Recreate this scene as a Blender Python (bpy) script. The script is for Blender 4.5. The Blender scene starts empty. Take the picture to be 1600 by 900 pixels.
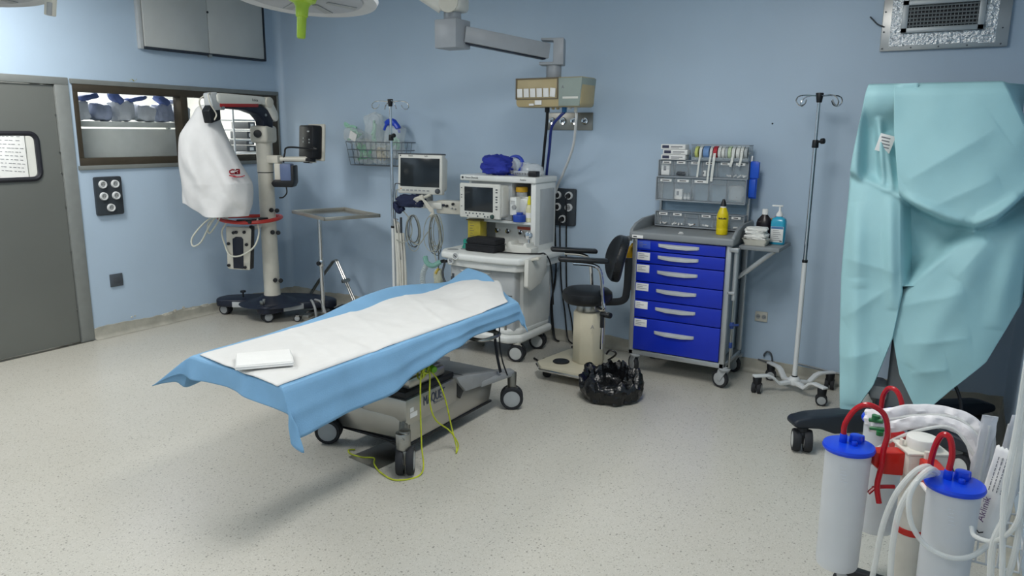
import bpy, bmesh, math, random
from mathutils import Vector, Matrix, Euler
PI = math.pi
random.seed(7)
C = bpy.context.scene.collection

# ---------------------------------------------------------------- materials
def lin(c):
    c = c.lstrip('#')
    v = [int(c[i:i+2], 16)/255 for i in (0, 2, 4)]
    return tuple((x/12.92 if x <= .04045 else ((x+.055)/1.055)**2.4) for x in v) + (1,)
def mat(name, col, rough=.5, metal=0, var=.06, scale=12, bump=0, bscale=60, trans=0, alpha=1, emit=0, spec=.5, ior=1.45, coat=0, subs=0, aniso=None):
    m = bpy.data.materials.new(name); m.use_nodes = True
    nt = m.node_tree; N = nt.nodes; L = nt.links
    b = N['Principled BSDF']
    c = lin(col)
    b.inputs['Base Color'].default_value = c
    b.inputs['Roughness'].default_value = rough
    b.inputs['Metallic'].default_value = metal
    b.inputs['Specular IOR Level'].default_value = spec
    b.inputs['IOR'].default_value = ior
    b.inputs['Transmission Weight'].default_value = trans
    b.inputs['Alpha'].default_value = alpha
    b.inputs['Coat Weight'].default_value = coat
    if subs:
        b.inputs['Subsurface Weight'].default_value = subs
        b.inputs['Subsurface Radius'].default_value = (.02, .02, .02)
    if emit:
        b.inputs['Emission Color'].default_value = c
        b.inputs['Emission Strength'].default_value = emit
    tc = N.new('ShaderNodeTexCoord')
    if var:
        mp = N.new('ShaderNodeMapping')
        if aniso: mp.inputs['Scale'].default_value = aniso
        L.new(tc.outputs['Object'], mp.inputs['Vector'])
        n = N.new('ShaderNodeTexNoise'); n.inputs['Scale'].default_value = scale; n.inputs['Detail'].default_value = 3
        L.new(mp.outputs['Vector'], n.inputs['Vector'])
        r = N.new('ShaderNodeValToRGB')
        r.color_ramp.elements[0].position = .3; r.color_ramp.elements[1].position = .7
        r.color_ramp.elements[0].color = tuple(max(0, x*(1-var)) for x in c[:3]) + (1,)
        r.color_ramp.elements[1].color = tuple(min(1, x*(1+var)) for x in c[:3]) + (1,)
        L.new(n.outputs['Fac'], r.inputs['Fac']); L.new(r.outputs['Color'], b.inputs['Base Color'])
    if bump:
        n2 = N.new('ShaderNodeTexNoise'); n2.inputs['Scale'].default_value = bscale; n2.inputs['Detail'].default_value = 4
        L.new(tc.outputs['Object'], n2.inputs['Vector'])
        bp = N.new('ShaderNodeBump'); bp.inputs['Strength'].default_value = bump; bp.inputs['Distance'].default_value = .01
        L.new(n2.outputs['Fac'], bp.inputs['Height']); L.new(bp.outputs['Normal'], b.inputs['Normal'])
    return m

# ---------------------------------------------------------------- mesh builder
def frame_to(d):
    d = Vector(d).normalized()
    return d.to_track_quat('Z', 'Y').to_matrix()
def smooth_path(pts, n=8, closed=False):
    P = [Vector(p) for p in pts]; out = []; k = len(P)
    if k < 3: return P
    rng = k if closed else k-1
    for i in range(rng):
        if closed: a, b, c, d = P[(i-1) % k], P[i], P[(i+1) % k], P[(i+2) % k]
        else: a, b, c, d = P[max(i-1, 0)], P[i], P[i+1], P[min(i+2, k-1)]
        for j in range(n):
            t = j/n
            out.append(.5*((2*b) + (c-a)*t + (2*a-5*b+4*c-d)*t*t + (3*b-a-3*c+d)*t**3))
    if not closed: out.append(P[-1])
    return out
class MB:
    def __init__(s): s.V = []; s.F = []; s.M = []; s.mats = []; s.cur = 0
    def mat(s, m):
        if m not in s.mats: s.mats.append(m)
        s.cur = s.mats.index(m); return s
    def add(s, V, F):
        o = len(s.V); s.V += [Vector(v) for v in V]
        for f in F: s.F.append([i+o for i in f]); s.M.append(s.cur)
        return s
    def addbm(s, bm, M=None):
        if M is not None: bm.transform(M)
        bm.verts.index_update()
        V = [v.co.copy() for v in bm.verts]; F = [[v.index for v in f.verts] for f in bm.faces]
        bm.free(); return s.add(V, F)
    def box(s, c, size, rot=None, bev=0, seg=2, taper=None):
        bm = bmesh.new(); bmesh.ops.create_cube(bm, size=1)
        for v in bm.verts:
            if taper and v.co.z > 0: v.co.x *= taper[0]; v.co.y *= taper[1]
            v.co = Vector((v.co.x*size[0], v.co.y*size[1], v.co.z*size[2]))
        if bev: bmesh.ops.bevel(bm, geom=list(bm.edges), offset=min(bev, .49*min(size)), segments=seg, affect='EDGES', profile=.5)
        M = Matrix.Translation(c)
        if rot is not None: M = M @ (Euler(rot).to_matrix().to_4x4() if not isinstance(rot, Matrix) else rot.to_4x4())
        return s.addbm(bm, M)
    def b2(s, x0, x1, y0, y1, z0, z1, bev=0, seg=2):
        return s.box(((x0+x1)/2, (y0+y1)/2, (z0+z1)/2), (abs(x1-x0), abs(y1-y0), abs(z1-z0)), bev=bev, seg=seg)
    def cyl(s, p0, p1, r, r1=None, seg=20, bev=0):
        p0 = Vector(p0); p1 = Vector(p1); h = (p1-p0).length; r1 = r if r1 is None else r1
        if bev:
            b = min(bev, h*.45, min(r, r1)*.9)
            pr = [(0, 0), (r-b, 0), (r-.3*b, .3*b), (r, b), (r1, h-b), (r1-.3*b, h-.3*b), (r1-b, h), (0, h)]
        else: pr = [(0, 0), (r, 0), (r1, h), (0, h)]
        return s.lathe(pr, p0, p1-p0, seg)
    def lathe(s, prof, loc=(0, 0, 0), axis=(0, 0, 1), seg=24, sx=1, sy=1):
        R = frame_to(axis) if tuple(axis) != (0, 0, 1) else Matrix.Identity(3)
        V = []; F = []; rows = []
        for r, z in prof:
            if r < 1e-6: rows.append([len(V)]); V.append(Vector(loc) + R @ Vector((0, 0, z)))
            else:
                row = []
                for i in range(seg):
                    a = 2*PI*i/seg; row.append(len(V)); V.append(Vector(loc) + R @ Vector((r*sx*math.cos(a), r*sy*math.sin(a), z)))
                rows.append(row)
        for A, B in zip(rows, rows[1:]):
            if len(A) == 1 and len(B) == 1: continue
            for i in range(seg):
                j = (i+1) % seg
                if len(A) == 1: F.append([A[0], B[j], B[i]])
                elif len(B) == 1: F.append([A[i], A[j], B[0]])
                else: F.append([A[i], A[j], B[j], B[i]])
        return s.add(V, F)
    def tube(s, pts, r, seg=8, closed=False, n=8, smooth=True, cap=True, flat=None):
        P = smooth_path(pts, n, closed) if smooth else [Vector(p) for p in pts]
        k = len(P); V = []; F = []; up = None
        for i, p in enumerate(P):
            a = P[i-1] if (i > 0 or closed) else p; b = P[(i+1) % k] if (i < k-1 or closed) else p
            t = (b-a).normalized() if (b-a).length > 1e-9 else Vector((0, 0, 1))
            if up is None:
                up = Vector((0, 0, 1)) if abs(t.z) < .9 else Vector((1, 0, 0))
                if flat is not None: up = Vector(flat)
            u = (up - t*up.dot(t))
            u = u.normalized() if u.length > 1e-6 else t.orthogonal().normalized()
            if flat is None: up = u
            w = t.cross(u)
            rr = r[i*len(r)//k] if isinstance(r, (list, tuple)) and flat is None else r
            for j in range(seg):
                q = 2*PI*j/seg + PI/seg
                if flat is not None: V.append(p + w*(r[0]*math.cos(q)) + u*(r[1]*math.sin(q)))
                else: V.append(p + u*(rr*math.cos(q)) + w*(rr*math.sin(q)))
        rng = k if closed else k-1
        for i in range(rng):
            for j in range(seg):
                F.append([i*seg+j, i*seg+(j+1) % seg, ((i+1) % k)*seg+(j+1) % seg, ((i+1) % k)*seg+j])
        if cap and not closed: F.append(list(range(seg))[::-1]); F.append([(k-1)*seg+j for j in range(seg)])
        return s.add(V, F)
    def prism(s, pts, a, b, plane='xz', bev=0, seg=2):
        # outline in a plane, extruded along the remaining axis from a to b
        bm = bmesh.new()
        def P(u, v, w):
            return {'xz': (u, w, v), 'yz': (w, u, v), 'xy': (u, v, w)}[plane]
        A = [bm.verts.new(P(u, v, a)) for u, v in pts]; B = [bm.verts.new(P(u, v, b)) for u, v in pts]
        k = len(pts); bm.faces.new(A[::-1]); bm.faces.new(B)
        for i in range(k): bm.faces.new([A[i], A[(i+1) % k], B[(i+1) % k], B[i]])
        bmesh.ops.recalc_face_normals(bm, faces=bm.faces)
        if bev: bmesh.ops.bevel(bm, geom=list(bm.edges), offset=bev, segments=seg, affect='EDGES', profile=.5)
        bmesh.ops.triangulate(bm, faces=[f for f in bm.faces if len(f.verts) > 4])
        return s.addbm(bm)
    def ball(s, c, r, sc=(1, 1, 1), u=20, v=12, fn=None):
        bm = bmesh.new(); bmesh.ops.create_uvsphere(bm, u_segments=u, v_segments=v, radius=1)
        for w in bm.verts:
            k = fn(w.co) if fn else 1
            w.co = Vector((w.co.x*sc[0]*r*k, w.co.y*sc[1]*r*k, w.co.z*sc[2]*r*k))
        return s.addbm(bm, Matrix.Translation(c))
    def rows(s, R, closed=False, flip=False):
        n = len(R[0]); V = [p for r in R for p in r]; F = []
        for i in range(len(R)-1):
            for j in range(n if closed else n-1):
                f = [i*n+j, i*n+(j+1) % n, (i+1)*n+(j+1) % n, (i+1)*n+j]
                F.append(f[::-1] if flip else f)
        return s.add(V, F)
    def xf(s, M, start=0):
        for i in range(start, len(s.V)): s.V[i] = M @ s.V[i]
        return s
    def build(s, name, m=None, parent=None, local=False, angle=35, label=None, solid=0, recalc=True, sub=0, jit=0):
        me = bpy.data.meshes.new(name)
        Vs = s.V
        if parent is not None and not local:
            Mi = root_mx(parent).inverted(); Vs = [Mi @ v for v in Vs]
        me.from_pydata([tuple(v) for v in Vs], [], s.F)
        ms = s.mats or [m]
        for k in ms: me.materials.append(k)
        if s.mats: me.polygons.foreach_set('material_index', s.M)
        if recalc:
            bm = bmesh.new(); bm.from_mesh(me); bmesh.ops.recalc_face_normals(bm, faces=bm.faces); bm.to_mesh(me); bm.free()
        me.polygons.foreach_set('use_smooth', [True]*len(me.polygons))
        me.set_sharp_from_angle(angle=math.radians(angle))
        o = bpy.data.objects.new(name, me); C.objects.link(o)
        if parent is not None: o.parent = parent
        if sub:
            md = o.modifiers.new('s', 'SUBSURF'); md.levels = sub; md.render_levels = sub
        if solid:
            md = o.modifiers.new('t', 'SOLIDIFY'); md.thickness = solid; md.offset = 0
        if label: o['label'] = label
        return o
def root_mx(o):
    while o.parent is not None: o = o.parent
    return o.matrix_basis.copy()
def thing(name, label, cat, loc=(0, 0, 0), rz=0, group=None):
    o = bpy.data.objects.new(name, None); C.objects.link(o); o.empty_display_size = .1
    o.location = loc; o.rotation_euler = (0, 0, rz)
    o.matrix_basis = Matrix.Translation(loc) @ Matrix.Rotation(rz, 4, 'Z')
    o['label'] = label; o['category'] = cat
    if group: o['group'] = group
    return o
def tag(o, label, cat, group=None, kind=None):
    o['label'] = label; o['category'] = cat
    if group: o['group'] = group
    if kind: o['kind'] = kind
    return o
def struct(o, label=None, cat=None):
    o['kind'] = 'structure'
    if label: o['label'] = label
    if cat: o['category'] = cat
    return o
def dup(o, loc=None, rz=None, label=None, parent=None):
    c = o.copy(); C.objects.link(c)
    if parent is not None: c.parent = parent
    if loc is not None:
        c.matrix_basis = Matrix.Translation(loc) @ Matrix.Rotation(rz or 0, 4, 'Z')
    if label: c['label'] = label
    for ch in [x for x in bpy.data.objects if x.parent == o]: dup(ch, parent=c)
    return c
def text_mb(s, size, M, depth=.001, bold=False, width=None):
    cu = bpy.data.curves.new('t', 'FONT'); cu.body = s; cu.size = size; cu.extrude = depth/2; cu.align_x = 'CENTER'; cu.align_y = 'CENTER'
    cu.resolution_u = 3
    if bold: cu.offset = size*.02
    o = bpy.data.objects.new('t', cu); C.objects.link(o)
    dg = bpy.context.evaluated_depsgraph_get(); dg.update()
    me = bpy.data.meshes.new_from_object(o.evaluated_get(dg))
    mb = MB(); 
    V = [v.co.copy() for v in me.vertices]
    if width and V:
        w = max(v.x for v in V)-min(v.x for v in V)
        k = width/w
        for v in V: v.x *= k
    mb.add([M @ v for v in V], [list(p.vertices) for p in me.polygons])
    bpy.data.objects.remove(o); bpy.data.curves.remove(cu); bpy.data.meshes.remove(me)
    return mb
def facing(c, normal, up=(0, 0, 1)):
    # matrix whose local x runs left-to-right for someone facing the surface, z = surface normal
    n = Vector(normal).normalized(); u = Vector(up); u = (u-n*u.dot(n)).normalized(); x = u.cross(n)
    M = Matrix(((x.x, u.x, n.x), (x.y, u.y, n.y), (x.z, u.z, n.z))).to_4x4()
    return Matrix.Translation(c) @ M

# ---------------------------------------------------------------- shared materials
WHITE = mat('white_plastic', '#d9d9d2', .35, var=.03)
OFFW = mat('cream_plastic', '#cfccc0', .4, var=.04)
GREYP = mat('grey_plastic', '#9a9d9e', .45, var=.05)
LGREY = mat('light_grey_enamel', '#b9bdbf', .4, var=.04)
DGREY = mat('dark_grey_plastic', '#4a4f55', .5)
BLACK = mat('black_plastic', '#15171b', .42)
NAVY = mat('dark_navy_plastic', '#1b2130', .4)
RUBBER = mat('tyre_rubber', '#24262a', .7)
LEATHER = mat('black_vinyl', '#16191d', .38, bump=.15, bscale=300)
STEEL = mat('brushed_steel', '#a8a8a4', .28, metal=1, var=.08, scale=40, aniso=(1, 1, 12))
STEELD = mat('dull_steel', '#8d8c86', .38, metal=1, var=.1, scale=8)
CHROME = mat('chrome', '#d5d5d5', .1, metal=1, var=0)
ALU = mat('aluminium', '#b4b4b2', .35, metal=1, var=.05)
WENAM = mat('white_enamel', '#dcdfe0', .3, var=.02)
BLUEP = mat('royal_blue_plastic', '#0f3fc4', .3, var=.05)
PAPER = mat('white_paper', '#e8e8e6', .8, var=.02)
CLEAR = mat('clear_plastic', '#eef3f5', .12, var=0, alpha=.38, spec=.9)
SCREEN = mat('dark_screen', '#262c31', .12, var=.02, scale=2)
INK = mat('dark_ink', '#23262c', .6, var=0)
GREYINK = mat('grey_ink', '#7d7f84', .6, var=0)
# ================================================================ ROOM
RX, RY0, RZ = 6.34, -7.6, 3.0
def wall_material(name, base, dirt):
    m = mat(name, base, .42, var=.035, scale=1.3, bump=.05, bscale=90)
    return m
WALLM = wall_material('blue_wall_paint', '#b4c8db', 0)
def floor_material():
    m = bpy.data.materials.new('speckled_vinyl'); m.use_nodes = True
    nt = m.node_tree; N = nt.nodes; L = nt.links; b = N['Principled BSDF']
    tc = N.new('ShaderNodeTexCoord')
    def vor(scale, lo, hi):
        v = N.new('ShaderNodeTexVoronoi'); v.inputs['Scale'].default_value = scale; L.new(tc.outputs['Object'], v.inputs['Vector'])
        r = N.new('ShaderNodeValToRGB'); r.color_ramp.elements[0].position = lo; r.color_ramp.elements[1].position = hi
        r.color_ramp.elements[0].color = (1, 1, 1, 1); r.color_ramp.elements[1].color = (0, 0, 0, 1)
        L.new(v.outputs['Distance'], r.inputs['Fac'])
        # keep only some of the cells
        sx = N.new('ShaderNodeSeparateColor'); L.new(v.outputs['Color'], sx.inputs['Color'])
        return r, sx
    def mix(a, bcol, fac):
        x = N.new('ShaderNodeMix'); x.data_type = 'RGBA'
        if isinstance(a, tuple): x.inputs['A'].default_value = a
        else: L.new(a, x.inputs['A'])
        x.inputs['B'].default_value = bcol; L.new(fac, x.inputs['Factor']); return x.outputs['Result']
    def gate(r, sx, thr, ch, k):
        g = N.new('ShaderNodeMath'); g.operation = 'GREATER_THAN'; g.inputs[1].default_value = thr; L.new(sx.outputs[ch], g.inputs[0])
        q = N.new('ShaderNodeMath'); q.operation = 'MULTIPLY'; L.new(r.outputs['Color'], q.inputs[0]); L.new(g.outputs[0], q.inputs[1])
        w = N.new('ShaderNodeMath'); w.operation = 'MULTIPLY'; L.new(q.outputs[0], w.inputs[0]); w.inputs[1].default_value = k
        return w.outputs[0]
    n = N.new('ShaderNodeTexNoise'); n.inputs['Scale'].default_value = 2.0; n.inputs['Detail'].default_value = 4; L.new(tc.outputs['Object'], n.inputs['Vector'])
    rr = N.new('ShaderNodeValToRGB'); rr.color_ramp.elements[0].color = lin('#bbb8ad'); rr.color_ramp.elements[1].color = lin('#c4c1b8')
    L.new(n.outputs['Fac'], rr.inputs['Fac'])
    c = rr.outputs['Color']
    r, sx = vor(115, .18, .34); c = mix(c, lin('#8c8a80'), gate(r, sx, .5, 'Red', .6))
    r, sx = vor(140, .2, .36); c = mix(c, lin('#d3d1ca'), gate(r, sx, .4, 'Green', .75))
    r, sx = vor(75, .16, .30); c = mix(c, lin('#77756b'), gate(r, sx, .66, 'Blue', .6))
    r, sx = vor(46, .13, .25); c = mix(c, lin('#55534a'), gate(r, sx, .76, 'Red', .65))
    L.new(c, b.inputs['Base Color'])
    b.inputs['Roughness'].default_value = .3; b.inputs['Specular IOR Level'].default_value = .45
    return m
FLOORM = floor_material()
CEILM = mat('ceiling_white', '#dfe2e2', .8, var=.02)
# worn cove skirting that is a turned-up strip of the floor vinyl
COVEM = mat('worn_vinyl_skirting', '#a9a79c', .5, var=.16, scale=9, bump=.1)
mb = MB(); mb.b2(-.15, RX+.15, RY0-.15, .15, -.1, 0); struct(mb.build('floor', FLOORM), 'pale grey speckled vinyl floor of the operating room', 'floor')
mb = MB(); mb.b2(-.15, RX+.15, RY0-.15, .15, RZ, RZ+.1); struct(mb.build('ceiling', CEILM), 'white ceiling above the operating room', 'ceiling')
mb = MB(); mb.b2(-.15, RX+.15, 0, .15, 0, RZ)
struct(mb.build('wall_back', WALLM), 'blue painted back wall of the operating room', 'wall')
mb = MB(); mb.b2(RX, RX+.15, RY0, 0, 0, RZ); struct(mb.build('wall_right', WALLM), 'blue painted right wall behind the draped unit', 'wall')
mb = MB(); mb.b2(-.15, RX+.15, RY0-.15, RY0, 0, RZ); struct(mb.build('wall_front', WALLM), 'blue painted wall behind the camera', 'wall')
# left wall with door and window openings
DY0, DY1, DZ = -3.40, -2.20, 2.03
WY0, WY1, WZ0, WZ1 = -2.085, -.06, 1.40, 2.05
mb = MB()
mb.b2(-.15, 0, RY0, DY0, 0, RZ); mb.b2(-.15, 0, DY0, DY1, DZ, RZ); mb.b2(-.15, 0, DY1, WY0, 0, RZ)
mb.b2(-.15, 0, WY0, WY1, 0, WZ0); mb.b2(-.15, 0, WY0, WY1, WZ1, RZ); mb.b2(-.15, 0, WY1, .15, 0, RZ)
struct(mb.build('wall_left', WALLM), 'blue painted left wall with steel door and window', 'wall')
# rounded corner cove between left and back wall
mb = MB(); R_ = .07
pts = [(0, 0)] + [(R_-R_*math.sin(a), -R_+R_*math.cos(a)) for a in [PI/2*i/6 for i in range(7)]]
mb.prism([(0, 0), (R_, 0)] + [(R_-R_*math.sin(PI/2*i/8), -R_+R_*math.cos(PI/2*i/8)) for i in range(1, 8)] + [(0, -R_)], 0.09, RZ, 'xy')
struct(mb.build('trim_1', WALLM), 'rounded plaster cove in the back left corner', 'trim')
def skirting(name, a, b, n, lab):
    # cove profile: rises from floor and curls up the wall; ragged top edge
    a = Vector(a); b = Vector(b); n = Vector(n); R = []; L_ = (b-a).length; k = max(2, int(L_/.04))
    rnd = random.Random(hash(name) % 1000 if False else len(name))
    for i in range(k+1):
        p = a + (b-a)*i/k; h = .096 + rnd.uniform(-.004, .004) + (.006*math.sin(i*.37))
        R.append([p + n*.0005 + Vector((0, 0, h)), p + n*.006 + Vector((0, 0, h-.002)), p + n*.006 + Vector((0, 0, .03)), p + n*.011 + Vector((0, 0, .014)), p + n*.024 + Vector((0, 0, .005)), p + n*.045 + Vector((0, 0, .0015))])
    mb = MB().rows(R); return struct(mb.build(name, COVEM, angle=60), lab, 'baseboard')
skirting('baseboard_left', (0, -2.115, 0), (0, 0, 0), (1, 0, 0), 'worn vinyl skirting along the left wall below the window')
skirting('baseboard_back', (0, 0, 0), (RX, 0, 0), (0, -1, 0), 'worn vinyl skirting along the back wall')
skirting('baseboard_right', (RX, RY0, 0), (RX, 0, 0), (-1, 0, 0), 'worn vinyl skirting along the right wall')
skirting('baseboard_front', (0, RY0, 0), (RX, RY0, 0), (0, 1, 0), 'worn vinyl skirting behind the camera')
# chipped plaster patches above the left skirting
PLAST = mat('chipped_plaster', '#c9c6ba', .9, var=.2, scale=40)
mb = MB(); rnd = random.Random(4)
for y, z, w, h in ((-1.45, .085, .12, .018), (-1.37, .1, .03, .02), (-1.2, .085, .16, .016), (-1.28, .11, .025, .018), (-1.78, .125, .02, .012), (-1.75, .13, .012, .012), (-1.05, .09, .1, .02)):
    pts = [(y+w*(.5+rnd.uniform(-.12, .12))*math.cos(t), z+h*(.6+rnd.uniform(-.2, .2))*math.sin(t)) for t in [2*PI*i/11 for i in range(11)]]
    mb.prism(pts, .0005, .007, 'yz')
struct(mb.build('trim_2', PLAST), 'chipped plaster along the top of the left skirting', 'trim')
# ---- door
DOORM = mat('painted_steel_door', '#757874', .36, metal=.3, var=.05, scale=1.2)
JAMBM = mat('grey_door_frame', '#8a8e8c', .4, metal=.2, var=.06)
GASK = mat('black_gasket', '#1d1e26', .5)
dr = thing('door_1', 'grey steel swing door with rounded porthole window in the left wall', 'door', (0, DY1, 0)); struct(dr)
mb = MB()
mb.b2(-.15, .012, DY1-.02, DY1+.085, 0, DZ-.005, .004); mb.b2(-.15, .012, DY0-.085, DY0, 0, DZ-.005, .004); mb.b2(-.15, .012, DY0-.085, DY1+.085, DZ-.005, DZ+.05, .004)
mb.build('door_frame', JAMBM, dr)
PY0, PY1, PZ0, PZ1 = -2.95, -2.385, 1.325, 1.66
def rrect(y0, y1, z0, z1, r, n=6):
    out = []
    for cx, cz, a0 in ((y1-r, z1-r, 0), (y0+r, z1-r, PI/2), (y0+r, z0+r, PI), (y1-r, z0+r, 3*PI/2)):
        out += [(cx+r*math.cos(a0+PI/2*i/n), cz+r*math.sin(a0+PI/2*i/n)) for i in range(n+1)]
    return out
def plate_hole(mb, y0, y1, z0, z1, inner, xa, xb):
    # flat slab (in the yz plane) with a rounded hole
    k = len(inner)
    def outer(p):
        cy, cz = (inner[0][0]+inner[k//2][0])/2, (inner[0][1]+inner[k//2][1])/2
        dy, dz = p[0]-cy, p[1]-cz
        t = min(((y1-cy) if dy > 0 else (y0-cy))/dy if abs(dy) > 1e-9 else 1e9, ((z1-cz) if dz > 0 else (z0-cz))/dz if abs(dz) > 1e-9 else 1e9)
        return (cy+dy*t, cz+dz*t)
    O = [outer(p) for p in inner]
    # snap the corner-most points
    for (yy, zz) in ((y0, z0), (y0, z1), (y1, z0), (y1, z1)):
        i = min(range(k), key=lambda i: (O[i][0]-yy)**2+(O[i][1]-zz)**2); O[i] = (yy, zz)
    V = []
    for x in (xa, xb):
        V += [(x, a, b) for a, b in inner] + [(x, a, b) for a, b in O]
    F = []
    for i in range(k):
        j = (i+1) % k
        F += [[i, j, k+j, k+i], [2*k+i, 3*k+i, 3*k+j, 2*k+j], [i, 2*k+i, 2*k+j, j], [k+i, k+j, 3*k+j, 3*k+i]]
    mb.add(V, F)
inner = rrect(PY0, PY1, PZ0, PZ1, .055)
mb = MB(); plate_hole(mb, DY0+.004, DY1-.024, .012, DZ-.012, inner, -.05, -.008)
leaf = mb.build('door_leaf', DOORM, dr)
mb = MB()
ring = [Vector((-.006, a, b)) for a, b in inner]; mb.tube(ring, (.02, .017), 6, closed=True, smooth=False, flat=(1, 0, 0))
mb.build('porthole_gasket', GASK, leaf)
PANE = mat('window_glass', '#eef2f2', .02, trans=1, ior=1.0, var=0, alpha=.18)
mb = MB(); mb.prism(inner, -.034, -.028, 'yz'); mb.build('porthole_pane', PANE, leaf)
mb = MB()
for z in (.28, .75, 1.1, 1.36, 1.52, 1.8): mb.cyl((-.009, DY1-.028, z), (.0, DY1-.028, z), .006, seg=8); 
mb.build('door_screws', STEEL, dr)
mb = MB(); mb.b2(.0, .022, DY0+.1, DY1+.07, 0.0, .006, .002); mb.build('threshold_strip', STEELD, dr)
# ---- window
FRM = mat('bronze_window_frame', '#4a4338', .4, metal=.4, var=.08)
GTR = mat('grey_window_trim', '#7e827f', .42, metal=.2, var=.05)
wn = thing('window_1', 'two pane window with bronze frame looking into the store room', 'window', (0, (WY0+WY1)/2, WZ0)); struct(wn)
mb = MB()
mb.b2(-.02, .016, WY0-.015, WY1+.012, WZ1-.012, WZ1+.025, .003); mb.b2(-.02, .016, WY0-.015, WY1+.012, WZ0-.022, WZ0+.012, .003); mb.b2(-.02, .0155, WY1-.012, WY1+.0115, WZ0+.012, WZ1-.012, .003)
mb.build('window_trim', GTR, wn)
mb = MB()
mb.b2(-.1, .012, WY0, WY1, WZ1-.07, WZ1-.006, .004); mb.b2(-.1, .012, WY0, WY1, WZ0+.006, WZ0+.07, .004)
mb.b2(-.1, .011, WY0+.001, WY0+.035, WZ0+.069, WZ1-.069, .001); mb.b2(-.1, .011, WY1-.1, WY1-.008, WZ0+.069, WZ1-.069, .001); mb.b2(-.1, .011, -1.15, -1.085, WZ0+.069, WZ1-.069, .001)
fr = mb.build('window_frame', FRM, wn)
mb = MB(); mb.b2(-.055, -.05, WY0+.03, -1.13, WZ0+.06, WZ1-.06); mb.build('window_pane', PANE, wn)
mb = MB(); mb.b2(-.055, -.05, -1.09, WY1-.09, WZ0+.06, WZ1-.06); mb.build('window_pane', PANE, wn)
# ---- store room behind the window and corridor behind the door
SWALL = mat('store_room_wall', '#dcdcd6', .7, var=.03)
sx0 = -2.3
mb = MB(); mb.b2(sx0-.1, sx0, -4.6, .6, 0, 2.7); struct(mb.build('wall_store_far', SWALL), 'white far wall of the store room and corridor', 'wall')
mb = MB(); mb.b2(sx0, -.15, .5, .6, 0, 2.7); struct(mb.build('wall_store_right', SWALL), 'white end wall of the store room', 'wall')
mb = MB(); mb.b2(sx0, -.15, -4.7, -4.6, 0, 2.7); struct(mb.build('wall_store_left', SWALL), 'white end wall of the corridor', 'wall')
mb = MB(); mb.b2(sx0, -.15, -4.6, .5, 2.7, 2.8); struct(mb.build('ceiling_store', SWALL), 'white ceiling of the store room', 'ceiling')
mb = MB(); mb.b2(sx0, -.15, -4.6, .5, -.1, 0); struct(mb.build('floor_store', FLOORM), 'grey vinyl floor of the store room', 'floor')
mb = MB(); mb.b2(sx0, -.15, -2.32, -2.24, 0, 2.7); struct(mb.build('wall_store_partition', SWALL), 'white partition between corridor and store room', 'wall')
# shelf unit with wrapped packs, seen through the left pane
SHG = mat('grey_shelf_metal', '#b4bab7', .45, var=.04)
sh = thing('storage_shelf', 'grey metal shelf unit piled with wrapped packs behind left window pane', 'shelf', (-.42, -1.5, 0))
mb = MB(); mb.b2(-.19, -.165, -2.13, -.86, .9, 1.70, .003); mb.build('back_panel', SHG, sh)
mb = MB(); mb.b2(-.62, -.16, -2.13, -.86, 1.715, 1.76, .004); mb.build('shelf_board', SHG, sh)
mb = MB(); mb.b2(-.62, -.16, -2.13, -.86, .86, .9, .004); mb.build('shelf_board', SHG, sh)
for x, y in ((-.17, -2.12), (-.6, -2.12), (-.17, -.87), (-.6, -.87)):
    mb = MB(); mb.b2(x-.015, x+.015, y-.015, y+.015, 0, 1.72); mb.build('upright', SHG, sh)
WPK = mat('white_wrapped_pack', '#d3d8df', .55, var=.1, scale=14, bump=.4, bscale=30); BPK = mat('blue_wrapped_pack', '#5f74b0', .55, var=.2, scale=12, bump=.4, bscale=30); GPK = mat('grey_blue_pack', '#a2acc4', .5, var=.2, scale=12, bump=.4, bscale=30)
def pack(c, s, m, lab, sd, grp='wrapped packs on the store room shelf', rot=0):
    rnd = random.Random(sd); ph = [rnd.uniform(0, 6) for _ in range(6)]
    def fn(v):
        p = max(abs(v.x), abs(v.y), abs(v.z)); k = 1/(p**.75)
        return k*(1+.06*math.sin(5*v.x+ph[0])*math.sin(4*v.z+ph[1])+.05*math.sin(9*v.y+ph[2]))
    mb = MB(); mb.ball((0, 0, 0), 1, s, 28, 16, fn)
    mb.xf(Matrix.Translation(c) @ Matrix.Rotation(rot, 4, 'X'))
    zmin = min(v.z for v in mb.V); 
    o = mb.build('wrapped_pack', m); return tag(o, lab, 'pack', grp)
zs = 1.762
pk = [(-2.10, .085, .075, WPK, 'white wrapped pack at the left end of the store room shelf', .12), (-1.915, .085, .07, GPK, 'grey-blue pack second from the left on the shelf', -.1), (-1.73, .085, .085, WPK, 'puffy white pack left of the middle of the shelf', .1),
      (-1.545, .085, .07, WPK, 'white pack right of the middle of the shelf', -.12), (-1.37, .075, .08, GPK, 'grey-blue pack second from the right on the shelf', .1), (-1.20, .075, .07, WPK, 'white pack at the right end of the store room shelf', -.1)]
for i, (y, sy, sz, m, lab, rt) in enumerate(pk): pack((-.27, y*1.06+.30, zs+sz*1.03), (.085, sy*1.02, sz), m, lab, i, rot=rt)
pk2 = [(-2.02, .08, .022, BPK, 'blue pack lying across the two left packs of the shelf', .25), (-1.80, .06, .03, BPK, 'blue pack tipped steeply between the second and third packs', -.7), (-1.63, .085, .02, BPK, 'blue pack lying across the middle packs of the shelf', .2), (-1.40, .07, .026, BPK, 'blue pack tipped to the right above the right packs', -.55), (-1.25, .07, .022, WPK, 'flat white pack lying on top of the right packs', .15)]
for i, (y, sy, sz, m, lab, rt) in enumerate(pk2): pack((-.215, y*1.06+.30, zs+.19), (.05, sy, sz), m, lab, 20+i, rot=rt)
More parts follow.
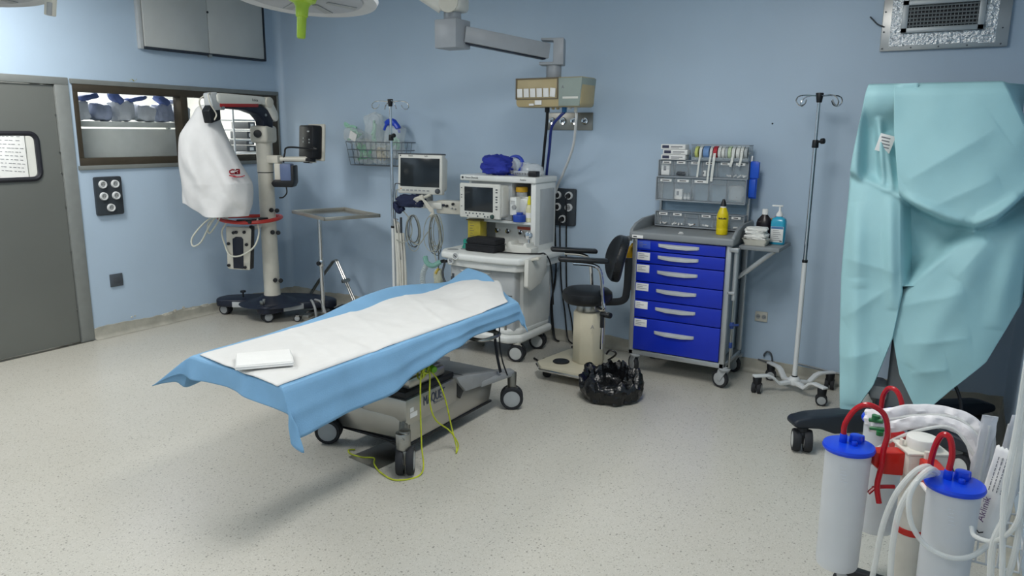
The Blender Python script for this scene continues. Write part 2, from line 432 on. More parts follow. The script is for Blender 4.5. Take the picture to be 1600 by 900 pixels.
# wire rack with boxes seen through the right pane
rk = thing('wire_rack', 'white wire rack with dark boxes behind the right window pane', 'rack', (-.6, .05, 0))
mb = MB()
for z in (.9, 1.47, 1.60, 1.70, 1.80):
    for x in (-.32, -.8): mb.tube([(x, -.34, z), (x, .42, z)], .006, 6, smooth=False)
    if z < 1.5:
        for i in range(12): mb.tube([(-.32, -.34+i*.0675, z), (-.8, -.34+i*.0675, z)], .003, 5, smooth=False)
for x in (-.32, -.8):
    for y in (-.34, .42): mb.tube([(x, y, 0), (x, y, 1.9)], .01, 8, smooth=False)
mb.build('wire_frame', WENAM, rk)
DKB = mat('dark_device_case', '#4b4f52', .4, var=.1)
for i, (y, z, sy, sz, m, lab) in enumerate(((-.10, 1.475, .12, .07, DKB, 'dark grey device on the wire rack, lower left'), (.06, 1.475, .1, .05, mat('pale_yellow_box', '#b9bd8f', .6), 'pale yellow box on the wire rack'), (-.11, 1.545, .1, .055, DKB, 'small dark case stacked on the lower device'), (-.11, 1.607, .075, .08, DKB, 'square dark case on the third rail of the wire rack'), (-.08, 1.707, .09, .075, DKB, 'dark case near the top of the wire rack'))):
    mb = MB().mat(m); mb.b2(-.62, -.36, y-sy/2, y+sy/2, z+.006, z+sz, .006); mb.mat(PAPER); mb.b2(-.36, -.357, y-sy*.2, y+sy*.2, z+sz*.3, z+sz*.75)
    tag(mb.build('equipment_box', None), lab, 'box', 'boxes on the wire rack')
cb = thing('store_cabinet', 'low grey cabinet below the right window pane', 'cabinet', (-1.9, -.7, 0))
mb = MB(); mb.b2(sx0+.01, -1.75, -1.2, .4, 0, 1.1, .01); mb.build('body', SHG, cb)
# corridor notices
nb = thing('notice_board', 'white notice sheet with small print on the corridor wall', 'notice', (-.55, -2.33, 1.5))
mb = MB(); mb.b2(-.74, -.30, -2.326, -2.319, 1.30, 1.80); mb.build('sheet', PAPER, nb)
mb = MB(); rnd = random.Random(3)
for i in range(14):
    y = -.70
    while y < -.36:
        w = rnd.uniform(.02, .06); mb.b2(y, min(y+w, -.33), -2.3275, -2.326, 1.75-i*.03, 1.755-i*.03); y += w+rnd.uniform(.01, .05)
mb.build('print', GREYINK, nb)
cu = thing('corridor_cabinet', 'grey filing cabinet in the corridor behind the porthole', 'cabinet', (-1.0, -2.5, 0))
mb = MB(); mb.b2(-1.35, -.80, -2.62, -2.33, 0, 1.43, .01); mb.build('body', GREYP, cu)
mb = MB()
mb.b2(-.87, -.84, -2.64, -2.62, .9, 1.05, .003); mb.build('handle', STEEL, cu)

# ================================================================ CAMERA + LIGHT
cd = bpy.data.cameras.new('camera'); cam = bpy.data.objects.new('camera', cd); C.objects.link(cam)
cd.sensor_width = 36; cd.lens = 1175.34*36/1600; cd.clip_start = .05
yaw, pit, rol = -.5408224737, .2034563216, .0100568537
fw = Vector((math.sin(yaw)*math.cos(pit), math.cos(yaw)*math.cos(pit), -math.sin(pit)))
rt = Vector((math.cos(yaw), -math.sin(yaw), 0)); up = rt.cross(fw)
r2 = rt*math.cos(rol)+up*math.sin(rol); u2 = -rt*math.sin(rol)+up*math.cos(rol)
cam.matrix_world = Matrix(((r2.x, u2.x, -fw.x, 6.002169), (r2.y, u2.y, -fw.y, -5.459823), (r2.z, u2.z, -fw.z, 1.7), (0, 0, 0, 1)))
bpy.context.scene.camera = cam
def area(name, loc, sx, sy, power, col=(1, 1, 1), rot=(0, 0, 0), spread=None):
    l = bpy.data.lights.new(name, 'AREA'); l.shape = 'RECTANGLE'; l.size = sx; l.size_y = sy; l.energy = power; l.color = col
    if spread: l.spread = spread
    o = bpy.data.objects.new(name, l); C.objects.link(o); o.location = loc; o.rotation_euler = rot; return o
def fixture(x, y, power, sx=.6, sy=1.2, col=(1, .985, .95)):
    f = thing('ceiling_lamp', 'square ceiling lamp above the room at x %.1f' % x, 'lamp', (x, y, RZ-.05))
    del f['label']
    mb = MB(); z = RZ
    mb.b2(x-sx/2-.03, x-sx/2, y-sy/2-.03, y+sy/2+.03, z-.05, z-.001); mb.b2(x+sx/2, x+sx/2+.03, y-sy/2-.03, y+sy/2+.03, z-.05, z-.001)
    mb.b2(x-sx/2, x+sx/2, y-sy/2-.03, y-sy/2, z-.05, z-.001); mb.b2(x-sx/2, x+sx/2, y+sy/2, y+sy/2+.03, z-.05, z-.001)
    mb.build('lamp_frame', WENAM, f)
    area('ceiling_light', (x, y, RZ-.03), sx, sy, power, col); return f
LAMPS = [(0.95, -3.2, 60, 'ceiling light panel nearest the steel door'), (4.75, -2.6, 46, 'ceiling light panel over the right half of the room'), (2.6, -5.9, 44, 'ceiling light panel over the left camera end of the room'), (5.2, -5.9, 32, 'ceiling light panel over the right camera end of the room')]
for x, y, p, lab in LAMPS: fixture(x, y, p)['label'] = lab
area('store_light', (-1.3, -.9, 2.65), .6, 1.2, 60); area('corridor_light', (-1.0, -3.2, 2.65), .6, 1.2, 45)
w = bpy.data.worlds.new('w'); bpy.context.scene.world = w; w.use_nodes = True
w.node_tree.nodes['Background'].inputs[0].default_value = (.8, .88, 1, 1); w.node_tree.nodes['Background'].inputs[1].default_value = .12
vs = bpy.context.scene.view_settings; vs.view_transform = 'Standard'; vs.look = 'None'; vs.gamma = 1; vs.exposure = 0; vs.use_curve_mapping = False
# ================================================================ CASTERS
HUBG = mat('grey_wheel_disc', '#a5a9ab', .4)
HUBW = mat('pale_wheel_disc', '#c3c6c4', .4)
def caster(parent, x, y, r, rz=0, twin=True, top=.2, fork=STEEL, hub=HUBG, wid=.05, off=.02):
    """housing part with a wheel sub-part; the wheel rolls along the direction rz"""
    d = Vector((math.cos(rz), math.sin(rz), 0)); n = Vector((-d.y, d.x, 0)); c = Vector((x, y, r)) + d*off*-1
    mb = MB()
    if twin:
        mb.cyl((x, y, r*1.2), (x, y, top), .026, .03, 18, .004)
        mb.box(c + Vector((0, 0, r*.35)), (r*1.1, wid*.34, r*1.1), (0, 0, rz), .008)
        mb.cyl(c - n*wid*.5, c + n*wid*.5, r*.16, seg=12)
    else:
        mb.cyl((x, y, r*2.08), (x, y, top), .02, seg=16, bev=.003)
        mb.cyl((x, y, r*2.02), (x, y, r*2.3), .036, .04, 18, .004)
        for sg in (-1, 1):
            p = c + n*sg*wid*.62
            q = [(-r*.30, r*.1), (-r*.16, -r*.2), (r*.2, -r*.2), (r*.34, r*.1), (r*.72+off*.5, r*1.12), (-r*.15, r*1.12)]
            M_ = Matrix(((d.x, n.x, 0), (d.y, n.y, 0), (0, 0, 1))).to_4x4()
            m2 = MB(); m2.prism(q, -.003, .003, 'xz', .001); m2.xf(Matrix.Translation(p) @ M_); mb.add(m2.V, m2.F)
        mb.box(c + d*r*.3 + Vector((0, 0, r*1.1)), (r*.95, wid*1.35, .012), (0, 0, rz), .004)
    h = mb.build('caster', fork, parent)
    for sg in ((-1, 1) if twin else (0,)):
        w_ = wid*.3 if twin else wid*.5; cc = c + n*sg*wid*.42
        mb = MB().mat(RUBBER); mb.lathe([(r*.72, -w_), (r*.93, -w_), (r, -w_*.55), (r, w_*.55), (r*.93, w_), (r*.72, w_)], cc, n, 28)
        mb.mat(hub); mb.lathe([(0, -w_*1.08), (r*.5, -w_*1.1), (r*.74, -w_*.9), (r*.74, w_*.9), (r*.5, w_*1.1), (0, w_*1.08)], cc, n, 28)
        mb.build('wheel', None, h)
    return h
# ================================================================ OPERATING TABLE
TST = mat('table_steel', '#b9b6ae', .3, metal=.75, var=.05, scale=3)
tb = thing('operating_table', 'steel operating table on twin wheel casters under blue and white drapes', 'operating table', (3.4, -2.2, 0))
mb = MB(); mb.prism([(-2.53, .085), (-1.76, .085), (-1.72, .2), (-2.06, .235), (-2.53, .235)], 3.17, 3.625, 'yz', .008)
mb.prism([(3.06, .2), (3.17, .09), (3.62, .115), (3.62, .23), (3.10, .23)], -2.56, -2.53, 'xz', .004)
mb.build('chassis', TST, tb)
mb = MB(); mb.b2(3.16, 3.63, -2.55, -1.74, .072, .086, .003); mb.build('bumper_strip', BLACK, tb)
mb = MB(); mb.prism([(3.345, .235), (3.345, .325), (3.36, .34), (3.645, .34), (3.645, .2), (3.56, .235)], -2.585, -2.13, 'xz', .006)
cov = mb.build('base_cover', TST, tb)
mb = MB(); mb.b2(3.22, 3.346, -2.54, -2.14, .236, .325, .004); mb.build('side_cover', NAVY, tb)
mb = MB(); mb.prism([(-2.13, .235), (-2.13, .335), (-2.06, .335), (-2.00, .3), (-2.09, .2)], 3.36, 3.64, 'yz', .003); mb.build('gap_panel', BLACK, tb)
mb = MB(); mb.b2(3.35, 3.63, -2.57, -2.14, .34, .375, .004); mb.build('bellows', BLACK, tb)
mb = MB(); mb.b2(3.40, 3.615, -2.52, -2.2, .375, .43, .012); mb.b2(3.42, 3.6, -2.5, -2.22, .43, .445, .004); mb.build('tier_cover', TST, tb)
# flat sloping lid of the far half
mb = MB(); mb.prism([(-2.15, .34), (-2.15, .35), (-1.68, .26), (-1.62, .235), (-1.66, .21), (-1.74, .21), (-2.06, .24), (-2.12, .30)], 3.18, 3.66, 'yz', .004)
mb.prism([(3.50, -1.9), (3.66, -1.9), (3.71, -1.6), (3.66, -1.57), (3.56, -1.68), (3.3, -1.72), (3.2, -1.58), (3.12, -1.6), (3.2, -1.9)], .215, .25, 'xy', .006)
mb.build('base_lid', mat('satin_grey_lid', '#9a9c9e', .42, metal=.3), tb)
mb = MB(); mb.box((3.45, -2.28, .53), (.2, .3, .19), bev=.02, taper=(1.25, 1.5)); mb.build('column', STEELD, tb)
mb = MB(); mb.prism([(3.12, .64), (3.68, .64), (3.6, .585), (3.3, .575), (3.2, .585)], -3.36, -1.75, 'xz', .006); mb.build('top_frame', STEELD, tb)
pad = [(3.10, -3.38), (3.69, -3.44), (3.69, -1.66), (3.42, -1.42), (3.16, -1.24), (3.10, -1.26)]
mb = MB(); mb.prism(pad, .642, .668, 'xy', .012); mb.build('cushion', LEATHER, tb)
for x in (3.07, 3.712):
    mb = MB(); mb.b2(x-.005, x+.005, -3.2, -1.95, .585, .612, .002)
    for y in (-3.0, -2.4, -2.05):
        mb.cyl((x, y, .598), (3.15 if x < 3.4 else 3.64, y, .605), .008, seg=10)
    mb.build('side_rail', STEEL, tb)
mb = MB(); mb.tube([(3.62, -1.98, .535), (3.71, -1.97, .53), (3.73, -1.85, .53), (3.7, -1.78, .53), (3.6, -1.78, .535)], .011, 10); mb.tube([(3.62, -1.98, .535), (3.6, -1.95, .6)], .01, 8); mb.tube([(3.6, -1.78, .535), (3.6, -1.78, .63)], .01, 8)
mb.build('rail_clamp', STEEL, tb)
mb = MB(); mb.prism([(-2.02, .6), (-1.66, .6), (-1.62, .66), (-2.02, .66)], 3.2, 3.68, 'yz', .01); mb.build('head_section', LEATHER, tb)
for pts in ([(3.66, -1.76, .62), (3.66, -1.755, .5), (3.67, -1.745, .38), (3.69, -1.735, .27)], [(3.66, -1.70, .62), (3.66, -1.70, .45), (3.675, -1.69, .33), (3.70, -1.67, .235)]):
    mb = MB(); mb.tube(pts, (.004, .014 if pts[0][1] < -1.75 else .006), 8, flat=(0, 1, 0)); mb.build('strap', BLACK, tb)
for x, y in ((3.65, -1.60), (3.62, -1.55)):
    mb = MB(); mb.cyl((x, y, .67), (x-.01, y, .50), .008, seg=10); mb.build('guide_rod', STEEL, tb)
for x, y, rz in ((3.72, -2.69, 2.15), (3.105, -2.60, .55), (3.69, -1.60, .55), (3.13, -1.6, PI/2)):
    cs = caster(tb, x, y, .072, rz, True, .235, STEELD, HUBG, .062, 0)
for x, y, tx, ty in ((3.715, -2.70, 3.60, -2.55), (3.105, -2.60, 3.2, -2.5)):
    mb = MB(); mb.cyl((x, y, .135), (x, y, .225), .034, .038, 20, .004); mb.tube([(x, y, .195), (tx, ty, .20)], .026, 10, smooth=False); mb.cyl((x+.022, y-.026, .20), (x+.026, y-.036, .20), .008, seg=10); mb.build('caster_bracket', STEEL, tb)
text_mb('MAQUET', .075, facing((3.6475, -2.345, .292), (1, 0, 0)), .0012, False, .19).build('lettering', mat('blue_grey_ink', '#39455e', .5), cov)
text_mb('GETINGE GROUP', .016, facing((3.6475, -2.30, .255), (1, 0, 0)), .001, False, .10).build('lettering', GREYINK, cov)
mb = MB(); mb.b2(3.6455, 3.647, -2.555, -2.495, .235, .262); mb.b2(3.6455, 3.647, -2.555, -2.525, .267, .29); mb.build('label_sticker', PAPER, cov)
# ---- blue drape
DRB = mat('blue_drape_fabric', '#7dabd0', .75, var=.06, scale=6, bump=.12, bscale=160, subs=.15)
def lerp(a, b, t): return a+(b-a)*t
def interp(tab, t):
    for (a, va), (b, vb) in zip(tab, tab[1:]):
        if t <= b: 
            k = max(0, min(1, (t-a)/(b-a))); k = k*k*(3-2*k); return va+(vb-va)*k
    return tab[-1][1]
from mathutils import noise as mno
def nz(x, y, z=0): return mno.noise(Vector((x, y, z)))
XL, XR, ZT = 3.035, 3.733, .689
def yN(u): return lerp(-3.385, -3.465, u)
def yF(u): return lerp(-1.13, -1.60, u**1.3)
hr = [(0, .225), (.12, .225), (.35, .215), (.5, .16), (.62, .12), (.8, .105), (1, .11)]
def drape_pt(a, b):
    # a: 0..1 across (outside = hanging), b likewise along the table
    u = max(0, min(1, a)); v = max(0, min(1, b))
    x = lerp(XL, XR, u); y = lerp(yN(u), yF(u), v); z = ZT
    du = (-a if a < 0 else a-1 if a > 1 else 0); dv = (-b if b < 0 else b-1 if b > 1 else 0)   # 0..1 fraction of hang
    su = -1 if a < 0 else 1; sv = -1 if b < 0 else 1
    Hu = interp(hr, v) if su > 0 else interp([(0, .17), (.3, .13), (1, .10)], v)
    Hv = .105 if sv < 0 else .10
    pu, pv = du*Hu, dv*Hv
    h = math.hypot(pu, pv)
    # far-left: the cloth bulges over an arm board
    if du == 0 and dv == 0 and u < .2:
        z += .075*math.exp(-((v-.62)/.22)**2)*(1-u/.2)**2
    if su < 0 and du > 0: z += .075*math.exp(-((v-.62)/.22)**2)
    z += .075*max(0, (v-.9)/.1)*max(0, min(1, (.75-u)/.4))
    if su < 0: x -= du*.035 + .045*math.exp(-((v-.6)/.24)**2)*(1 if du > 0 else max(0, 1-u/.15))
    fl = .10 if (su > 0) else .18
    x += su*fl*pu; y += sv*.12*pv
    if du > 0 and dv > 0:
        m = min(du, dv)
        if su < 0 and sv < 0: x -= .12*m; y -= .075*m; h *= .80
        elif su > 0 and sv < 0: x += .030*m+.02*m*dv; y += .065*m*dv-.035*m*du; h *= 1.0+.12*m
        elif su > 0 and sv > 0: x += .05*m; y += .02*m; h *= 1.3
        else: x -= .05*m; y += .05*m
    # soft shoulder and folds
    z -= h
    if du > 0: x += su*(.012*math.sin(v*21+su)*du + .018*nz(v*9, du*1.2, su*3.1)*du)
    if du > 0 and su > 0: x += .012*math.exp(-((du-.55)/.07)**2) - .008*math.exp(-((du-.68)/.08)**2)
    if dv > 0 and sv < 0: y -= .008*sum(math.exp(-((u-c_)/.018)**2) for c_ in (.22, .5, .78))*dv
    if dv > 0: y += sv*(.010*math.sin(u*11)*dv + .014*nz(u*7, dv, 5+sv)*dv); z += .02*math.sin(PI*u)*dv
    z += .004*nz(x*7, y*7)
    return Vector((x, y, z))
As = [-1+i/8 for i in range(8)] + [i/16 for i in range(17)] + [1+(i+1)/8 for i in range(8)]
Bs = [-1+i/7 for i in range(7)] + [i/60 for i in range(61)] + [1+(i+1)/7 for i in range(7)]
R = [[drape_pt(a, b) for a in As] for b in Bs]
mb = MB().rows(R)
o = mb.build('table_drape', DRB, angle=50, solid=.002, sub=1); tag(o, 'light blue disposable drape hanging over the edges of the operating table', 'drape')
# ---- white absorbent sheet
WSH = mat('white_absorbent_sheet', '#dededc', .8, var=.02, bump=.12, bscale=220)
RR = [(3.71, -3.473, .70), (3.71, -3.218, .705), (3.71, -2.927, .706), (3.715, -2.885, .694), (3.705, -2.80, .70), (3.71, -2.642, .707), (3.71, -2.445, .707), (3.71, -1.98, .694), (3.695, -1.66, .697)]
LL = [(3.075, -3.362, .697), (3.08, -3.174, .70), (3.08, -2.813, .70), (3.08, -2.436, .702), (3.08, -2.306, .697), (3.08, -2.095, .704), (3.08, -1.852, .702), (3.08, -1.737, .694), (3.08, -1.588, .694), (3.08, -1.401, .697), (3.09, -1.20, .708)]
def poly_at(P, t):
    P = [Vector(p) for p in P]; ls = [(b-a).length for a, b in zip(P, P[1:])]; T = sum(ls)*t
    for a, b, l in zip(P, P[1:], ls):
        if T <= l: return a.lerp(b, T/l)
        T -= l
    return P[-1]
R = []
for i in range(81):
    t = i/80; l = poly_at(LL, t); r = poly_at(RR, t); row = []
    for j in range(31):
        s_ = j/30; p = l.lerp(r, s_)
        e = math.sin(PI*s_)
        p.y += e*(-.015 if t < .5 else 0)*(1-t) + (.16*math.sin(PI*s_)**1.5*(1-abs(s_-.45)) * max(0, (t-.8)/.2)**2)
        p.z += .006*e + .034*math.exp(-((t-.93)/.08)**2)*e + .016*math.exp(-((t-.62)/.07)**2)*max(0, 1-s_*1.4) + .014*math.exp(-((t-.73)/.05)**2)*e
        p.z += e*.008*nz(p.x*9, p.y*4, 1) + .004*nz(p.x*22, p.y*9, 2)*e + .007*e*max(0, nz(p.x*3+9, p.y*14, 6))*(1 if t > .35 else .4)
        for k, (tc, w_) in enumerate(((.25, .006), (.45, .006), (.68, .008))):   # fold lines across the sheet
            p.z += .006*math.exp(-((t+.05*s_-tc)/w_)**2)
        p.z = max(p.z, ZT+.006)
        if j in (0, 30): p.z = ZT+.0035 + (.0 if t < .85 else .004)
        if (i == 0): p.z -= .004
        row.append(p)
    R.append(row)
mb = MB().rows(R); o = mb.build('absorbent_sheet', WSH, angle=50, solid=.003, sub=1); tag(o, 'long white absorbent sheet spread over the blue drape on the operating table', 'sheet')
# ---- folded towel
TW = mat('white_towel', '#ececea', .85, var=.02, bump=.25, bscale=260)
mb = MB()
for k in range(3): mb.box((0, .002*k, .004+.0065*k), (.235-.004*k, .2-.003*k, .0068), bev=.0033, seg=3)
for k in range(2): mb.tube([(-.117+.001*k, -.098, .006+.0075*k), (0, -.1005, .0062+.0075*k), (.115, -.098, .006+.0075*k)], .0044, 8)
mb.tube([(.1165, -.094, .006), (.1165, 0, .007), (.114, .09, .006)], .0044, 8); mb.tube([(.115, -.094, .0135), (.1145, 0, .0145), (.112, .09, .0135)], .004, 8)
for v in mb.V: v.z += .0016*math.sin(v.x*40)*math.sin(v.y*32)
mb.xf(Matrix.Translation((3.468, -3.325, .7155)) @ Matrix.Rotation(.88, 4, 'Z'))
tag(mb.build('folded_towel', TW, angle=50), 'small white folded cloth lying at the near end of the white sheet', 'towel')
# ---- green-yellow earthing cable hanging from the table column
GYC = mat('green_yellow_cable', '#b6bf2e', .45, var=.25, scale=30)
GPL = mat('green_plug', '#5f9a1c', .45)
cb_ = thing('grounding_cable', 'thin green-yellow cable hanging from the table column and looping on the floor', 'cable', (3.72, -2.5, 0))
mb = MB(); mb.tube([(3.635, -2.42, .485), (3.69, -2.5, .50), (3.715, -2.55, .46), (3.715, -2.555, .30), (3.73, -2.57, .12), (3.80, -2.66, .012), (3.74, -2.78, .006), (3.62, -2.76, .006), (3.52, -2.70, .006), (3.47, -2.645, .006), (3.41, -2.67, .006), (3.33, -2.67, .006), (3.285, -2.64, .006), (3.31, -2.615, .006)], .0042, 7)
mb.build('wire', GYC, cb_)
mb = MB(); mb.tube([(3.645, -2.40, .49), (3.69, -2.44, .45), (3.70, -2.455, .3), (3.72, -2.43, .2), (3.735, -2.33, .11), (3.77, -2.30, .03), (3.80, -2.36, .006), (3.78, -2.33, .03), (3.735, -2.31, .12), (3.71, -2.33, .28), (3.68, -2.36, .40), (3.64, -2.40, .47)], .0042, 7); mb.build('wire', GYC, cb_)
mb = MB(); rnd = random.Random(5)
for k in range(5):
    a = rnd.uniform(0, 1); mb.tube([(3.655+.03*math.sin(t+a*6)*(.7+a), -2.45+.055*math.cos(t), .475+.035*math.sin(t*1.0+a*3)+.01*k) for t in [2*PI*i/9 for i in range(9)]], .0042, 6, closed=True)
mb.build('wire_coil', GYC, cb_)
mb = MB(); mb.cyl((3.61, -2.38, .475), (3.70, -2.41, .47), .022, .018, 14, .004); mb.build('plug', GPL, cb_)
# metal floor plate under the table
mb = MB(); mb.prism([(3.34, -2.70), (3.57, -2.735), (3.60, -2.5), (3.38, -2.43)], .001, .004, 'xy', .001)
tag(mb.build('floor_plate', STEELD), 'flat metal plate lying on the floor below the operating table', 'plate')
# ================================================================ OPERATING MICROSCOPE
ms = thing('operating_microscope', 'floor standing operating microscope with cream column and dark base by the left window', 'microscope', (.58, -.78, 0))
base = [(.06, -.93), (.09, -.80), (.30, -.58), (.52, -.42), (.75, -.34), (.98, -.36), (1.06, -.43), (1.04, -.53), (.93, -.60), (.84, -.74), (.79, -.97), (.73, -1.02), (.66, -1.01), (.60, -.93), (.42, -.90), (.24, -.99), (.13, -1.02)]
bp_ = [tuple(v)[:2] for v in smooth_path([(a, b, 0) for a, b in base], 4, True)]
mb = MB(); mb.prism(bp_, .085, .16, 'xy', .018, 3)
mb.lathe([(.0, .215), (.085, .213), (.1, .205), (.15, .17), (.24, .155), (.3, .14)], (.60, -.77, 0), seg=32); bs = mb.build('base', NAVY, ms)
def rim(a, b):
    mb = MB(); a = Vector(a); b = Vector(b); d = (b-a).normalized(); n = Vector((d.y, -d.x, 0)); mb.box((a+b)/2 + n*.003, ((b-a).length, .008, .05), (0, 0, math.atan2(d.y, d.x)), .002); return mb.build('side_panel', LGREY, bs)
rim((.29, -.975, .118), (.44, -.90, .118)); rim((.815, -.84, .118), (.88, -.66, .118))
mb = MB(); mb.b2(.385, .41, -.929, -.926, .118, .142); mb.build('label_sticker', PAPER, bs)
mb = MB(); mb.cyl((.27, -.83, .15), (.27, -.83, .215), .008, seg=10); mb.cyl((.27, -.83, .205), (.27, -.83, .222), .026, seg=16, bev=.004); mb.build('lock_knob', BLACK, ms)
mb = MB(); mb.b2(.66, .70, -.975, -.955, .155, .2, .006); mb.cyl((.68, -.94, .15), (.68, -.94, .21), .013, seg=12, bev=.003); mb.build('brake_lever', STEEL, ms)
for x, y, rz in ((.14, -.93, .3), (.70, -.93, 1.2), (.98, -.45, .4), (.42, -.56, 1.9)):
    caster(ms, x, y, .05, rz, True, .1, BLACK, HUBG, .055, .0)
CX, CY = .60, -.77
mb = MB(); mb.lathe([(.076, .2), (.072, .25), (.068, 1.33), (.068, 1.335)], (CX, CY, 0), seg=32); mb.cyl((CX, CY, 1.335), (CX, CY, 1.60), .071, seg=32, bev=.004); col = mb.build('column', OFFW, ms)
mb = MB(); mb.lathe([(.0, 1.328), (.0695, 1.328), (.0695, 1.342), (0, 1.342)], (CX, CY, 0), seg=32); mb.build('dark_ring', BLACK, col)
vd = Vector((.62, -.78, 0)); sd = Vector((.857, .515, 0))
for z, off in ((.36, .02), (.80, .0), (1.0, .0)):
    mb = MB()
    for k in (0, 1):
        p = Vector((CX, CY, z-.004*k)) + sd*(.045+.05*k) + vd*.05; mb.cyl(p, p+vd*.022, .02, seg=14, bev=.004)
    mb.build('cable_knob', BLACK, col)
mb = MB(); mb.box((CX, CY, 1.665), (.17, .19, .15), (0, 0, .3), .03, 3); tb_ = mb.build('column_head', OFFW, ms)
p = Vector((CX, CY, 1.67)) + vd*.08 - sd*.03
mb = MB(); mb.cyl(p, p+vd*.045, .034, seg=18, bev=.006); mb.build('clamp_knob', BLACK, tb_)
# arm: lower dark curved beam, red stripe, white top cover; runs from the column towards the window side of the cover
A0 = Vector((CX+.03, CY, 0)); A1 = Vector((.66, -1.30, 0)); ad = (A1-A0); AL = ad.length; ad.normalize()
AM = Matrix(((ad.x, -ad.y, 0, A0.x), (ad.y, ad.x, 0, A0.y), (0, 0, 1, 0), (0, 0, 0, 1)))
RED = mat('red_trim', '#a32a2a', .4)
def armprism(pts, w, name, m, par, bev=.008):
    mb = MB(); mb.prism(pts, -w/2, w/2, 'xz', bev); mb.xf(AM); return mb.build(name, m, par)
lo = armprism([(-.04, 1.72), (.06, 1.72), (.07, 1.78), (.13, 1.835), (.25, 1.865), (.40, 1.873), (.52, 1.868), (.54, 1.90), (.40, 1.915), (.20, 1.915), (.06, 1.905), (-.02, 1.86), (-.05, 1.79)], .10, 'arm_lower', NAVY, ms)
armprism([(.12, 1.895), (.53, 1.882), (.53, 1.915), (.12, 1.925)], .112, 'red_stripe', RED, lo, .003)
hi = armprism([(-.01, 1.895), (.07, 1.92), (.53, 1.905), (.56, 1.925), (.56, 1.985), (.53, 1.995), (.06, 1.985), (-.02, 1.96)], .12, 'arm_cover', WHITE, ms, .014)
text_mb('Leica', .032, AM @ facing((.10, -.0612, 1.945), (0, -1, 0)), .001).build('lettering', INK, hi)
text_mb('Leica', .032, AM @ facing((.16, .0612, 1.952), (0, 1, 0)), .001).build('lettering', INK, hi)
j = armprism([(-.11, 1.80), (-.08, 1.77), (-.04, 1.79), (.03, 1.9), (.05, 1.95), (.02, 1.985), (-.03, 1.975), (-.1, 1.86)], .13, 'arm_joint', WHITE, ms, .02)
mb = MB(); mb.cyl(AM @ Vector((.0, -.072, 1.94)), AM @ Vector((.0, .072, 1.94)), .045, seg=24, bev=.006); mb.build('joint_cap', OFFW, j)
mb = MB(); mb.cyl(AM @ Vector((.04, -.056, 1.83)), AM @ Vector((.04, .056, 1.83)), .012, seg=14); mb.cyl(AM @ Vector((.50, -.056, 1.875)), AM @ Vector((.50, .056, 1.875)), .016, seg=14); mb.build('pivot_pin', STEEL, lo)
hd = armprism([(.50, 1.86), (.60, 1.85), (.61, 1.99), (.55, 2.0), (.50, 1.97)], .10, 'head_carrier', LGREY, ms, .012)
armprism([(.52, 1.78), (.62, 1.75), (.64, 1.85), (.60, 1.90), (.52, 1.89)], .09, 'head_bracket', BLACK, ms, .01)
mb = MB(); mb.tube([AM @ Vector(p) for p in ((.60, .03, 1.99), (.64, .05, 1.97), (.63, .06, 1.9), (.58, .06, 1.82), (.6, .03, 1.76))], .006, 7); mb.tube([AM @ Vector(p) for p in ((.6, -.04, 1.97), (.645, -.05, 1.93), (.62, -.06, 1.86), (.6, -.02, 1.8))], .006, 7); mb.build('head_cable', OFFW, ms)
# monitor arm and monitor
mb = MB(); mb.box((CX+.1, CY+.02, 1.45), (.13, .09, .07), (0, 0, .2), .012); q0 = Vector((CX+.14, CY+.03, 1.45)); q1 = Vector((1.02, -.60, 1.455)); mb.tube([q0, q1], .024, 14, smooth=False); mb.cyl(q1-Vector((0, 0, .03)), q1+Vector((0, 0, .05)), .03, seg=16, bev=.004)
mb.build('monitor_arm', OFFW, ms)
mo = MB(); nrm = Vector((.30, .95, 0)).normalized(); tv = Vector((.95, -.30, 0)).normalized()*-1
MM = Matrix(((tv.x, nrm.x, 0, 0), (tv.y, nrm.y, 0, 0), (0, 0, 1, 0))).to_4x4() if False else Matrix(((tv.x, nrm.x, 0, .98), (tv.y, nrm.y, 0, -.55), (0, 0, 1, 1.60), (0, 0, 0, 1)))
TL = MM @ Matrix.Rotation(-.06, 4, 'X')
mo.prism([(-.13, -.13), (-.12, -.145), (.12, -.145), (.13, -.13), (.13, .13), (.12, .145), (-.12, .145), (-.13, .13)], -.075, .02, 'xz', .012); mo.xf(TL); mon = mo.build('monitor_shell', BLACK, ms)
mo = MB(); mo.prism([(-.15, -.16), (.15, -.16), (.15, .16), (-.15, .16)], .02, .045, 'xz', .01); mo.xf(TL); mo.build('monitor_bezel', OFFW, ms)
mo = MB(); mo.b2(-.13, .13, .0452, .0462, -.125, .14); mo.xf(TL); mo.build('monitor_screen', SCREEN, ms)
mo = MB()
for u, z in ((-.07, .09), (-.05, .09), (-.08, .02), (-.08, -.005), (.03, .03), (.03, 0)): mo.cyl((u, -.076, z), (u, -.082, z), .007, seg=8)
mo.xf(TL); mo.build('screw_caps', LGREY, mon)
mo = MB(); mo.b2(-.10, .02, -.085, -.02, -.17, -.14, .008); mo.b2(.0, .05, -.07, 0, -.185, -.15, .006); mo.xf(TL); mo.build('monitor_mount', BLACK, ms)
mb = MB(); mb.tube([TL @ Vector((-.12, -.06, -.04)), TL @ Vector((-.2, -.08, -.06)), (.83, -.70, 1.555), (.80, -.72, 1.50), (.79, -.73, 1.42)], .008, 8); mb.build('monitor_cable', BLACK, ms)
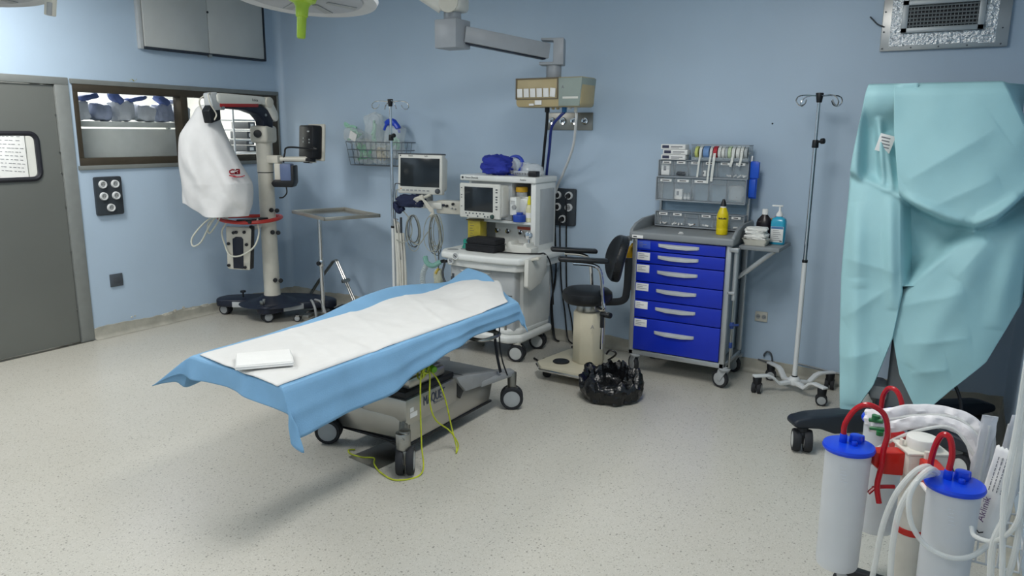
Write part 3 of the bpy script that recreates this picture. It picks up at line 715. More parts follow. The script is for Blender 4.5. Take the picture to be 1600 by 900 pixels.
# control box on the column
cbx = Vector((.80, -.73, 1.31))
mb = MB(); mb.box(cbx + Vector((-.05, -.02, .01)), (.055, .09, .19), (0, 0, .5), .006); mb.build('box_plate', OFFW, ms)
mb = MB(); mb.box(cbx + Vector((.03, 0, .03)), (.10, .10, .15), (0, 0, .5), .012); mb.build('power_box', mat('slate_blue_box', '#5f6f92', .45), ms)
mb = MB(); mb.prism([(-.11, -.065), (-.09, -.10), (.08, -.10), (.10, -.06), (.10, .09), (.075, .09), (.07, -.035), (-.08, -.035)], -.06, .06, 'xz', .008); mb.xf(Matrix.Translation(cbx) @ Matrix.Rotation(.5, 4, 'Z')); mb.build('holder_tray', BLACK, ms)
mb = MB(); mb.tube([cbx+Vector((.03, -.02, -.09)), cbx+Vector((.035, -.02, -.15)), cbx+Vector((0, -.03, -.19)), cbx+Vector((-.06, -.02, -.2))], .006, 7); mb.build('box_cable', BLACK, ms)
# red handling ring
RC = Vector((.52, -.90, .925)); 
mb = MB(); mb.tube([RC + Vector((.265*math.cos(t), .265*math.sin(t), .008*math.sin(t*2))) for t in [2*PI*i/28 for i in range(28)]], .0165, 10, closed=True, n=3)
mb.build('red_handle_ring', mat('red_enamel', '#c23a34', .35), ms)
mb = MB()
for s_ in (-1, 1):
    p = RC + sd*.04*s_ + vd*.26; mb.box(p, (.05, .03, .035), (0, 0, .54), .006)
mb.b2(CX-.03, CX+.06, CY-.30, CY-.05, .915, .935, .004); mb.build('ring_bracket', BLACK, ms)
# foot switch hanging below the ring
FB = Matrix.Translation((.50, -1.02, .68)) @ Matrix.Rotation(.54, 4, 'Z') @ Matrix.Rotation(.05, 4, 'Y')
mb = MB(); mb.prism([(-.11, .18), (.105, .18), (.115, .165), (.10, -.2), (-.085, -.2), (-.1, -.19)], -.035, .0, 'xz', .006); mb.xf(FB); fs = mb.build('pedal_plate', OFFW, ms)
mb = MB(); mb.prism([(-.05, .075), (-.02, .095), (.03, .095), (.045, .075), (.045, -.19), (-.045, -.19)], -.041, -.034, 'xz', .002); mb.xf(FB); mb.build('pedal_recess', NAVY, fs)
mb = MB(); mb.prism([(.095, .2), (.125, .19), (.115, -.19), (.09, -.19)], -.03, .03, 'xz', .004); mb.xf(FB); mb.build('pedal_side', BLACK, fs)
mb = MB()
for u, z in ((-.04, .13), (-.015, .135), (.055, .14), (-.085, .03), (.075, .03), (-.085, -.165), (.06, -.175)): mb.cyl(FB @ Vector((u, -.035, z)), FB @ Vector((u, -.052, z)), .014, seg=12, bev=.003)
mb.build('pedal_knobs', BLACK, fs)
mb = MB(); mb.tube([(CX-.02, CY-.04, .86), (.54, -.92, .84), (.50, -1.0, .84)], .02, 10); mb.build('pedal_bracket', LGREY, ms)
CBL = mat('ivory_cable', '#d6d6c8', .5)
for pts in ([(.42, -1.20, .95), (.33, -1.20, .86), (.22, -1.21, .72), (.12, -1.22, .68), (.10, -1.2, .76), (.2, -1.12, .90), (.34, -1.1, .95), (.44, -1.08, .93), (.40, -1.12, .82), (.43, -1.12, .70), (.50, -1.13, .62), (.60, -1.10, .62), (.72, -1.05, .70), (.76, -1.02, .82), (.70, -.98, .91), (.64, -.92, .93)],
            [(.50, -1.2, .98), (.42, -1.18, .90), (.28, -1.16, .80), (.25, -1.14, .88), (.33, -1.1, .94), (.5, -1.16, .94), (.62, -1.15, .92)]):
    mb = MB(); mb.tube(pts, .0075, 7); mb.build('cable', CBL, ms)
mb = MB(); mb.tube([(.92, -.60, .165), (1.0, -.66, .17), (1.07, -.70, .12), (1.06, -.68, .02)], .011, 8); mb.tube([(.93, -.56, .165), (1.05, -.6, .16), (1.12, -.62, .06), (1.1, -.6, .015)], .011, 8); mb.build('mains_cable', GREYP, ms)
# ---- white dust cover over the microscope head
CVM = mat('white_cover_fabric', '#dcdcdc', .7, var=.03, bump=.1, bscale=30, subs=.1)
# rows: height, left u, right u, depth; measured on the cover
CD = Vector((.515, -.857, 0)); CR = Vector((.857, .515, 0)); CO = Vector((.56, -1.25, 0))
tabc = [(1.905, -.03, .02, .03), (1.885, -.12, .03, .06), (1.80, -.175, .045, .10), (1.72, -.235, .07, .13), (1.63, -.285, .105, .15), (1.45, -.30, .185, .17), (1.30, -.295, .27, .175), (1.24, -.295, .29, .175), (1.12, -.30, .285, .16), (0.0, -.30, .25, .14)]
rows_ = []
for i, (z, a, b, d) in enumerate(tabc):
    row = []
    for k in range(56):
        t = 2*PI*k/56; cu_, su_ = math.cos(t), math.sin(t)
        u = (a+b)/2 + (b-a)/2*math.copysign(abs(cu_)**.85, cu_)
        zz = z
        if i == len(tabc)-1: zz = lerp(1.09, .985, min(1, max(0, (u+.27)/.2))) + (.04 if su_ < 0 else 0)*.6
        if i == len(tabc)-2: zz = lerp(1.15, 1.09, (u+.3)/.6)
        f = max(0, (1.85-zz)/.9); 
        # sweeping folds that run from the top towards lower right
        fold = .030*f*math.sin(7.5*(u*1.25+(1.9-zz)*-.42)*2+1) + .022*f*nz(u*9, zz*4, su_*2) + .010*f*math.sin(t*7+zz*5)
        v = su_*d*(1+.12*math.sin(t*3+zz*4)*f) + (fold if su_ > 0 else -fold)*abs(su_)
        row.append(CO + CR*u + CD*v + Vector((0, 0, zz)))
    rows_.append(row)
# resample with more rows
def dens(rows_, n):
    out = []
    m = len(rows_[0]); cols = [smooth_path([r[j] for r in rows_], n) for j in range(m)]
    return [[cols[j][i] for j in range(m)] for i in range(len(cols[0]))]
D_ = dens(rows_, 6)
for r in D_:
    for p in r:
        w_ = max(0, min(1, (1.88-p.z)/.5))
        p += CD*(.014*nz(p.x*13+p.z*5, p.y*13, p.z*5)*w_ + .05*w_*abs(nz((p-CO).dot(CR)*8+p.z*3.2, 3.3, p.z*1.5)))
mb = MB().rows(D_, closed=True); mb.lathe([(0, .0), (.02, -.008)], (CO + CR*-.005 + Vector((0, 0, 1.91)))[:], seg=12)
mb = MB().rows(D_, closed=True); o = mb.build('dust_cover', CVM, angle=60, solid=.003, sub=1); tag(o, 'white fabric dust cover hanging over the microscope head', 'cover')
def cover_front(u, z):
    best = max((p for r in D_ for p in r if abs((p-CO).dot(CR)-u) < .03 and abs(p.z-z) < .03), key=lambda p: (p-CO).dot(CD), default=CO+CR*u); return (best-CO).dot(CD)
REDI = mat('red_print', '#c01f35', .6, var=0)
uv_, zz_ = .20, 1.37
tm = text_mb('ca', .085, facing(CO + CR*uv_ + CD*.0 + Vector((0, 0, zz_)), CD), .0008, True); tm.tube([facing(CO + CR*uv_ + Vector((0, 0, zz_)), CD) @ Vector(p) for p in ((-.03, -.035, 0), (.03, -.05, 0), (.065, -.04, 0))], .004, 6)
for v in tm.V:
    u_ = (v-CO).dot(CR); v += CD*(cover_front(u_, v.z)+.0035-((v-CO).dot(CD)))
tm.build('lettering', REDI, o, label='red lettering at the right edge of the cover')
# ================================================================ INSTRUMENT (MAYO) STAND
my = thing('instrument_stand', 'steel instrument stand with empty tray beside the microscope', 'instrument stand', (1.07, -.60, 0))
tc_ = Vector((1.185, -.52, .965)); ta = Vector((.68, -.27, 0)).normalized(); tbv = Vector((.27, .68, 0)).normalized()
TM_ = Matrix(((ta.x, tbv.x, 0, tc_.x), (ta.y, tbv.y, 0, tc_.y), (0, 0, 1, tc_.z), (0, 0, 0, 1)))
TRIM_ = mat('tray_rim_steel', '#b5b2a8', .35, metal=.7, var=.06); mb = MB(); W2, D2 = .355, .255
ins = [(-W2, -D2), (W2, -D2), (W2, D2), (-W2, D2)]
for k in range(4):
    (x0, y0), (x1, y1) = ins[k], ins[(k+1) % 4]; L_ = math.hypot(x1-x0, y1-y0); a = math.atan2(y1-y0, x1-x0)
    mb.mat(TRIM_).box(((x0+x1)/2, (y0+y1)/2, .012), (L_+.014, .014, .03), (0, 0, a), .003)
mb.mat(mat('polished_tray_steel', '#b9bab8', .14, metal=1, var=.03)); mb.b2(-W2, W2, -D2, D2, -.002, .002); mb.xf(TM_); mb.build('tray', None, my)
mb = MB(); mb.tube([(1.07, -.60, .06), (1.07, -.60, .955)], .02, 16, smooth=False); mb.cyl((1.07, -.6, .5), (1.07, -.6, .56), .027, seg=16, bev=.004); mb.build('post', CHROME, my)
mb = MB(); mb.box(TM_ @ Vector((-.02, -.06, -.012)), (.5, .03, .015), (0, 0, -.38), .003); mb.box(TM_ @ Vector((-.08, 0, -.012)), (.03, .4, .015), (0, 0, -.38), .003); mb.build('tray_bracket', STEELD, my)
mb = MB(); mb.cyl((1.07, -.645, .53), (1.07, -.62, .53), .02, seg=12, bev=.003); mb.build('lock_knob', BLACK, my)
mb = MB(); mb.box((1.16, -.56, .066), (.50, .07, .03), (0, 0, .42), .005); mb.box((.98, -.64, .066), (.06, .36, .03), (0, 0, .42), .005); mb.build('foot_frame', STEELD, my)
for x, y in ((.915, -.77), (1.05, -.50), (1.40, -.45)): caster(my, x, y, .032, .6, True, .06, STEEL, HUBG, .035, 0)
# foot pedal with wire handle; the handle's left leg is its wall shadow built as rod
fp = thing('foot_pedal', 'black foot pedal with bent steel carrying handle, its left leg a wall shadow built as rod, on the floor behind the instrument stand', 'pedal', (1.13, -.28, 0))
mb = MB(); mb.prism([(-.15, .0), (.17, .0), (.17, .035), (.08, .045), (-.15, .03)], -.12, .12, 'xz', .006); mb.xf(Matrix.Translation((1.14, -.30, .001)) @ Matrix.Rotation(.3, 4, 'Z')); mb.build('pedal_base', BLACK, fp)
mb = MB(); mb.prism([(-.16, .05), (.15, .085), (.15, .105), (-.16, .066)], -.11, .11, 'xz', .005); mb.xf(Matrix.Translation((1.14, -.30, .001)) @ Matrix.Rotation(.3, 4, 'Z')); mb.build('pedal_plate', NAVY, fp)
mb = MB()
for dy in (-.012, .012):
    mb.tube([(1.20, -.30+dy, .09), (1.06, -.27+dy, .28), (.915, -.24+dy, .475), (.895, -.235+dy, .49), (.86, -.235+dy, .475), (.66, -.24+dy, .26), (.45, -.24+dy, .008)], .009, 8, smooth=False)  # points left of the apex follow the handle's shadow, modelled as solid rod
mb.cyl((1.04, -.31, .31), (1.04, -.22, .31), .018, seg=12, bev=.003); mb.build('handle', STEEL, fp)
# ================================================================ FIXTURES ON THE LEFT WALL
hm = mat('grey_hatch_sheet', '#c3c6c4', .45, metal=.1, var=.08, scale=2)
ht = thing('wall_hatch', 'large grey metal hatch cover high on the left wall above the window', 'hatch', (0, -.85, 2.36))
mb = MB(); mb.b2(.0, .05, -1.47, -.85, 2.37, 2.99, .004); mb.build('hatch_sheet', hm, ht)
mb = MB(); mb.b2(.0, .05, -.845, -.23, 2.37, 2.99, .004); mb.build('hatch_sheet', hm, ht)
mb = MB(); mb.b2(.0, .058, -1.475, -.222, 2.352, 2.368, .003); mb.b2(.0, .058, -.228, -.212, 2.352, 2.99, .003); mb.build('dark_edging', mat('dark_seal', '#242c38', .6), ht)
mb = MB(); mb.b2(0, .04, -1.51, -1.475, 2.35, 2.99, .004); mb.build('side_frame', LGREY, ht)
mb = MB(); mb.cyl((.05, -.845, 2.72), (.056, -.845, 2.72), .01, seg=10); mb.build('keyhole', INK, ht)
mb = MB(); mb.b2(.04, .062, -.865, -.83, 2.335, 2.36, .003); mb.build('latch', STEEL, ht)
SKW = mat('socket_white', '#dcdfe0', .35)
def socket_block(name, label, cx, cz, axis, w_, h_, cells, plug=()):
    t = thing(name, label, 'socket panel', (0, cx, cz) if axis == 'x' else (cx, 0, cz))
    def Q(u, d, z): return Vector((d, cx+u, cz+z)) if axis == 'x' else Vector((cx+u, -d, cz+z))
    nv = Vector((1, 0, 0)) if axis == 'x' else Vector((0, -1, 0))
    mb = MB(); pts = rrect(-w_/2, w_/2, -h_/2, h_/2, .015, 4)
    if axis == 'x': mb.prism([(cx+a, cz+b) for a, b in pts], 0, .028, 'yz', .004)
    else: mb.prism([(cx+a, cz+b) for a, b in pts], -.028, 0, 'xz', .004)
    mb.build('panel', mat('dark_socket_panel', '#343a40', .4, var=.05), t)
    for i, (u, z) in enumerate(cells):
        mb = MB().mat(SKW); mb.lathe([(.0, .01), (.02, .01), (.022, .018), (.03, .018), (.033, .0)], Q(u, .027, z), nv, 24)
        mb.mat(BLACK if i in plug else GREYP); mb.lathe([(0, .012), (.0195, .0115), (.0195, .004)], Q(u, .0275, z), nv, 18)
        if i not in plug:
            for s_ in (-.008, .008): mb.mat(INK); mb.lathe([(0, .0132), (.003, .0128), (.003, .01)], Q(u+s_, .0272, z), nv, 8)
        mb.build('socket', None, t)
    return t
cells5 = [(-.052, .095), (.052, .095), (-.052, .0), (.052, .0), (0, -.095)]
socket_block('socket_panel', 'dark rounded panel with five white sockets on the left wall below the window', -1.885, 1.165, 'x', .225, .31, cells5)
st = thing('switch_plate', 'small square dark grey switch plate low on the left wall', 'switch plate', (0, -1.885, .465))
mb = MB(); mb.b2(0, .012, -1.94, -1.83, .412, .518, .004); mb.build('plate', mat('slate_plate', '#4d545b', .45), st)
mb = MB(); mb.b2(.0115, .0145, -1.915, -1.855, .44, .49, .002); mb.build('rocker', DGREY, st)
# paper curl of yellow tape above the window
mb = MB(); mb.tube([(.018, -1.62, 2.085), (.025, -1.60, 2.10), (.02, -1.575, 2.085), (.03, -1.56, 2.105)], (.006, .001), 6, flat=(0, 0, 1)); tag(mb.build('tape_scrap', mat('yellow_tape', '#b9ae4d', .6)), 'scrap of yellow tape on the top edge of the window trim', 'tape')
# ================================================================ IV POLES
def iv_pole(label, loc, wheels, tube_extra=False):
    t = thing('iv_pole', label, 'IV pole', loc); X, Y = loc[0], loc[1]
    mb = MB(); mb.lathe([(0, .05), (.035, .05), (.04, .06), (.04, .085), (.03, .1), (.022, .105), (0, .105)], (X, Y, 0), seg=24); mb.build('hub', WENAM, t)
    for wx, wy in wheels:
        d = Vector((wx-X, wy-Y, 0)); L_ = d.length; a = math.atan2(d.y, d.x)
        prof = [(.0, .055), (L_*.42, .05), (L_*.62, .10), (L_*.74, .112), (L_+.03, .112), (L_+.03, .126), (L_*.70, .126), (L_*.57, .112), (L_*.40, .068), (0, .085)]
        m2 = MB(); m2.prism(prof, -.021, .021, 'xz', .004); m2.xf(Matrix.Translation((X, Y, 0)) @ Matrix.Rotation(a, 4, 'Z')); lg = m2.build('leg', WENAM, t)
        caster(lg, wx, wy, .037, a+.9, True, .113, BLACK, HUBG, .042, 0)
    mb = MB(); mb.cyl((X, Y, .1), (X, Y, .90), .016, seg=18); mb.build('lower_tube', WENAM, t)
    mb = MB(); mb.cyl((X, Y, .885), (X, Y, .905), .018, seg=18, bev=.003); mb.cyl((X, Y, .1), (X, Y, .112), .02, seg=18, bev=.003); mb.build('ring', BLACK, t)
    mb = MB(); mb.cyl((X, Y, .9), (X, Y, 1.66), .0125, seg=16); mb.cyl((X, Y, 1.66), (X, Y, 1.93), .010, seg=16); mb.build('upper_tube', CHROME, t)
    mb = MB(); mb.cyl((X, Y, 1.625), (X, Y, 1.675), .021, .019, 16, .004); mb.cyl((X, Y, 1.66), (X+.045, Y-.02, 1.668), .008, seg=10); mb.cyl((X+.035, Y-.015, 1.667), (X+.055, Y-.024, 1.669), .018, seg=14, bev=.004); mb.build('height_clamp', BLACK, t)
    mb = MB(); mb.cyl((X, Y, 1.905), (X, Y, 1.965), .017, .024, 16, .004); mb.build('head', BLACK, t)
    for k in range(4):
        a = .5 + k*PI/2 + (.3 if k % 2 else 0); d = Vector((math.cos(a), math.sin(a), 0)); s_ = Vector((-d.y, d.x, 0)); P0 = Vector((X, Y, 1.945))
        mb = MB(); mb.tube([P0 + d*.01, P0 + d*.09 + Vector((0, 0, .004)), P0 + d*.135 + Vector((0, 0, -.006)) + s_*.01, P0 + d*.15 + Vector((0, 0, -.035)) + s_*.025, P0 + d*.13 + Vector((0, 0, -.06)) + s_*.035, P0 + d*.1 + Vector((0, 0, -.05)) + s_*.035, P0 + d*.088 + Vector((0, 0, -.025)) + s_*.03], .0042, 7)
        mb.build('hook', CHROME, t)
    return t
iv_pole('white based IV pole standing alone by the back wall right of the drawer cart', (5.14, -.30, 0), ((4.935, -.47), (5.345, -.48), (5.34, -.12), (4.95, -.13)))
ivl = iv_pole('IV pole behind the operating table in front of the wall basket', (1.79, -.45, 0), ((1.58, -.62), (2.0, -.62), (2.0, -.27), (1.59, -.28)))
mb = MB()
tubing = mat('cream_tubing', '#d9d8d0', .45)
hl = thing('tubing_bundle', 'bundle of cream infusion tubing hanging from the IV pole behind the table', 'tubing', (1.82, -.47, .9))
for k, (dx, dy, z1) in enumerate(((.035, -.01, .33), (.05, .0, .30), (.065, -.01, .36), (.08, .005, .27), (.07, .01, .34))):
    m2 = MB(); m2.tube([(1.80+dx*.5, -.455+dy, .965-k*.008), (1.80+dx*.9, -.46+dy, .9), (1.80+dx*.95, -.46+dy, .75), (1.80+dx*1.15, -.46+dy, .55), (1.80+dx*1.2, -.46+dy, z1+.05), (1.80+dx*1.5, -.46+dy, z1), (1.80+dx*1.55, -.46+dy, z1+.25), (1.80+dx*1.35, -.46+dy, .85)], .0085, 7); m2.build('tube', tubing, hl)
m2 = MB(); m2.b2(1.885, 1.893, -.475, -.45, .62, .985, .002); m2.build('spiral_strip', DGREY, hl)
m2 = MB(); m2.tube([(1.815, -.447, .955), (1.83, -.45, .965), (1.845, -.45, .96)], .006, 7); m2.tube([(1.80, -.447, .965), (1.815, -.447, .955)], .006, 7); m2.build('tie', GREYP, hl)
# ================================================================ WIRE BASKET ON THE BACK WALL
bk = thing('wire_basket', 'grey wire basket on the back wall filled with bagged breathing masks', 'basket', (1.37, -.02, 1.4))
BX0, BX1, BZ0, BZ1, BY = 1.04, 1.70, 1.395, 1.605, -.20
WIRE = mat('grey_wire', '#7d848c', .35, metal=.7, var=0)
mb = MB()
for z, e in ((BZ1, 0), (BZ1-.07, .01), (BZ1-.14, .02), (BZ0, .035)):
    mb.tube([(BX0+e, -.012, z), (BX0+e, BY+e*.5, z), (BX1-e, BY+e*.5, z), (BX1-e, -.012, z)], .004, 6, smooth=False)
for i in range(12):
    t = i/11; xt = lerp(BX0, BX1, t); xb = lerp(BX0+.035, BX1-.035, t)
    mb.tube([(xt, BY, BZ1), (xb, BY+.017, BZ0), (xb, -.012, BZ0)], .0025, 5, smooth=False)
for y in (-.06, -.12): mb.tube([(BX0, y, BZ1), (BX0+.035, y, BZ0), (BX1-.035, y, BZ0), (BX1, y, BZ1)], .0025, 5, smooth=False)
mb.tube([(BX0, -.008, BZ1), (BX1, -.008, BZ1)], .004, 6, smooth=False); mb.build('wire_frame', WIRE, bk)
CLB = mat('clear_bag_film', '#f0f6f6', .18, trans=0, alpha=.27, var=.1, scale=30, bump=.6, bscale=25, spec=.9)
GTB = mat('green_tubing', '#3aa874', .4, var=.2, scale=18); PGT = mat('pale_green_tubing', '#9fd0ba', .4)
def crumple(c, s, sd, amp=.18, u=36, v=24, pw=.6):
    rnd = random.Random(sd); o = rnd.uniform(0, 50); mb = MB()
    def fn(w): 
        p = max(abs(w.x), abs(w.y), abs(w.z)); k = 1/(p**pw)
        return k*(1 + amp*nz(w.x*2.2+o, w.y*2.2, w.z*2.2) + amp*.8*abs(nz(w.x*5+o, w.y*5, w.z*5+o)))
    mb.ball(c, 1, s, u, v, fn); return mb
def tubing_knot(c, s, sd, n=16, r=.006):
    rnd = random.Random(sd); mb = MB(); P = [(c[0]+rnd.uniform(-1, 1)*s[0], c[1]+rnd.uniform(-1, 1)*s[1], c[2]+rnd.uniform(-1, 1)*s[2]) for _ in range(n)]
    mb.tube(P, r, 6, n=6); return mb
bags = [('clear bag with white label at the left end of the wall basket', (1.08, -.13, 1.66), (.10, .05, .075), PGT, (.06, .03, .05), .35),
        ('clear bag of green tubing in the middle left of the wall basket', (1.20, -.12, 1.52), (.10, .06, .11), GTB, (.085, .035, .075), 0),
        ('tall clear bag standing in the middle of the wall basket', (1.29, -.08, 1.70), (.10, .045, .16), PGT, (.03, .02, .11), -.1),
        ('clear bag of grey and cream parts behind the IV pole in the basket', (1.40, -.12, 1.50), (.085, .06, .09), mat('cream_parts', '#c3b99e', .5), (.06, .03, .07), 0),
        ('clear bag with a blue mask cushion at the right of the wall basket', (1.55, -.12, 1.61), (.095, .055, .14), PGT, (.05, .03, .08), .15)]
for i, (lab, c, s, tm_, ts, rot) in enumerate(bags):
    o = thing('mask_bag', lab, 'bag', c, 0, 'bagged masks in the wall basket')
    mb = crumple((0, 0, 0), s, i); mb.xf(Matrix.Translation(c) @ Matrix.Rotation(rot, 4, 'Y')); mb.build('film', CLB, o)
    tubing_knot(c, ts, i+10, 26 if i in (1, 3) else 13, .010).build('tubing', tm_, o)
    if i == 0: 
        mb = MB(); mb.box((1.115, -.185, 1.655), (.085, .004, .075), (.1, .45, 0)); mb.build('label', PAPER, o)
        mb = MB(); mb.tube([(1.07, -.14, 1.70), (1.03, -.15, 1.755), (.99, -.15, 1.77), (1.02, -.16, 1.74), (1.08, -.15, 1.745), (1.13, -.15, 1.73)], .012, 8); mb.build('tubing', PGT, o)
    if i == 4:
        mb = MB(); mb.tube([(1.46, -.15, 1.715), (1.50, -.15, 1.775), (1.56, -.15, 1.785), (1.615, -.15, 1.74), (1.635, -.15, 1.69)], (.012, .028, .03, .026, .012), 10); mb.build('mask_cushion', mat('blue_mask', '#1d46c4', .35), o)
# ================================================================ PATIENT MONITOR (on the swing arm of the anaesthesia machine)
pm = thing('patient_monitor', 'white patient monitor with dark screen on a swing arm left of the anaesthesia machine', 'monitor', (2.1, -.40, 1.2))
PMX, PMY, PMZ = 2.085, -.42, 1.355
PR = Matrix.Translation((PMX, PMY, PMZ)) @ Matrix.Rotation(.10, 4, 'Z') @ Matrix.Rotation(-.05, 4, 'X')
mb = MB(); mb.prism(rrect(-.215, .215, -.165, .165, .012, 4), -.03, .02, 'xz', .008); mb.prism(rrect(-.19, .19, -.14, .14, .03, 4), .015, .11, 'xz', .015); mb.xf(PR); hs = mb.build('screen_housing', WHITE, pm)
mb = MB(); mb.b2(-.19, .19, -.0325, -.028, -.105, .13, .001); mb.xf(PR); mb.build('screen', SCREEN, hs)
mb = MB(); mb.cyl((.178, -.03, -.135), (.178, -.05, -.135), .022, .02, 20, .004); mb.xf(PR); mb.build('knob', DGREY, hs)
mb = MB(); mb.b2(-.214, .214, -.034, .03, .158, .17, .004); mb.xf(PR); mb.build('top_seal', DGREY, hs)
mb = MB().mat(GREYP)
for i in range(7): mb.b2(-.17+i*.04, -.145+i*.04, -.0325, -.03, -.142, -.13, .001)
mb.mat(mat('amber_key', '#b98a63', .5)); mb.b2(-.19, -.178, -.0325, -.03, -.128, -.12, .001); mb.xf(PR); mb.build('key_strip', None, hs)
text_mb('Datex', .018, PR @ facing((-.09, -.0312, .149), (0, -1, 0)), .0006).build('lettering', INK, hs); text_mb('Light', .016, PR @ facing((.06, -.0312, .149), (0, -1, 0)), .0006).build('lettering', INK, hs)
mb = MB(); mb.lathe([(0, 0), (.006, 0), (.006, .002), (0, .002)], PR @ Vector((-.19, -.031, .149)), (0, -1, 0), 10); mb.build('logo_dot', INK, hs)
mb = MB(); mb.box((2.08, -.38, 1.16), (.12, .1, .08), bev=.015); mb.build('tilt_neck', GREYP, pm)
mb = MB(); mb.box((2.12, -.41, 1.105), (.40, .13, .055), (0, 0, .02), .01); rk_ = mb.build('module_rack', WHITE, pm)
mb = MB(); mb.prism([(2.26, -.46), (2.60, -.41), (2.60, -.33), (2.26, -.36)], 1.04, 1.15, 'xy', .012); arm_ = mb.build('swing_arm', OFFW, pm)
for i in range(6):
    mb = MB(); mb.cyl((1.965+i*.035, -.475, 1.09), (1.965+i*.035, -.487, 1.09), .013, seg=12, bev=.002); mb.build('connector', PAPER, rk_)
for i, (x, z) in enumerate(((2.30, 1.115), (2.335, 1.112), (2.365, 1.108), (2.42, 1.125), (2.41, 1.09), (2.44, 1.085))):
    mb = MB(); mb.cyl((x, -.455+(x-2.3)*.15, z), (x, -.47+(x-2.3)*.15, z), .011 if i < 4 else .007, seg=10); mb.build('socket', [NAVY, NAVY, INK, BLACK, GREYP, GREYP][i], arm_)
CUFF = mat('navy_cuff_fabric', '#1e2746', .8, bump=.2, bscale=80)
mb = crumple((2.03, -.50, 1.135), (.12, .05, .05), 31, .25); mb.tube([(1.93, -.50, 1.13), (1.89, -.51, 1.10), (1.91, -.515, 1.05), (1.96, -.51, 1.07)], (.02, .035, .03, .02), 8); mb.build('pressure_cuff', CUFF, pm, label='navy blood pressure cuff lying on the monitor rack')
LCB = mat('grey_lead_cable', '#a3a69c', .5, var=.25, scale=10); DCB = mat('dark_lead_cable', '#54595c', .5)
mb = MB()
for k in range(4): mb.tube([(2.05+.02*k, -.53, 1.12), (2.12+.02*k, -.545, 1.165+.008*k), (2.20, -.55, 1.155), (2.26, -.54, 1.10-.01*k), (2.28, -.53, 1.07), (2.25+.012*k, -.53, 1.02)], .009, 7)
mb.tube([(2.10, -.53, 1.15), (2.16, -.54, 1.16), (2.25, -.52, 1.20)], .012, 8); mb.build('thick_cable', OFFW, pm)
rnd = random.Random(12)
def loops(cx, cz, w_, h_, n, sd, name):
    rnd = random.Random(sd)
    for k in range(n):
        ww = w_*rnd.uniform(.6, 1.1); hh = h_*rnd.uniform(.75, 1.05); ox = rnd.uniform(-.02, .02); y = -.50-.006*k; tl = rnd.uniform(-.25, .25)
        P = [(cx+ox*.5+.012*math.sin(k), y, cz+.0)]
        for i in range(1, 12):
            t = i/12; a = 2*PI*t; P.append((cx+ox+ww*math.sin(a)*(.35+.65*math.sin(PI*t/1.0)**.5)*.5+tl*hh*.2*math.sin(PI*t), y-.004*math.cos(a), cz-hh*(1-math.cos(a))/2))
        P.append((cx+ox*.5, y, cz+.0))
        mb = MB(); mb.tube(P, .0032, 6, n=5); mb.build(name, LCB if k % 3 else DCB, pm)
loops(2.06, 1.02, .17, .30, 7, 3, 'lead_loop'); loops(2.30, 1.04, .17, .33, 9, 8, 'lead_loop')
for pts, m in (([(2.28, -.53, .82), (2.29, -.53, .72), (2.33, -.53, .60)], LCB), ([(2.33, -.53, .80), (2.335, -.53, .7), (2.33, -.53, .6)], DCB), ([(2.05, -.52, .80), (2.13, -.53, .78), (2.2, -.53, .86), (2.26, -.53, .93)], LCB), ([(1.90, -.48, 1.27), (1.83, -.46, 1.26), (1.83, -.46, 1.15), (1.87, -.48, 1.08)], DCB), ([(1.89, -.48, 1.22), (1.845, -.46, 1.21), (1.85, -.46, 1.12), (1.90, -.5, 1.06)], LCB), ([(1.87, -.49, 1.08), (1.84, -.48, 1.0), (1.86, -.48, .85)], DCB), ([(1.93, -.5, 1.06), (2.02, -.5, .97), (2.03, -.5, .85), (1.95, -.5, .78), (1.85, -.48, .79)], LCB)):
    mb = MB(); mb.tube(pts, .0045, 6); mb.build('lead', m, pm)
mb = crumple((2.335, -.53, .53), (.04, .03, .06), 44); mb.build('sensor_pouch', mat('pale_pouch', '#cfd2bd', .4, alpha=.8, var=.2, scale=30), pm)
mb = MB(); mb.cyl((2.325, -.56, .555), (2.345, -.545, .60), .012, seg=8); mb.build('sensor_tip', mat('yellow_tip', '#c9b04a', .5), pm)
# ================================================================ ANAESTHESIA MACHINE
AW = mat('machine_white', '#e4e6e3', .35, var=.03); AG = mat('machine_grey', '#b4b8ba', .42, var=.04)
am = thing('anaesthesia_machine', 'white anaesthesia workstation with display, shelf and worktop against the back wall', 'anaesthesia machine', (2.9, -.45, 0))
UX0, UX1, UYF, UYB = 2.535, 3.205, -.46, -.14
mb = MB(); mb.b2(UX0-.015, UX1+.012, UYF-.03, UYB, 1.325, 1.372, .012, 3); top = mb.build('top_shelf', AW, am)
text_mb('Datex-Ohmeda', .02, facing((UX0+.10, UYF-.031, 1.350), (0, -1, 0)), .0006).build('lettering', INK, top); text_mb('Aespire', .018, facing((UX1-.10, UYF-.031, 1.350), (0, -1, 0)), .0006).build('lettering', INK, top)
mb = MB(); mb.lathe([(0, 0), (.009, 0), (.009, .002), (0, .002)], (UX0+.015, UYF-.0305, 1.35), (0, -1, 0), 14); mb.build('logo_disc', INK, top)
mb = MB(); mb.b2(UX1-.045, UX1, UYF-.005, UYB, .79, 1.327, .008); mb.build('side_panel', AW, am)
mb = MB(); mb.b2(UX0, UX0+.04, UYF+.08, UYB, .79, 1.327, .008); mb.build('side_panel', AW, am)
mb = MB(); mb.b2(UX0+.03, UX1-.03, UYB-.02, UYB, .79, 1.327, .003); mb.build('back_panel', AG, am)
mb = MB(); mb.b2(UX0+.03, UX1-.043, UYF+.005, UYB, 1.005, 1.027, .004); mb.build('shelf', AW, am)
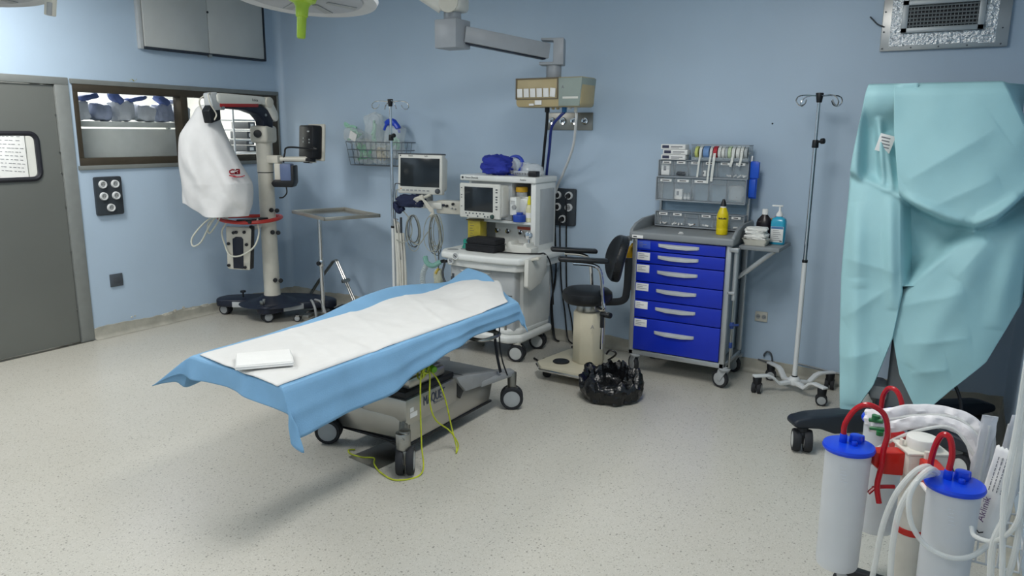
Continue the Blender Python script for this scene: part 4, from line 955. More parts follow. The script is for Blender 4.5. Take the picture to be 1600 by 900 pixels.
mb = MB(); mb.b2(UX1-.002, UX1+.003, UYF+.06, UYB-.03, .85, 1.28, .002); mb.cyl((UX1, UYB-.07, 1.27), (UX1+.008, UYB-.07, 1.27), .012, seg=12); mb.build('rail_cover', AG, am)
# display
dp = MB(); dp.b2(2.565, 2.945, -.56, -.535, 1.04, 1.312, .012, 3); dp.b2(2.60, 2.95, -.54, -.40, 1.055, 1.30, .02, 3); dsp = dp.build('display_housing', WHITE, am)
mb = MB(); mb.b2(2.615, 2.88, -.5635, -.558, 1.095, 1.285, .002); mb.build('display_screen', SCREEN, dsp)
mb = MB(); mb.cyl((2.876, -.56, 1.062), (2.876, -.575, 1.062), .018, .016, 18, .003); mb.build('display_knob', mat('dark_green_knob', '#2f4a44', .4), dsp)
mb = MB().mat(DGREY)
for i in range(6): mb.cyl((2.63+i*.033, -.559, 1.078), (2.63+i*.033, -.5635, 1.078), .0055, seg=8)
for x in (2.645, 2.74, 2.805, 2.835): mb.cyl((x, -.559, 1.058), (x, -.5635, 1.058), .006, seg=8)
for z in (1.27, 1.25, 1.215, 1.195, 1.175, 1.14, 1.12): mb.b2(2.905, 2.922, -.5635, -.559, z-.004, z+.004, .001)
for z in (1.275, 1.22, 1.2, 1.13): mb.b2(2.583, 2.593, -.5635, -.559, z-.003, z+.003, .001)
mb.build('display_keys', None, dsp)
mb = MB(); mb.b2(2.60, 2.98, -.44, -.15, 1.03, 1.325, .004); mb.build('display_bay', AG, am)
# vaporiser
vp = MB(); vp.b2(2.985, 3.045, -.485, -.41, 1.075, 1.215, .008); vp.b2(3.0, 3.12, -.42, -.24, 1.06, 1.205, .012); vp.b2(3.02, 3.15, -.40, -.3, 1.19, 1.215, .006); vz = vp.build('vaporiser', AW, am)
mb = MB(); mb.cyl((3.035, -.385, 1.21), (3.035, -.385, 1.255), .045, .042, 20, .004); mb.build('filler_neck', CLEAR, vz)
mb = MB(); mb.cyl((3.035, -.385, 1.25), (3.035, -.385, 1.29), .048, .046, 24, .006); mb.build('yellow_cap', mat('ochre_yellow', '#c79a1c', .45), vz)
mb = MB(); mb.cyl((3.03, -.485, 1.14), (3.03, -.5, 1.14), .018, seg=16, bev=.003); mb.build('dial', GREYP, vz)
mb = MB().mat(GREYINK)
for z in (1.185, 1.175, 1.165): mb.b2(2.995, 3.035, -.4862, -.4848, z-.0015, z+.0015)
mb.build('scale_marks', None, vz)
# lower instrument area
mb = MB(); mb.b2(2.60, 2.725, -.50, -.40, .83, 1.02, .012); ab = mb.build('absorber_canister', mat('yellow_canister', '#b9a83c', .3, var=.1, scale=20, alpha=.92), am)
mb = MB()
for i in range(8): mb.b2(2.625, 2.65 if i % 2 else 2.665, -.5015, -.4995, .85+i*.02, .853+i*.02)
mb.build('scale_marks', DGREY, ab)
mb = MB(); mb.b2(2.592, 2.733, -.508, -.392, 1.012, 1.024, .004); mb.build('canister_rim', mat('brown_rim', '#6b5d2f', .5), ab)
for i, x in enumerate((2.78, 2.88, 3.0)):
    mb = MB().mat(CHROME); mb.cyl((x, -.30, .925), (x, -.33, .925), .010, seg=10); mb.cyl((x, -.33, .925), (x, -.345, .925), .02, seg=18, bev=.004); mb.mat(INK); mb.box((x, -.348, .93), (.008, .008, .04), (0, .5*(i-1), 0), .003); mb.build('flow_valve', None, am)
MB().b2(2.74, 3.165, -.30, -.26, .80, 1.003, .004).build('instrument_panel', AW, am)
mb = MB(); mb.b2(2.95, 3.11, -.306, -.298, .945, .968, .002); mb.build('red_label', mat('red_label', '#c0604c', .6), am)
wt = MB(); wt.prism([(2.50, -.70), (2.56, -.80), (2.72, -.835), (2.95, -.845), (3.16, -.83), (3.26, -.80), (3.305, -.72), (3.305, -.16), (2.50, -.14)], .745, .80, 'xy', .018, 3)
wt.prism([(2.53, -.68), (2.60, -.775), (2.95, -.815), (3.22, -.785), (3.275, -.70), (3.275, -.16), (2.53, -.14)], .69, .75, 'xy', .01); wk = wt.build('worktop', AW, am)
for (x, z, r) in ((2.72, .775, .03), (2.655, .728, .026)):
    mb = MB().mat(AW); mb.lathe([(0, 0), (r, 0), (r*.95, .02), (0, .02)], (x, -.82 if z > .75 else -.79, z), (0, -1, .2), 24); mb.mat(GREYP); mb.lathe([(0, .0215), (r*.75, .021), (r*.75, .019)], (x, -.82 if z > .75 else -.79, z), (0, -1, .2), 20); mb.mat(INK); mb.box((x, (-.82 if z > .75 else -.79)-.0225, z+.004), (r*.9, .002, .004), (0, .6, 0)); mb.build('pressure_gauge', None, am)
mb = MB(); mb.cyl((2.565, -.765, .715), (2.56, -.80, .715), .014, seg=12, bev=.003); mb.cyl((2.60, -.785, .72), (2.60, -.81, .72), .012, seg=12, bev=.003); mb.build('circuit_port', BLACK, am)
for x, y in ((2.60, -.70), (2.67, -.62)):
    mb = MB(); mb.lathe([(0, .799), (.045, .799), (.043, .803), (0, .803)], (x, y, 0), seg=24); mb.build('valve_disc', GREYP, am)
bd = MB(); bd.b2(2.60, 3.19, -.74, -.24, .22, .69, .02, 3); bdy = bd.build('cabinet', AG, am)
mb = MB(); mb.prism([(2.70, .66), (2.99, .66), (2.94, .635), (2.85, .625), (2.75, .635)], -.758, -.735, 'xz', .004); mb.build('drawer_pull', AW, bdy)
mb = MB(); mb.b2(2.62, 2.64, -.7425, -.74, .24, .62); mb.build('shadow_gap', DGREY, bdy)
mb = MB()
for z in (.50, .36): mb.b2(2.66, 3.17, -.7435, -.739, z-.003, z+.003)
mb.build('drawer_gap', DGREY, bdy)
mb = MB(); mb.prism([(3.17, -.66), (3.17, -.25), (3.225, -.25), (3.22, -.66)], .22, .69, 'xy', .01); mb.build('side_column', AW, bdy)
sk = MB(); sk.prism([(2.52, -.70), (2.62, -.80), (3.17, -.80), (3.25, -.72), (3.25, -.24), (2.52, -.24)], .14, .20, 'xy', .02, 3); sk.prism([(2.55, -.68), (2.64, -.765), (3.15, -.765), (3.225, -.69), (3.225, -.25), (2.55, -.25)], .2, .245, 'xy', .016, 3); sk.build('base_skirt', AW, am)
mb = MB(); mb.b2(2.6, 3.19, -.72, -.28, .11, .145, .01); mb.build('under_frame', DGREY, am)
for x, y in ((3.205, -.72), (2.58, -.70), (3.17, -.33), (2.58, -.33)): caster(am, x, y, .066, .25, True, .15, OFFW, HUBW, .06, 0)
fl = MB(); fl.prism([(-.78, .60), (-.74, .56), (-.60, .59), (-.50, .66), (-.50, .80), (-.79, .80)], 3.312, 3.332, 'yz', .008); fl.prism([(-.795, .60), (-.78, .585), (-.772, .80), (-.79, .80)], 3.30, 3.335, 'yz', .006); fl.build('folding_flap', WHITE, am)
mb = MB(); mb.box((3.34, -.72, .795), (.10, .045, .02), (0, -.25, .1), .006); mb.build('flap_hinge', OFFW, am)
mb = MB(); mb.tube([(2.93, -.62, .806), (3.05, -.66, .812), (3.18, -.64, .812), (3.28, -.55, .808), (3.315, -.5, .80), (3.345, -.46, .70), (3.35, -.42, .4)], .006, 7); mb.build('cable', BLACK, am)
# breathing circuit at the left front corner
mb = MB(); mb.tube([(2.545, -.79, .71), (2.50, -.83, .68), (2.45, -.84, .70), (2.42, -.82, .74)], .02, 10); mb.build('circuit_elbow', mat('clear_green', '#7fb3a6', .25, alpha=.7), am)
mb = MB(); 
P = [Vector(p) for p in smooth_path([(2.45, -.82, .70), (2.40, -.82, .62), (2.38, -.8, .52), (2.42, -.76, .42), (2.50, -.74, .36)], 14)]
R_ = [.020 + .003*(i % 2) for i in range(len(P))]; mb.tube(P, R_, 10, smooth=False); mb.build('breathing_hose', mat('clear_hose', '#c5d0d2', .25, alpha=.6), am)
mb = MB(); mb.tube([(2.575, -.775, .70), (2.56, -.785, .62), (2.58, -.775, .55), (2.63, -.77, .54), (2.64, -.77, .60)], .009, 8); mb.build('sample_line', DGREY, am)
# hanging power cords on its right side
for pts in ([(3.28, -.12, 1.10), (3.265, -.10, 1.13), (3.26, -.09, .9), (3.27, -.08, .5), (3.33, -.08, .25), (3.36, -.1, .02)], [(3.30, -.05, 1.03), (3.31, -.06, .85), (3.33, -.06, .6), (3.40, -.07, .35), (3.46, -.1, .03)], [(3.34, -.05, 1.02), (3.345, -.06, .8), (3.36, -.06, .5), (3.37, -.08, .3), (3.30, -.12, .08)]):
    pass
# ---- things on and in the machine
tag(crumple((2.80, -.36, 1.45), (.13, .10, .075), 61, .22, pw=.35).build('cloth_cap', mat('royal_blue_cloth', '#26359e', .75, var=.15, scale=9, bump=.3, bscale=30)), 'crumpled royal blue cloth pouch on top of the anaesthesia machine', 'pouch')
mk = thing('breathing_mask', 'clear breathing mask with blue cushion lying behind the blue pouch on the machine', 'mask', (2.92, -.28, 1.375))
BLC = mat('blue_cushion', '#2a48b8', .4)
mb = MB(); mb.tube([(2.91+.075*math.cos(t), -.30+.03*math.sin(t), 1.445+.07*math.sin(t)) for t in [2*PI*i/14 for i in range(14)]], .016, 8, closed=True); mb.tube([(2.85, -.31, 1.39), (2.84, -.31, 1.375+.02)], .01, 6); mb.build('cushion', BLC, mk)
mb = MB(); mb.lathe([(.07, 0), (.055, .04), (.03, .07), (.015, .075), (.015, .1)], (2.91, -.31, 1.445), (.3, -.7, -.2), 20); mb.build('dome', CLEAR, mk)
dk = thing('plastic_tray', 'clear round plastic dish with lidded dome on top of the machine, right of the pouch', 'dish', (3.05, -.32, 1.372))
mb = MB(); mb.lathe([(0, 1.374), (.12, 1.374), (.135, 1.385), (.14, 1.412), (.136, 1.412), (.13, 1.387), (0, 1.379)], (3.05, -.32, 0), seg=36, sy=.6); mb.build('dish', CLEAR, dk)
mb = MB(); mb.lathe([(.1, 1.41), (.095, 1.44), (.06, 1.465), (0, 1.47)], (3.085, -.32, 0), seg=28, sy=.6); mb.build('dome', CLEAR, dk)
mb = MB()
for i in range(9): mb.b2(2.945+.024*i, 2.957+.024*i, -.40-.006*math.sin(i*.4), -.392, 1.382, 1.398, .001)
mb.build('printed_marks', GREYINK, dk)
for x in (2.97, 3.0, 3.03):
    mb = MB(); mb.cyl((x, -.31, 1.38), (x+.01, -.31, 1.475), .012, seg=10); mb.build('clear_cup', CLEAR, dk)
tb2 = MB(); tb2.b2(3.12, 3.19, -.44, -.38, 1.373, 1.415, .004); tag(tb2.build('black_box', BLACK), 'small black box on the right corner of the machine top', 'box')
cs_ = thing('carrying_case', 'black fabric carrying case lying on the machine worktop', 'case', (2.85, -.62, .80))
mb = MB(); mb.b2(2.715, 2.985, -.70, -.54, .802, .855, .01); mb.b2(2.725, 2.985, -.695, -.54, .856, .905, .012); mb.build('case_body', mat('black_fabric', '#1b1c20', .85, bump=.3, bscale=250), cs_)
mb = MB(); mb.b2(2.71, 2.99, -.703, -.537, .853, .858, .002); mb.build('zip', INK, cs_)
mb = MB(); mb.tube([(2.72, -.62, .875), (2.68, -.62, .87), (2.69, -.6, .85), (2.72, -.6, .85)], .008, 6); mb.build('handle', BLACK, cs_)
gc = MB(); gc.lathe([(0, .80), (.045, .80), (.042, .815), (.034, .83), (.036, .865), (.03, .872), (0, .872)], (2.655, -.575, 0), seg=20)
tag(gc.build('green_cap', mat('sea_green_plastic', '#1f8f7d', .4)), 'green plastic cap on the worktop in front of the yellow canister', 'cap')
sd_ = thing('gauge_holder', 'white saddle shaped holder with round gauge on the worktop right of the black case', 'holder', (3.12, -.50, .80))
mb = MB(); mb.prism([(3.01, .802), (3.235, .802), (3.235, .845), (3.20, .85), (3.19, .88), (3.17, .88), (3.16, .862), (3.06, .862), (3.055, .885), (3.035, .885), (3.025, .845)], -.58, -.46, 'xz', .006); mb.build('saddle', WHITE, sd_)
mb = MB(); mb.cyl((3.18, -.52, .87), (3.18, -.52, .92), .01, seg=10); mb.cyl((3.18, -.54, .935), (3.18, -.51, .935), .03, seg=22, bev=.004); mb.build('gauge', CHROME, sd_)
bx = MB(); bx.b2(3.06, 3.19, -.36, -.24, 1.105, 1.185, .006); bx.b2(3.05, 3.195, -.38, -.25, 1.029, 1.10, .006)
bx = MB(); bx.b2(3.09, 3.155, -.30, -.18, 1.028, 1.20, .006); MB().b2(3.09, 3.175, -.42, -.34, 1.095, 1.17, .004).b2(3.10, 3.17, -.43, -.41, 1.12, 1.125).build('side_box', mat('pale_grey_box', '#c3c6cc', .5), vz)
bp2 = MB(); bp2.lathe([(0, 1.028), (.05, 1.028), (.052, 1.075), (.05, 1.08), (.03, 1.085), (0, 1.085)], (3.06, -.46, 0), seg=24); bp2.b2(3.035, 3.085, -.478, -.442, 1.08, 1.1, .004)
tag(bp2.build('blue_pot', mat('blue_pot', '#2348a8', .35)), 'round blue pot on the machine shelf beside the squeeze bottle', 'pot')
sb = thing('squeeze_bottle', 'small clear bottle with yellow cap on the right end of the machine shelf', 'bottle', (3.13, -.43, 1.027))
mb = MB(); mb.lathe([(0, 1.028), (.026, 1.028), (.028, 1.035), (.028, 1.12), (.02, 1.15), (.012, 1.165), (0, 1.165)], (3.13, -.43, 0), seg=20); mb.build('body', mat('pale_yellow_liquid', '#d9d6b0', .25), sb)
mb = MB(); mb.lathe([(0, 1.16), (.016, 1.16), (.015, 1.19), (.011, 1.2), (.009, 1.225), (0, 1.228)], (3.13, -.43, 0), seg=16); mb.build('cap', mat('lemon_yellow', '#d8cf2a', .4), sb)
mb = MB(); mb.lathe([(.0285, 1.06), (.0287, 1.06), (.0287, 1.10), (.0285, 1.10)], (3.13, -.43, 0), seg=20); mb.build('label', PAPER, sb)
# ================================================================ PENDANT BOOM WITH SUPPLY BOX
BEI = mat('beige_enamel', '#b3a37c', .45, var=.04); BOG = mat('boom_grey', '#9da2a8', .4, var=.04); BGR = mat('green_grey_enamel', '#8f9c96', .45, var=.04)
bo = thing('supply_boom', 'ceiling mounted grey boom arm carrying a beige supply box with six white flaps', 'boom', (2.86, -1.0, 2.2))
mb = MB(); mb.b2(2.74, 2.92, -1.10, -.92, 2.265, 2.455, .008); mb.cyl((2.83, -1.01, 2.45), (2.83, -1.01, 2.52), .06, seg=24, bev=.006); pv = mb.build('pivot_block', BOG, bo)
mb = MB(); mb.box((2.845, -1.02, 2.565), (.17, .2, .12), (0, 0, .2), .035, 3); mb.tube([(2.80, -1.06, 2.56), (2.62, -1.2, 2.70), (2.45, -1.32, 2.84), (2.45, -1.32, 3.0)], .075, 14); mb.build('upper_joint', WHITE, bo)
mb = MB(); mb.lathe([(0, 0), (.068, 0), (.068, .012), (.05, .018), (0, .018)], (2.875, -1.115, 2.555), (.25, -1, .05), 28); mb.build('joint_cap', OFFW, bo)
a0 = Vector((2.90, -.98, 2.36)); a1 = Vector((3.30, -.50, 2.275)); dd = (a1-a0); L_ = dd.length
mb = MB(); mb.box((0, 0, 0), (L_, .10, .105), bev=.005); Rm = dd.to_track_quat('X', 'Z').to_matrix().to_4x4(); mb.xf(Matrix.Translation((a0+a1)/2) @ Rm); mb.build('arm', BOG, bo)
mb = MB(); mb.box((0, 0, -.055), (L_*.95, .06, .012), bev=.003); mb.xf(Matrix.Translation((a0+a1)/2) @ Rm); mb.build('arm_slot', NAVY, bo)
rzm = math.atan2(dd.y, dd.x)
mb = MB(); mb.prism([(-.09, .09), (.075, .09), (.075, -.095), (-.10, -.095), (-.10, -.075), (.0, -.075), (.0, .072), (-.09, .072)], -.07, .07, 'xz', .005); mb.xf(Matrix.Translation((3.335, -.46, 2.275)) @ Matrix.Rotation(rzm-.5, 4, 'Z')); mb.build('end_bracket', BOG, bo)
mb = MB(); mb.cyl((3.335, -.46, 2.08), (3.335, -.46, 2.19), .055, seg=24, bev=.004); mb.build('drop_tube', BOG, bo)
# supply box: beige front-left half with six flaps, grey-green right half
bxm = Matrix.Translation((3.335, -.46, 2.0)) @ Matrix.Rotation(-.05, 4, 'Z')
mb = MB(); mb.prism([(-.26, -.095), (-.245, -.115), (.27, -.115), (.285, -.09), (.29, .09), (-.27, .09)], -.10, .10, 'xz', .008); mb.xf(bxm); sb_ = mb.build('supply_box', BEI, bo)
mb = MB(); mb.prism([(.105, -.11), (.275, -.11), (.293, .085), (.10, .085)], -.106, .11, 'xz', .006); mb.xf(bxm); mb.build('end_module', BGR, bo)
mb = MB()
for (x0, x1, z0, z1) in ((-.262, .098, .08, .09), (-.262, -.252, -.06, .09), (-.25, .098, -.062, -.054), (.09, .1, -.06, .09)): mb.b2(x0, x1, -.107, -.099, z0, z1, .002)
mb.xf(bxm); mb.build('front_frame', mat('brown_edge', '#6c6250', .5), sb_)
for i in range(6):
    mb = MB(); mb.box((-.222+i*.056, -.108, -.015), (.045, .006, .062), (.08, .12 if i == 5 else 0, 0), .002); mb.xf(bxm); mb.build('flap', PAPER, sb_)
mb = MB(); mb.b2(-.09, -.035, -.112, -.1, -.1, -.068, .002); mb.b2(-.14, -.10, -.112, -.1, -.105, -.09, .002); mb.xf(bxm); mb.build('label', PAPER, sb_)
mb = MB(); mb.b2(.14, .265, -.1085, -.105, -.06, -.045, .001); mb.xf(bxm); mb.build('module_lip', WHITE, sb_)
text_mb('A', .03, bxm @ facing((.14, -.1075, .02), (0, -1, 0)), .001).build('lettering', GREYINK, sb_)
for i, (x, m) in enumerate(((-.05, BLACK), (.0, BEI), (.04, BEI), (.095, mat('blue_valve', '#2d6ea6', .4)), (.14, WHITE), (.19, WHITE))):
    mb = MB(); mb.cyl((x, 0, -.105), (x, 0, -.15 if i in (0, 3, 5) else -.13), .018 if i in (0, 3) else .012, seg=14, bev=.003); mb.xf(bxm); mb.build('outlet', m, sb_)
def hose(name, pts, r, m, lab):
    mb = MB(); mb.tube(pts, r, 9); return tag(mb.build(name, m), lab, 'hose')
hose('gas_hose', [(3.285, -.455, 1.85), (3.262, -.42, 1.76), (3.18, -.30, 1.58), (3.05, -.09, 1.36), (3.04, -.07, 1.2), (3.04, -.06, .8), (3.04, -.06, .2)], .011, BLACK, 'black gas hose hanging from the left outlet of the supply box')
hose('gas_hose', [(3.43, -.46, 1.85), (3.385, -.455, 1.815), (3.305, -.42, 1.74), (3.225, -.30, 1.58), (3.09, -.09, 1.36), (3.09, -.07, 1.2), (3.09, -.06, .8), (3.09, -.06, .2)], .011, mat('dark_blue_hose', '#1d2f7c', .4), 'dark blue gas hose hanging from the middle of the supply box')
hose('gas_hose', [(3.525, -.465, 1.85), (3.525, -.46, 1.80), (3.44, -.33, 1.60), (3.28, -.16, 1.40), (3.165, -.06, 1.25), (3.13, -.05, 1.0), (3.12, -.05, .6), (3.11, -.05, .2)], .010, mat('white_hose', '#d6d8d8', .4), 'white gas hose slanting down from the supply box')
# gas socket plate and electric socket panel on the back wall
gp = thing('gas_socket_plate', 'steel plate with four round gas outlets on the back wall below the supply box', 'gas outlet', (3.24, 0, 1.79))
mb = MB(); mb.b2(3.03, 3.445, -.012, 0, 1.725, 1.86, .003); mb.build('plate', STEELD, gp)
for i in range(4):
    mb = MB().mat(CHROME); mb.lathe([(0, .02), (.012, .02), (.014, .012), (.026, .014), (.03, .0)], (3.09+.097*i, -.011, 1.795), (0, -1, 0), 22); mb.mat(INK); mb.lathe([(0, .021), (.008, .0205), (.008, .018)], (3.09+.097*i, -.011, 1.795), (0, -1, 0), 12); mb.build('outlet', None, gp)
sp2 = socket_block('socket_panel', 'dark rounded panel with five sockets and plugged cords beside the anaesthesia machine', 3.215, 1.115, 'z', .215, .30, cells5, plug=(0, 1, 2, 4))
for k, (u, z) in enumerate(((-.052, .095), (.052, .095), (-.052, 0), (0, -.095))):
    x = 3.215+u; z0 = 1.115+z
    m2 = MB(); m2.cyl((x, -.04, z0), (x, -.075, z0), .017, .014, 14, .003)
    zt = (.55, .45, .6, .5)[k]; xe = x+(-.03, .06, -.02, .05)[k]
    m2.tube([(x, -.07, z0), (x+.002, -.082, z0-.05), (x-.005, -.06, z0-.18), (x+.01, -.05, zt), (xe, -.05, zt-.25), (xe+.04, -.07, .05), (xe+.1, -.10, .012)], .0065, 7)
    tag(m2.build('power_cord', BLACK), ('black power cord in the upper left socket of the back wall panel', 'black power cord in the upper right socket of the back wall panel', 'black power cord in the middle left socket of the back wall panel', 'black power cord in the bottom socket of the back wall panel')[k], 'cord', 'cords plugged into the back wall panel')
m2 = MB(); m2.tube([(3.30, -.62, .009), (3.45, -.72, .008), (3.37, -.60, .008), (3.48, -.55, .008), (3.62, -.35, .008), (3.55, -.2, .008), (3.40, -.18, .008)], .008, 7); tag(m2.build('floor_cable', BLACK), 'black cord looping on the floor between the machine and the stool', 'cord')
# ================================================================ SURGEON'S STOOL
CRM = mat('cream_enamel', '#c8c1ab', .4, var=.04)
so = thing('surgeon_stool', 'black padded surgeon stool with armrests on a cream pedestal base', 'stool', (3.80, -.78, 0))
plate = [(3.50, -.93), (3.58, -1.03), (3.90, -1.04), (4.0, -.92), (4.05, -.66), (3.98, -.55), (3.66, -.46), (3.55, -.54)]
mb = MB(); mb.prism(plate, .075, .105, 'xy', .008); mb.build('base_plate', CRM, so)
mb = MB(); P_ = [(x+(x-3.82)*.012, y+(y+.77)*.012, .078) for x, y in plate]; mb.tube(P_, .010, 8, closed=True, smooth=False); mb.build('edge_trim', CHROME, so)
for x, y in ((3.58, -.93), (3.92, -.94), (3.97, -.63), (3.66, -.54)): caster(so, x, y, .032, .5, True, .08, BLACK, BLACK, .04, 0)
mb = MB(); mb.prism([(3.81+.118*math.cos(PI/8+PI/4*i+.25), -.74+.112*math.sin(PI/8+PI/4*i+.25)) for i in range(8)], .104, .475, 'xy', .01); pd = mb.build('pedestal', CRM, so)
text_mb('A', .04, facing((3.89, -.86, .39), (.55, -.83, 0)), .002).build('lettering', GREYINK, pd)
mb = MB(); mb.cyl((3.80, -.74, .47), (3.80, -.74, .53), .085, seg=28, bev=.004); mb.b2(3.75, 3.88, -.80, -.69, .50, .535, .006); mb.build('seat_mount', STEEL, so)
mb = MB(); mb.lathe([(0, .103), (.058, .103), (.06, .112), (.055, .116), (0, .116)], (3.66, -.87, 0), seg=26); mb.build('foot_switch', BLACK, so)
mb = MB(); mb.lathe([(0, .535), (.15, .535), (.165, .55), (.178, .575), (.174, .61), (.15, .632), (.1, .64), (0, .642)], (3.79, -.745, 0), seg=40); mb.build('seat', LEATHER, so)
FD = Vector((-.82, -.57, 0)).normalized(); SD = Vector((.57, -.82, 0)).normalized()   # forward, near side
SC = Vector((3.79, -.745, 0))
BM = Matrix(((SD.x*.95, FD.x, 0, SC.x-FD.x*.215), (SD.y*.95, FD.y, 0, SC.y-FD.y*.215), (0, 0, 1, .835), (0, 0, 0, 1))) @ Matrix.Rotation(.22, 4, 'X')
mb = MB(); pts = [(.195*math.copysign(abs(math.cos(a))**.8, math.cos(a)), .175*math.sin(a)+(.02 if math.sin(a) < 0 else 0)) for a in [2*PI*i/32 for i in range(32)]]
mb.prism(pts, -.03, .035, 'xz', .02, 3)
for v in mb.V: v.y += .9*v.x*v.x
mb.xf(BM); mb.build('backrest', LEATHER, so)
mb = MB(); q = SC - FD*.25; mb.tube([SC-FD*.12+Vector((0, 0, .535)), q+Vector((0, 0, .545)), q-FD*.03+Vector((0, 0, .62)), q-FD*.035+Vector((0, 0, .85))], (.028, .008), 8, flat=(SD.x, SD.y, 0)); mb.build('back_bar', BLACK, so)
for sg in (1, -1):
    o_ = SC + SD*.215*sg
    mb = MB(); mb.tube([SC+SD*.12*sg-FD*.05+Vector((0, 0, .52)), o_-FD*.08+Vector((0, 0, .53)), o_-FD*.07+Vector((0, 0, .60)), o_-FD*.05+Vector((0, 0, .78)), o_-FD*.0+Vector((0, 0, .835)), o_+FD*.14+Vector((0, 0, .85))], .0125, 10, n=6); mb.build('arm_tube', CHROME, so)
    a_ = o_ - FD*.10; b_ = o_ + FD*.24
    mb = MB(); mb.tube([a_+Vector((0, 0, .862)), a_.lerp(b_, .3)+Vector((0, 0, .866)), b_+Vector((0, 0, .882))], (.042, .017), 10, flat=(0, 0, 1)) if False else mb.box((a_+b_)/2+Vector((0, 0, .872)), (.34, .075, .032), Matrix.Rotation(math.atan2(FD.y, FD.x), 3, 'Z') @ Matrix.Rotation(-.05, 3, 'Y'), .014, 3)
    mb.build('armrest', LEATHER, so)
lv = SC + SD*.235 - FD*.06
mb = MB(); mb.cyl(lv+Vector((0, 0, .505)), lv+SD*.07-FD*.05+Vector((0, 0, .51)), .02, seg=14, bev=.004); mb.tube([lv+SD*.03+Vector((0, 0, .5)), lv+SD*.035+Vector((0, 0, .42))], .014, 8); mb.build('lever_knob', BLACK, so)
mb = MB(); mb.tube([lv+SD*.035+Vector((0, 0, .42)), lv+SD*.035+Vector((0, 0, .27))], .010, 8, smooth=False); mb.build('lever', CHROME, so)
mb = MB(); mb.tube([(3.93, -.66, .11), (3.99, -.68, .16), (4.0, -.7, .19), (3.96, -.71, .20), (3.94, -.72, .17)], .007, 7); mb.build('cable_stub', BLACK, so)
# ================================================================ BLACK BIN BAG
BAG = mat('black_bag_film', '#0d0e11', .22, var=.1, bump=.5, bscale=45, spec=.6)
gb = thing('bin_bag', 'low bin lined with a crumpled glossy black bag on the floor beside the stool', 'bin bag', (4.14, -1.095, 0))
bc = Vector((4.14, -1.095, 0)); R = []
for i, (r, z) in enumerate(((.0, .075), (.10, .07), (.14, .085), (.155, .12), (.165, .145), (.188, .15), (.20, .13), (.20, .09), (.19, .04), (.165, .008), (.0, .006))):
    row = []
    for k in range(64):
        t = 2*PI*k/64; f = min(1, r/.1)
        rr = .93*r*(1 + f*(.12*nz(math.cos(t)*2.2, math.sin(t)*2.2, z*9) + .10*nz(math.cos(t)*7, math.sin(t)*7, z*16+2)))
        zz = z + f*(.07*nz(math.cos(t)*1.7+3, math.sin(t)*1.7, i*.3) + .04*nz(math.cos(t)*5, math.sin(t)*5, i) + .03*math.sin(t-.3)) * (1 if z > .1 else .25)
        row.append(bc + Vector((rr*math.cos(t)*1.04, rr*math.sin(t)*.98, max(.004, zz))))
    R.append(row)
DD_ = dens(R, 4)
for r_ in DD_:
    for p in r_:
        q = .02*abs(nz(p.x*19, p.y*19, p.z*16))+.012*abs(nz(p.x*37, p.y*37, p.z*30)); d_ = Vector((p.x-bc.x, p.y-bc.y, .03)); d_.normalize(); p += d_*q
        p.z = max(.003, p.z)
mb = MB().rows(DD_, closed=True); o = mb.build('bag', BAG, gb, angle=25, recalc=True)
# ================================================================ DRAWER CART
BLD = mat('blue_drawer_front', '#0f2cb0', .35, var=.03); CGR = mat('cart_grey', '#84898c', .45, var=.04); CAL = mat('cart_aluminium', '#aeb2b4', .35, metal=.6, var=.04)
ct = thing('drawer_cart', 'hospital cart with six royal blue drawers and grey top against the back wall', 'drawer cart', (4.37, -.29, 0))
KX0, KX1, KYF, KYB = 4.035, 4.705, -.52, -.06
mb = MB(); mb.b2(KX0+.03, KX1-.03, KYF+.035, KYB, .185, .985, .004); mb.build('body', mat('cart_side_grey', '#8f9da8', .45, var=.03), ct)
for x0, x1 in ((KX0-.012, KX0+.025), (KX1-.025, KX1+.012)):
    for y0, y1 in ((KYF, KYF+.04), (KYB-.03, KYB)):
        mb = MB(); mb.b2(x0, x1, y0, y1, .14, .985, .006); mb.build('corner_post', CAL, ct)
mb = MB(); mb.b2(KX0-.012, KX1+.012, KYF, KYB, .14, .178, .006); mb.build('bottom_frame', CAL, ct)
zs_ = [.983, .903, .815, .683, .553, .423, .183]
for i in range(6):
    z1, z0 = zs_[i]-.003, zs_[i+1]+.003
    mb = MB(); mb.b2(KX0+.026, KX1-.026, KYF-.012, KYF+.03, z0, z1, .004); dw = mb.build('drawer', BLD, ct)
    zh = lerp(z0, z1, .62); 
    mb = MB(); mb.prism([(4.215, -.004), (4.225, -.014), (4.30, -.024), (4.42, -.024), (4.495, -.014), (4.505, -.004)], zh-.011, zh+.011, 'xy', .002)
    for v in mb.V: v.y += KYF-.008; v.z -= .010*(1-((v.x-4.36)/.145)**2)
    mb.build('handle', LGREY, dw)
    mb = MB(); mb.b2(KX0+.032, KX0+.125, KYF-.0145, KYF-.011, z1-.062 if i else z1-.06, z1-.008, .001)
    lb = mb.build('label_holder', PAPER if i else mat('blue_label_holder', '#3a57bf', .3), dw)
    mb = MB()
    for k in range(3): mb.b2(KX0+.042, KX0+.07+.014*((k*2+i) % 4), KYF-.0155, KYF-.0142, z1-.022-.012*k, z1-.019-.012*k)
    mb.build('print', GREYINK, lb)
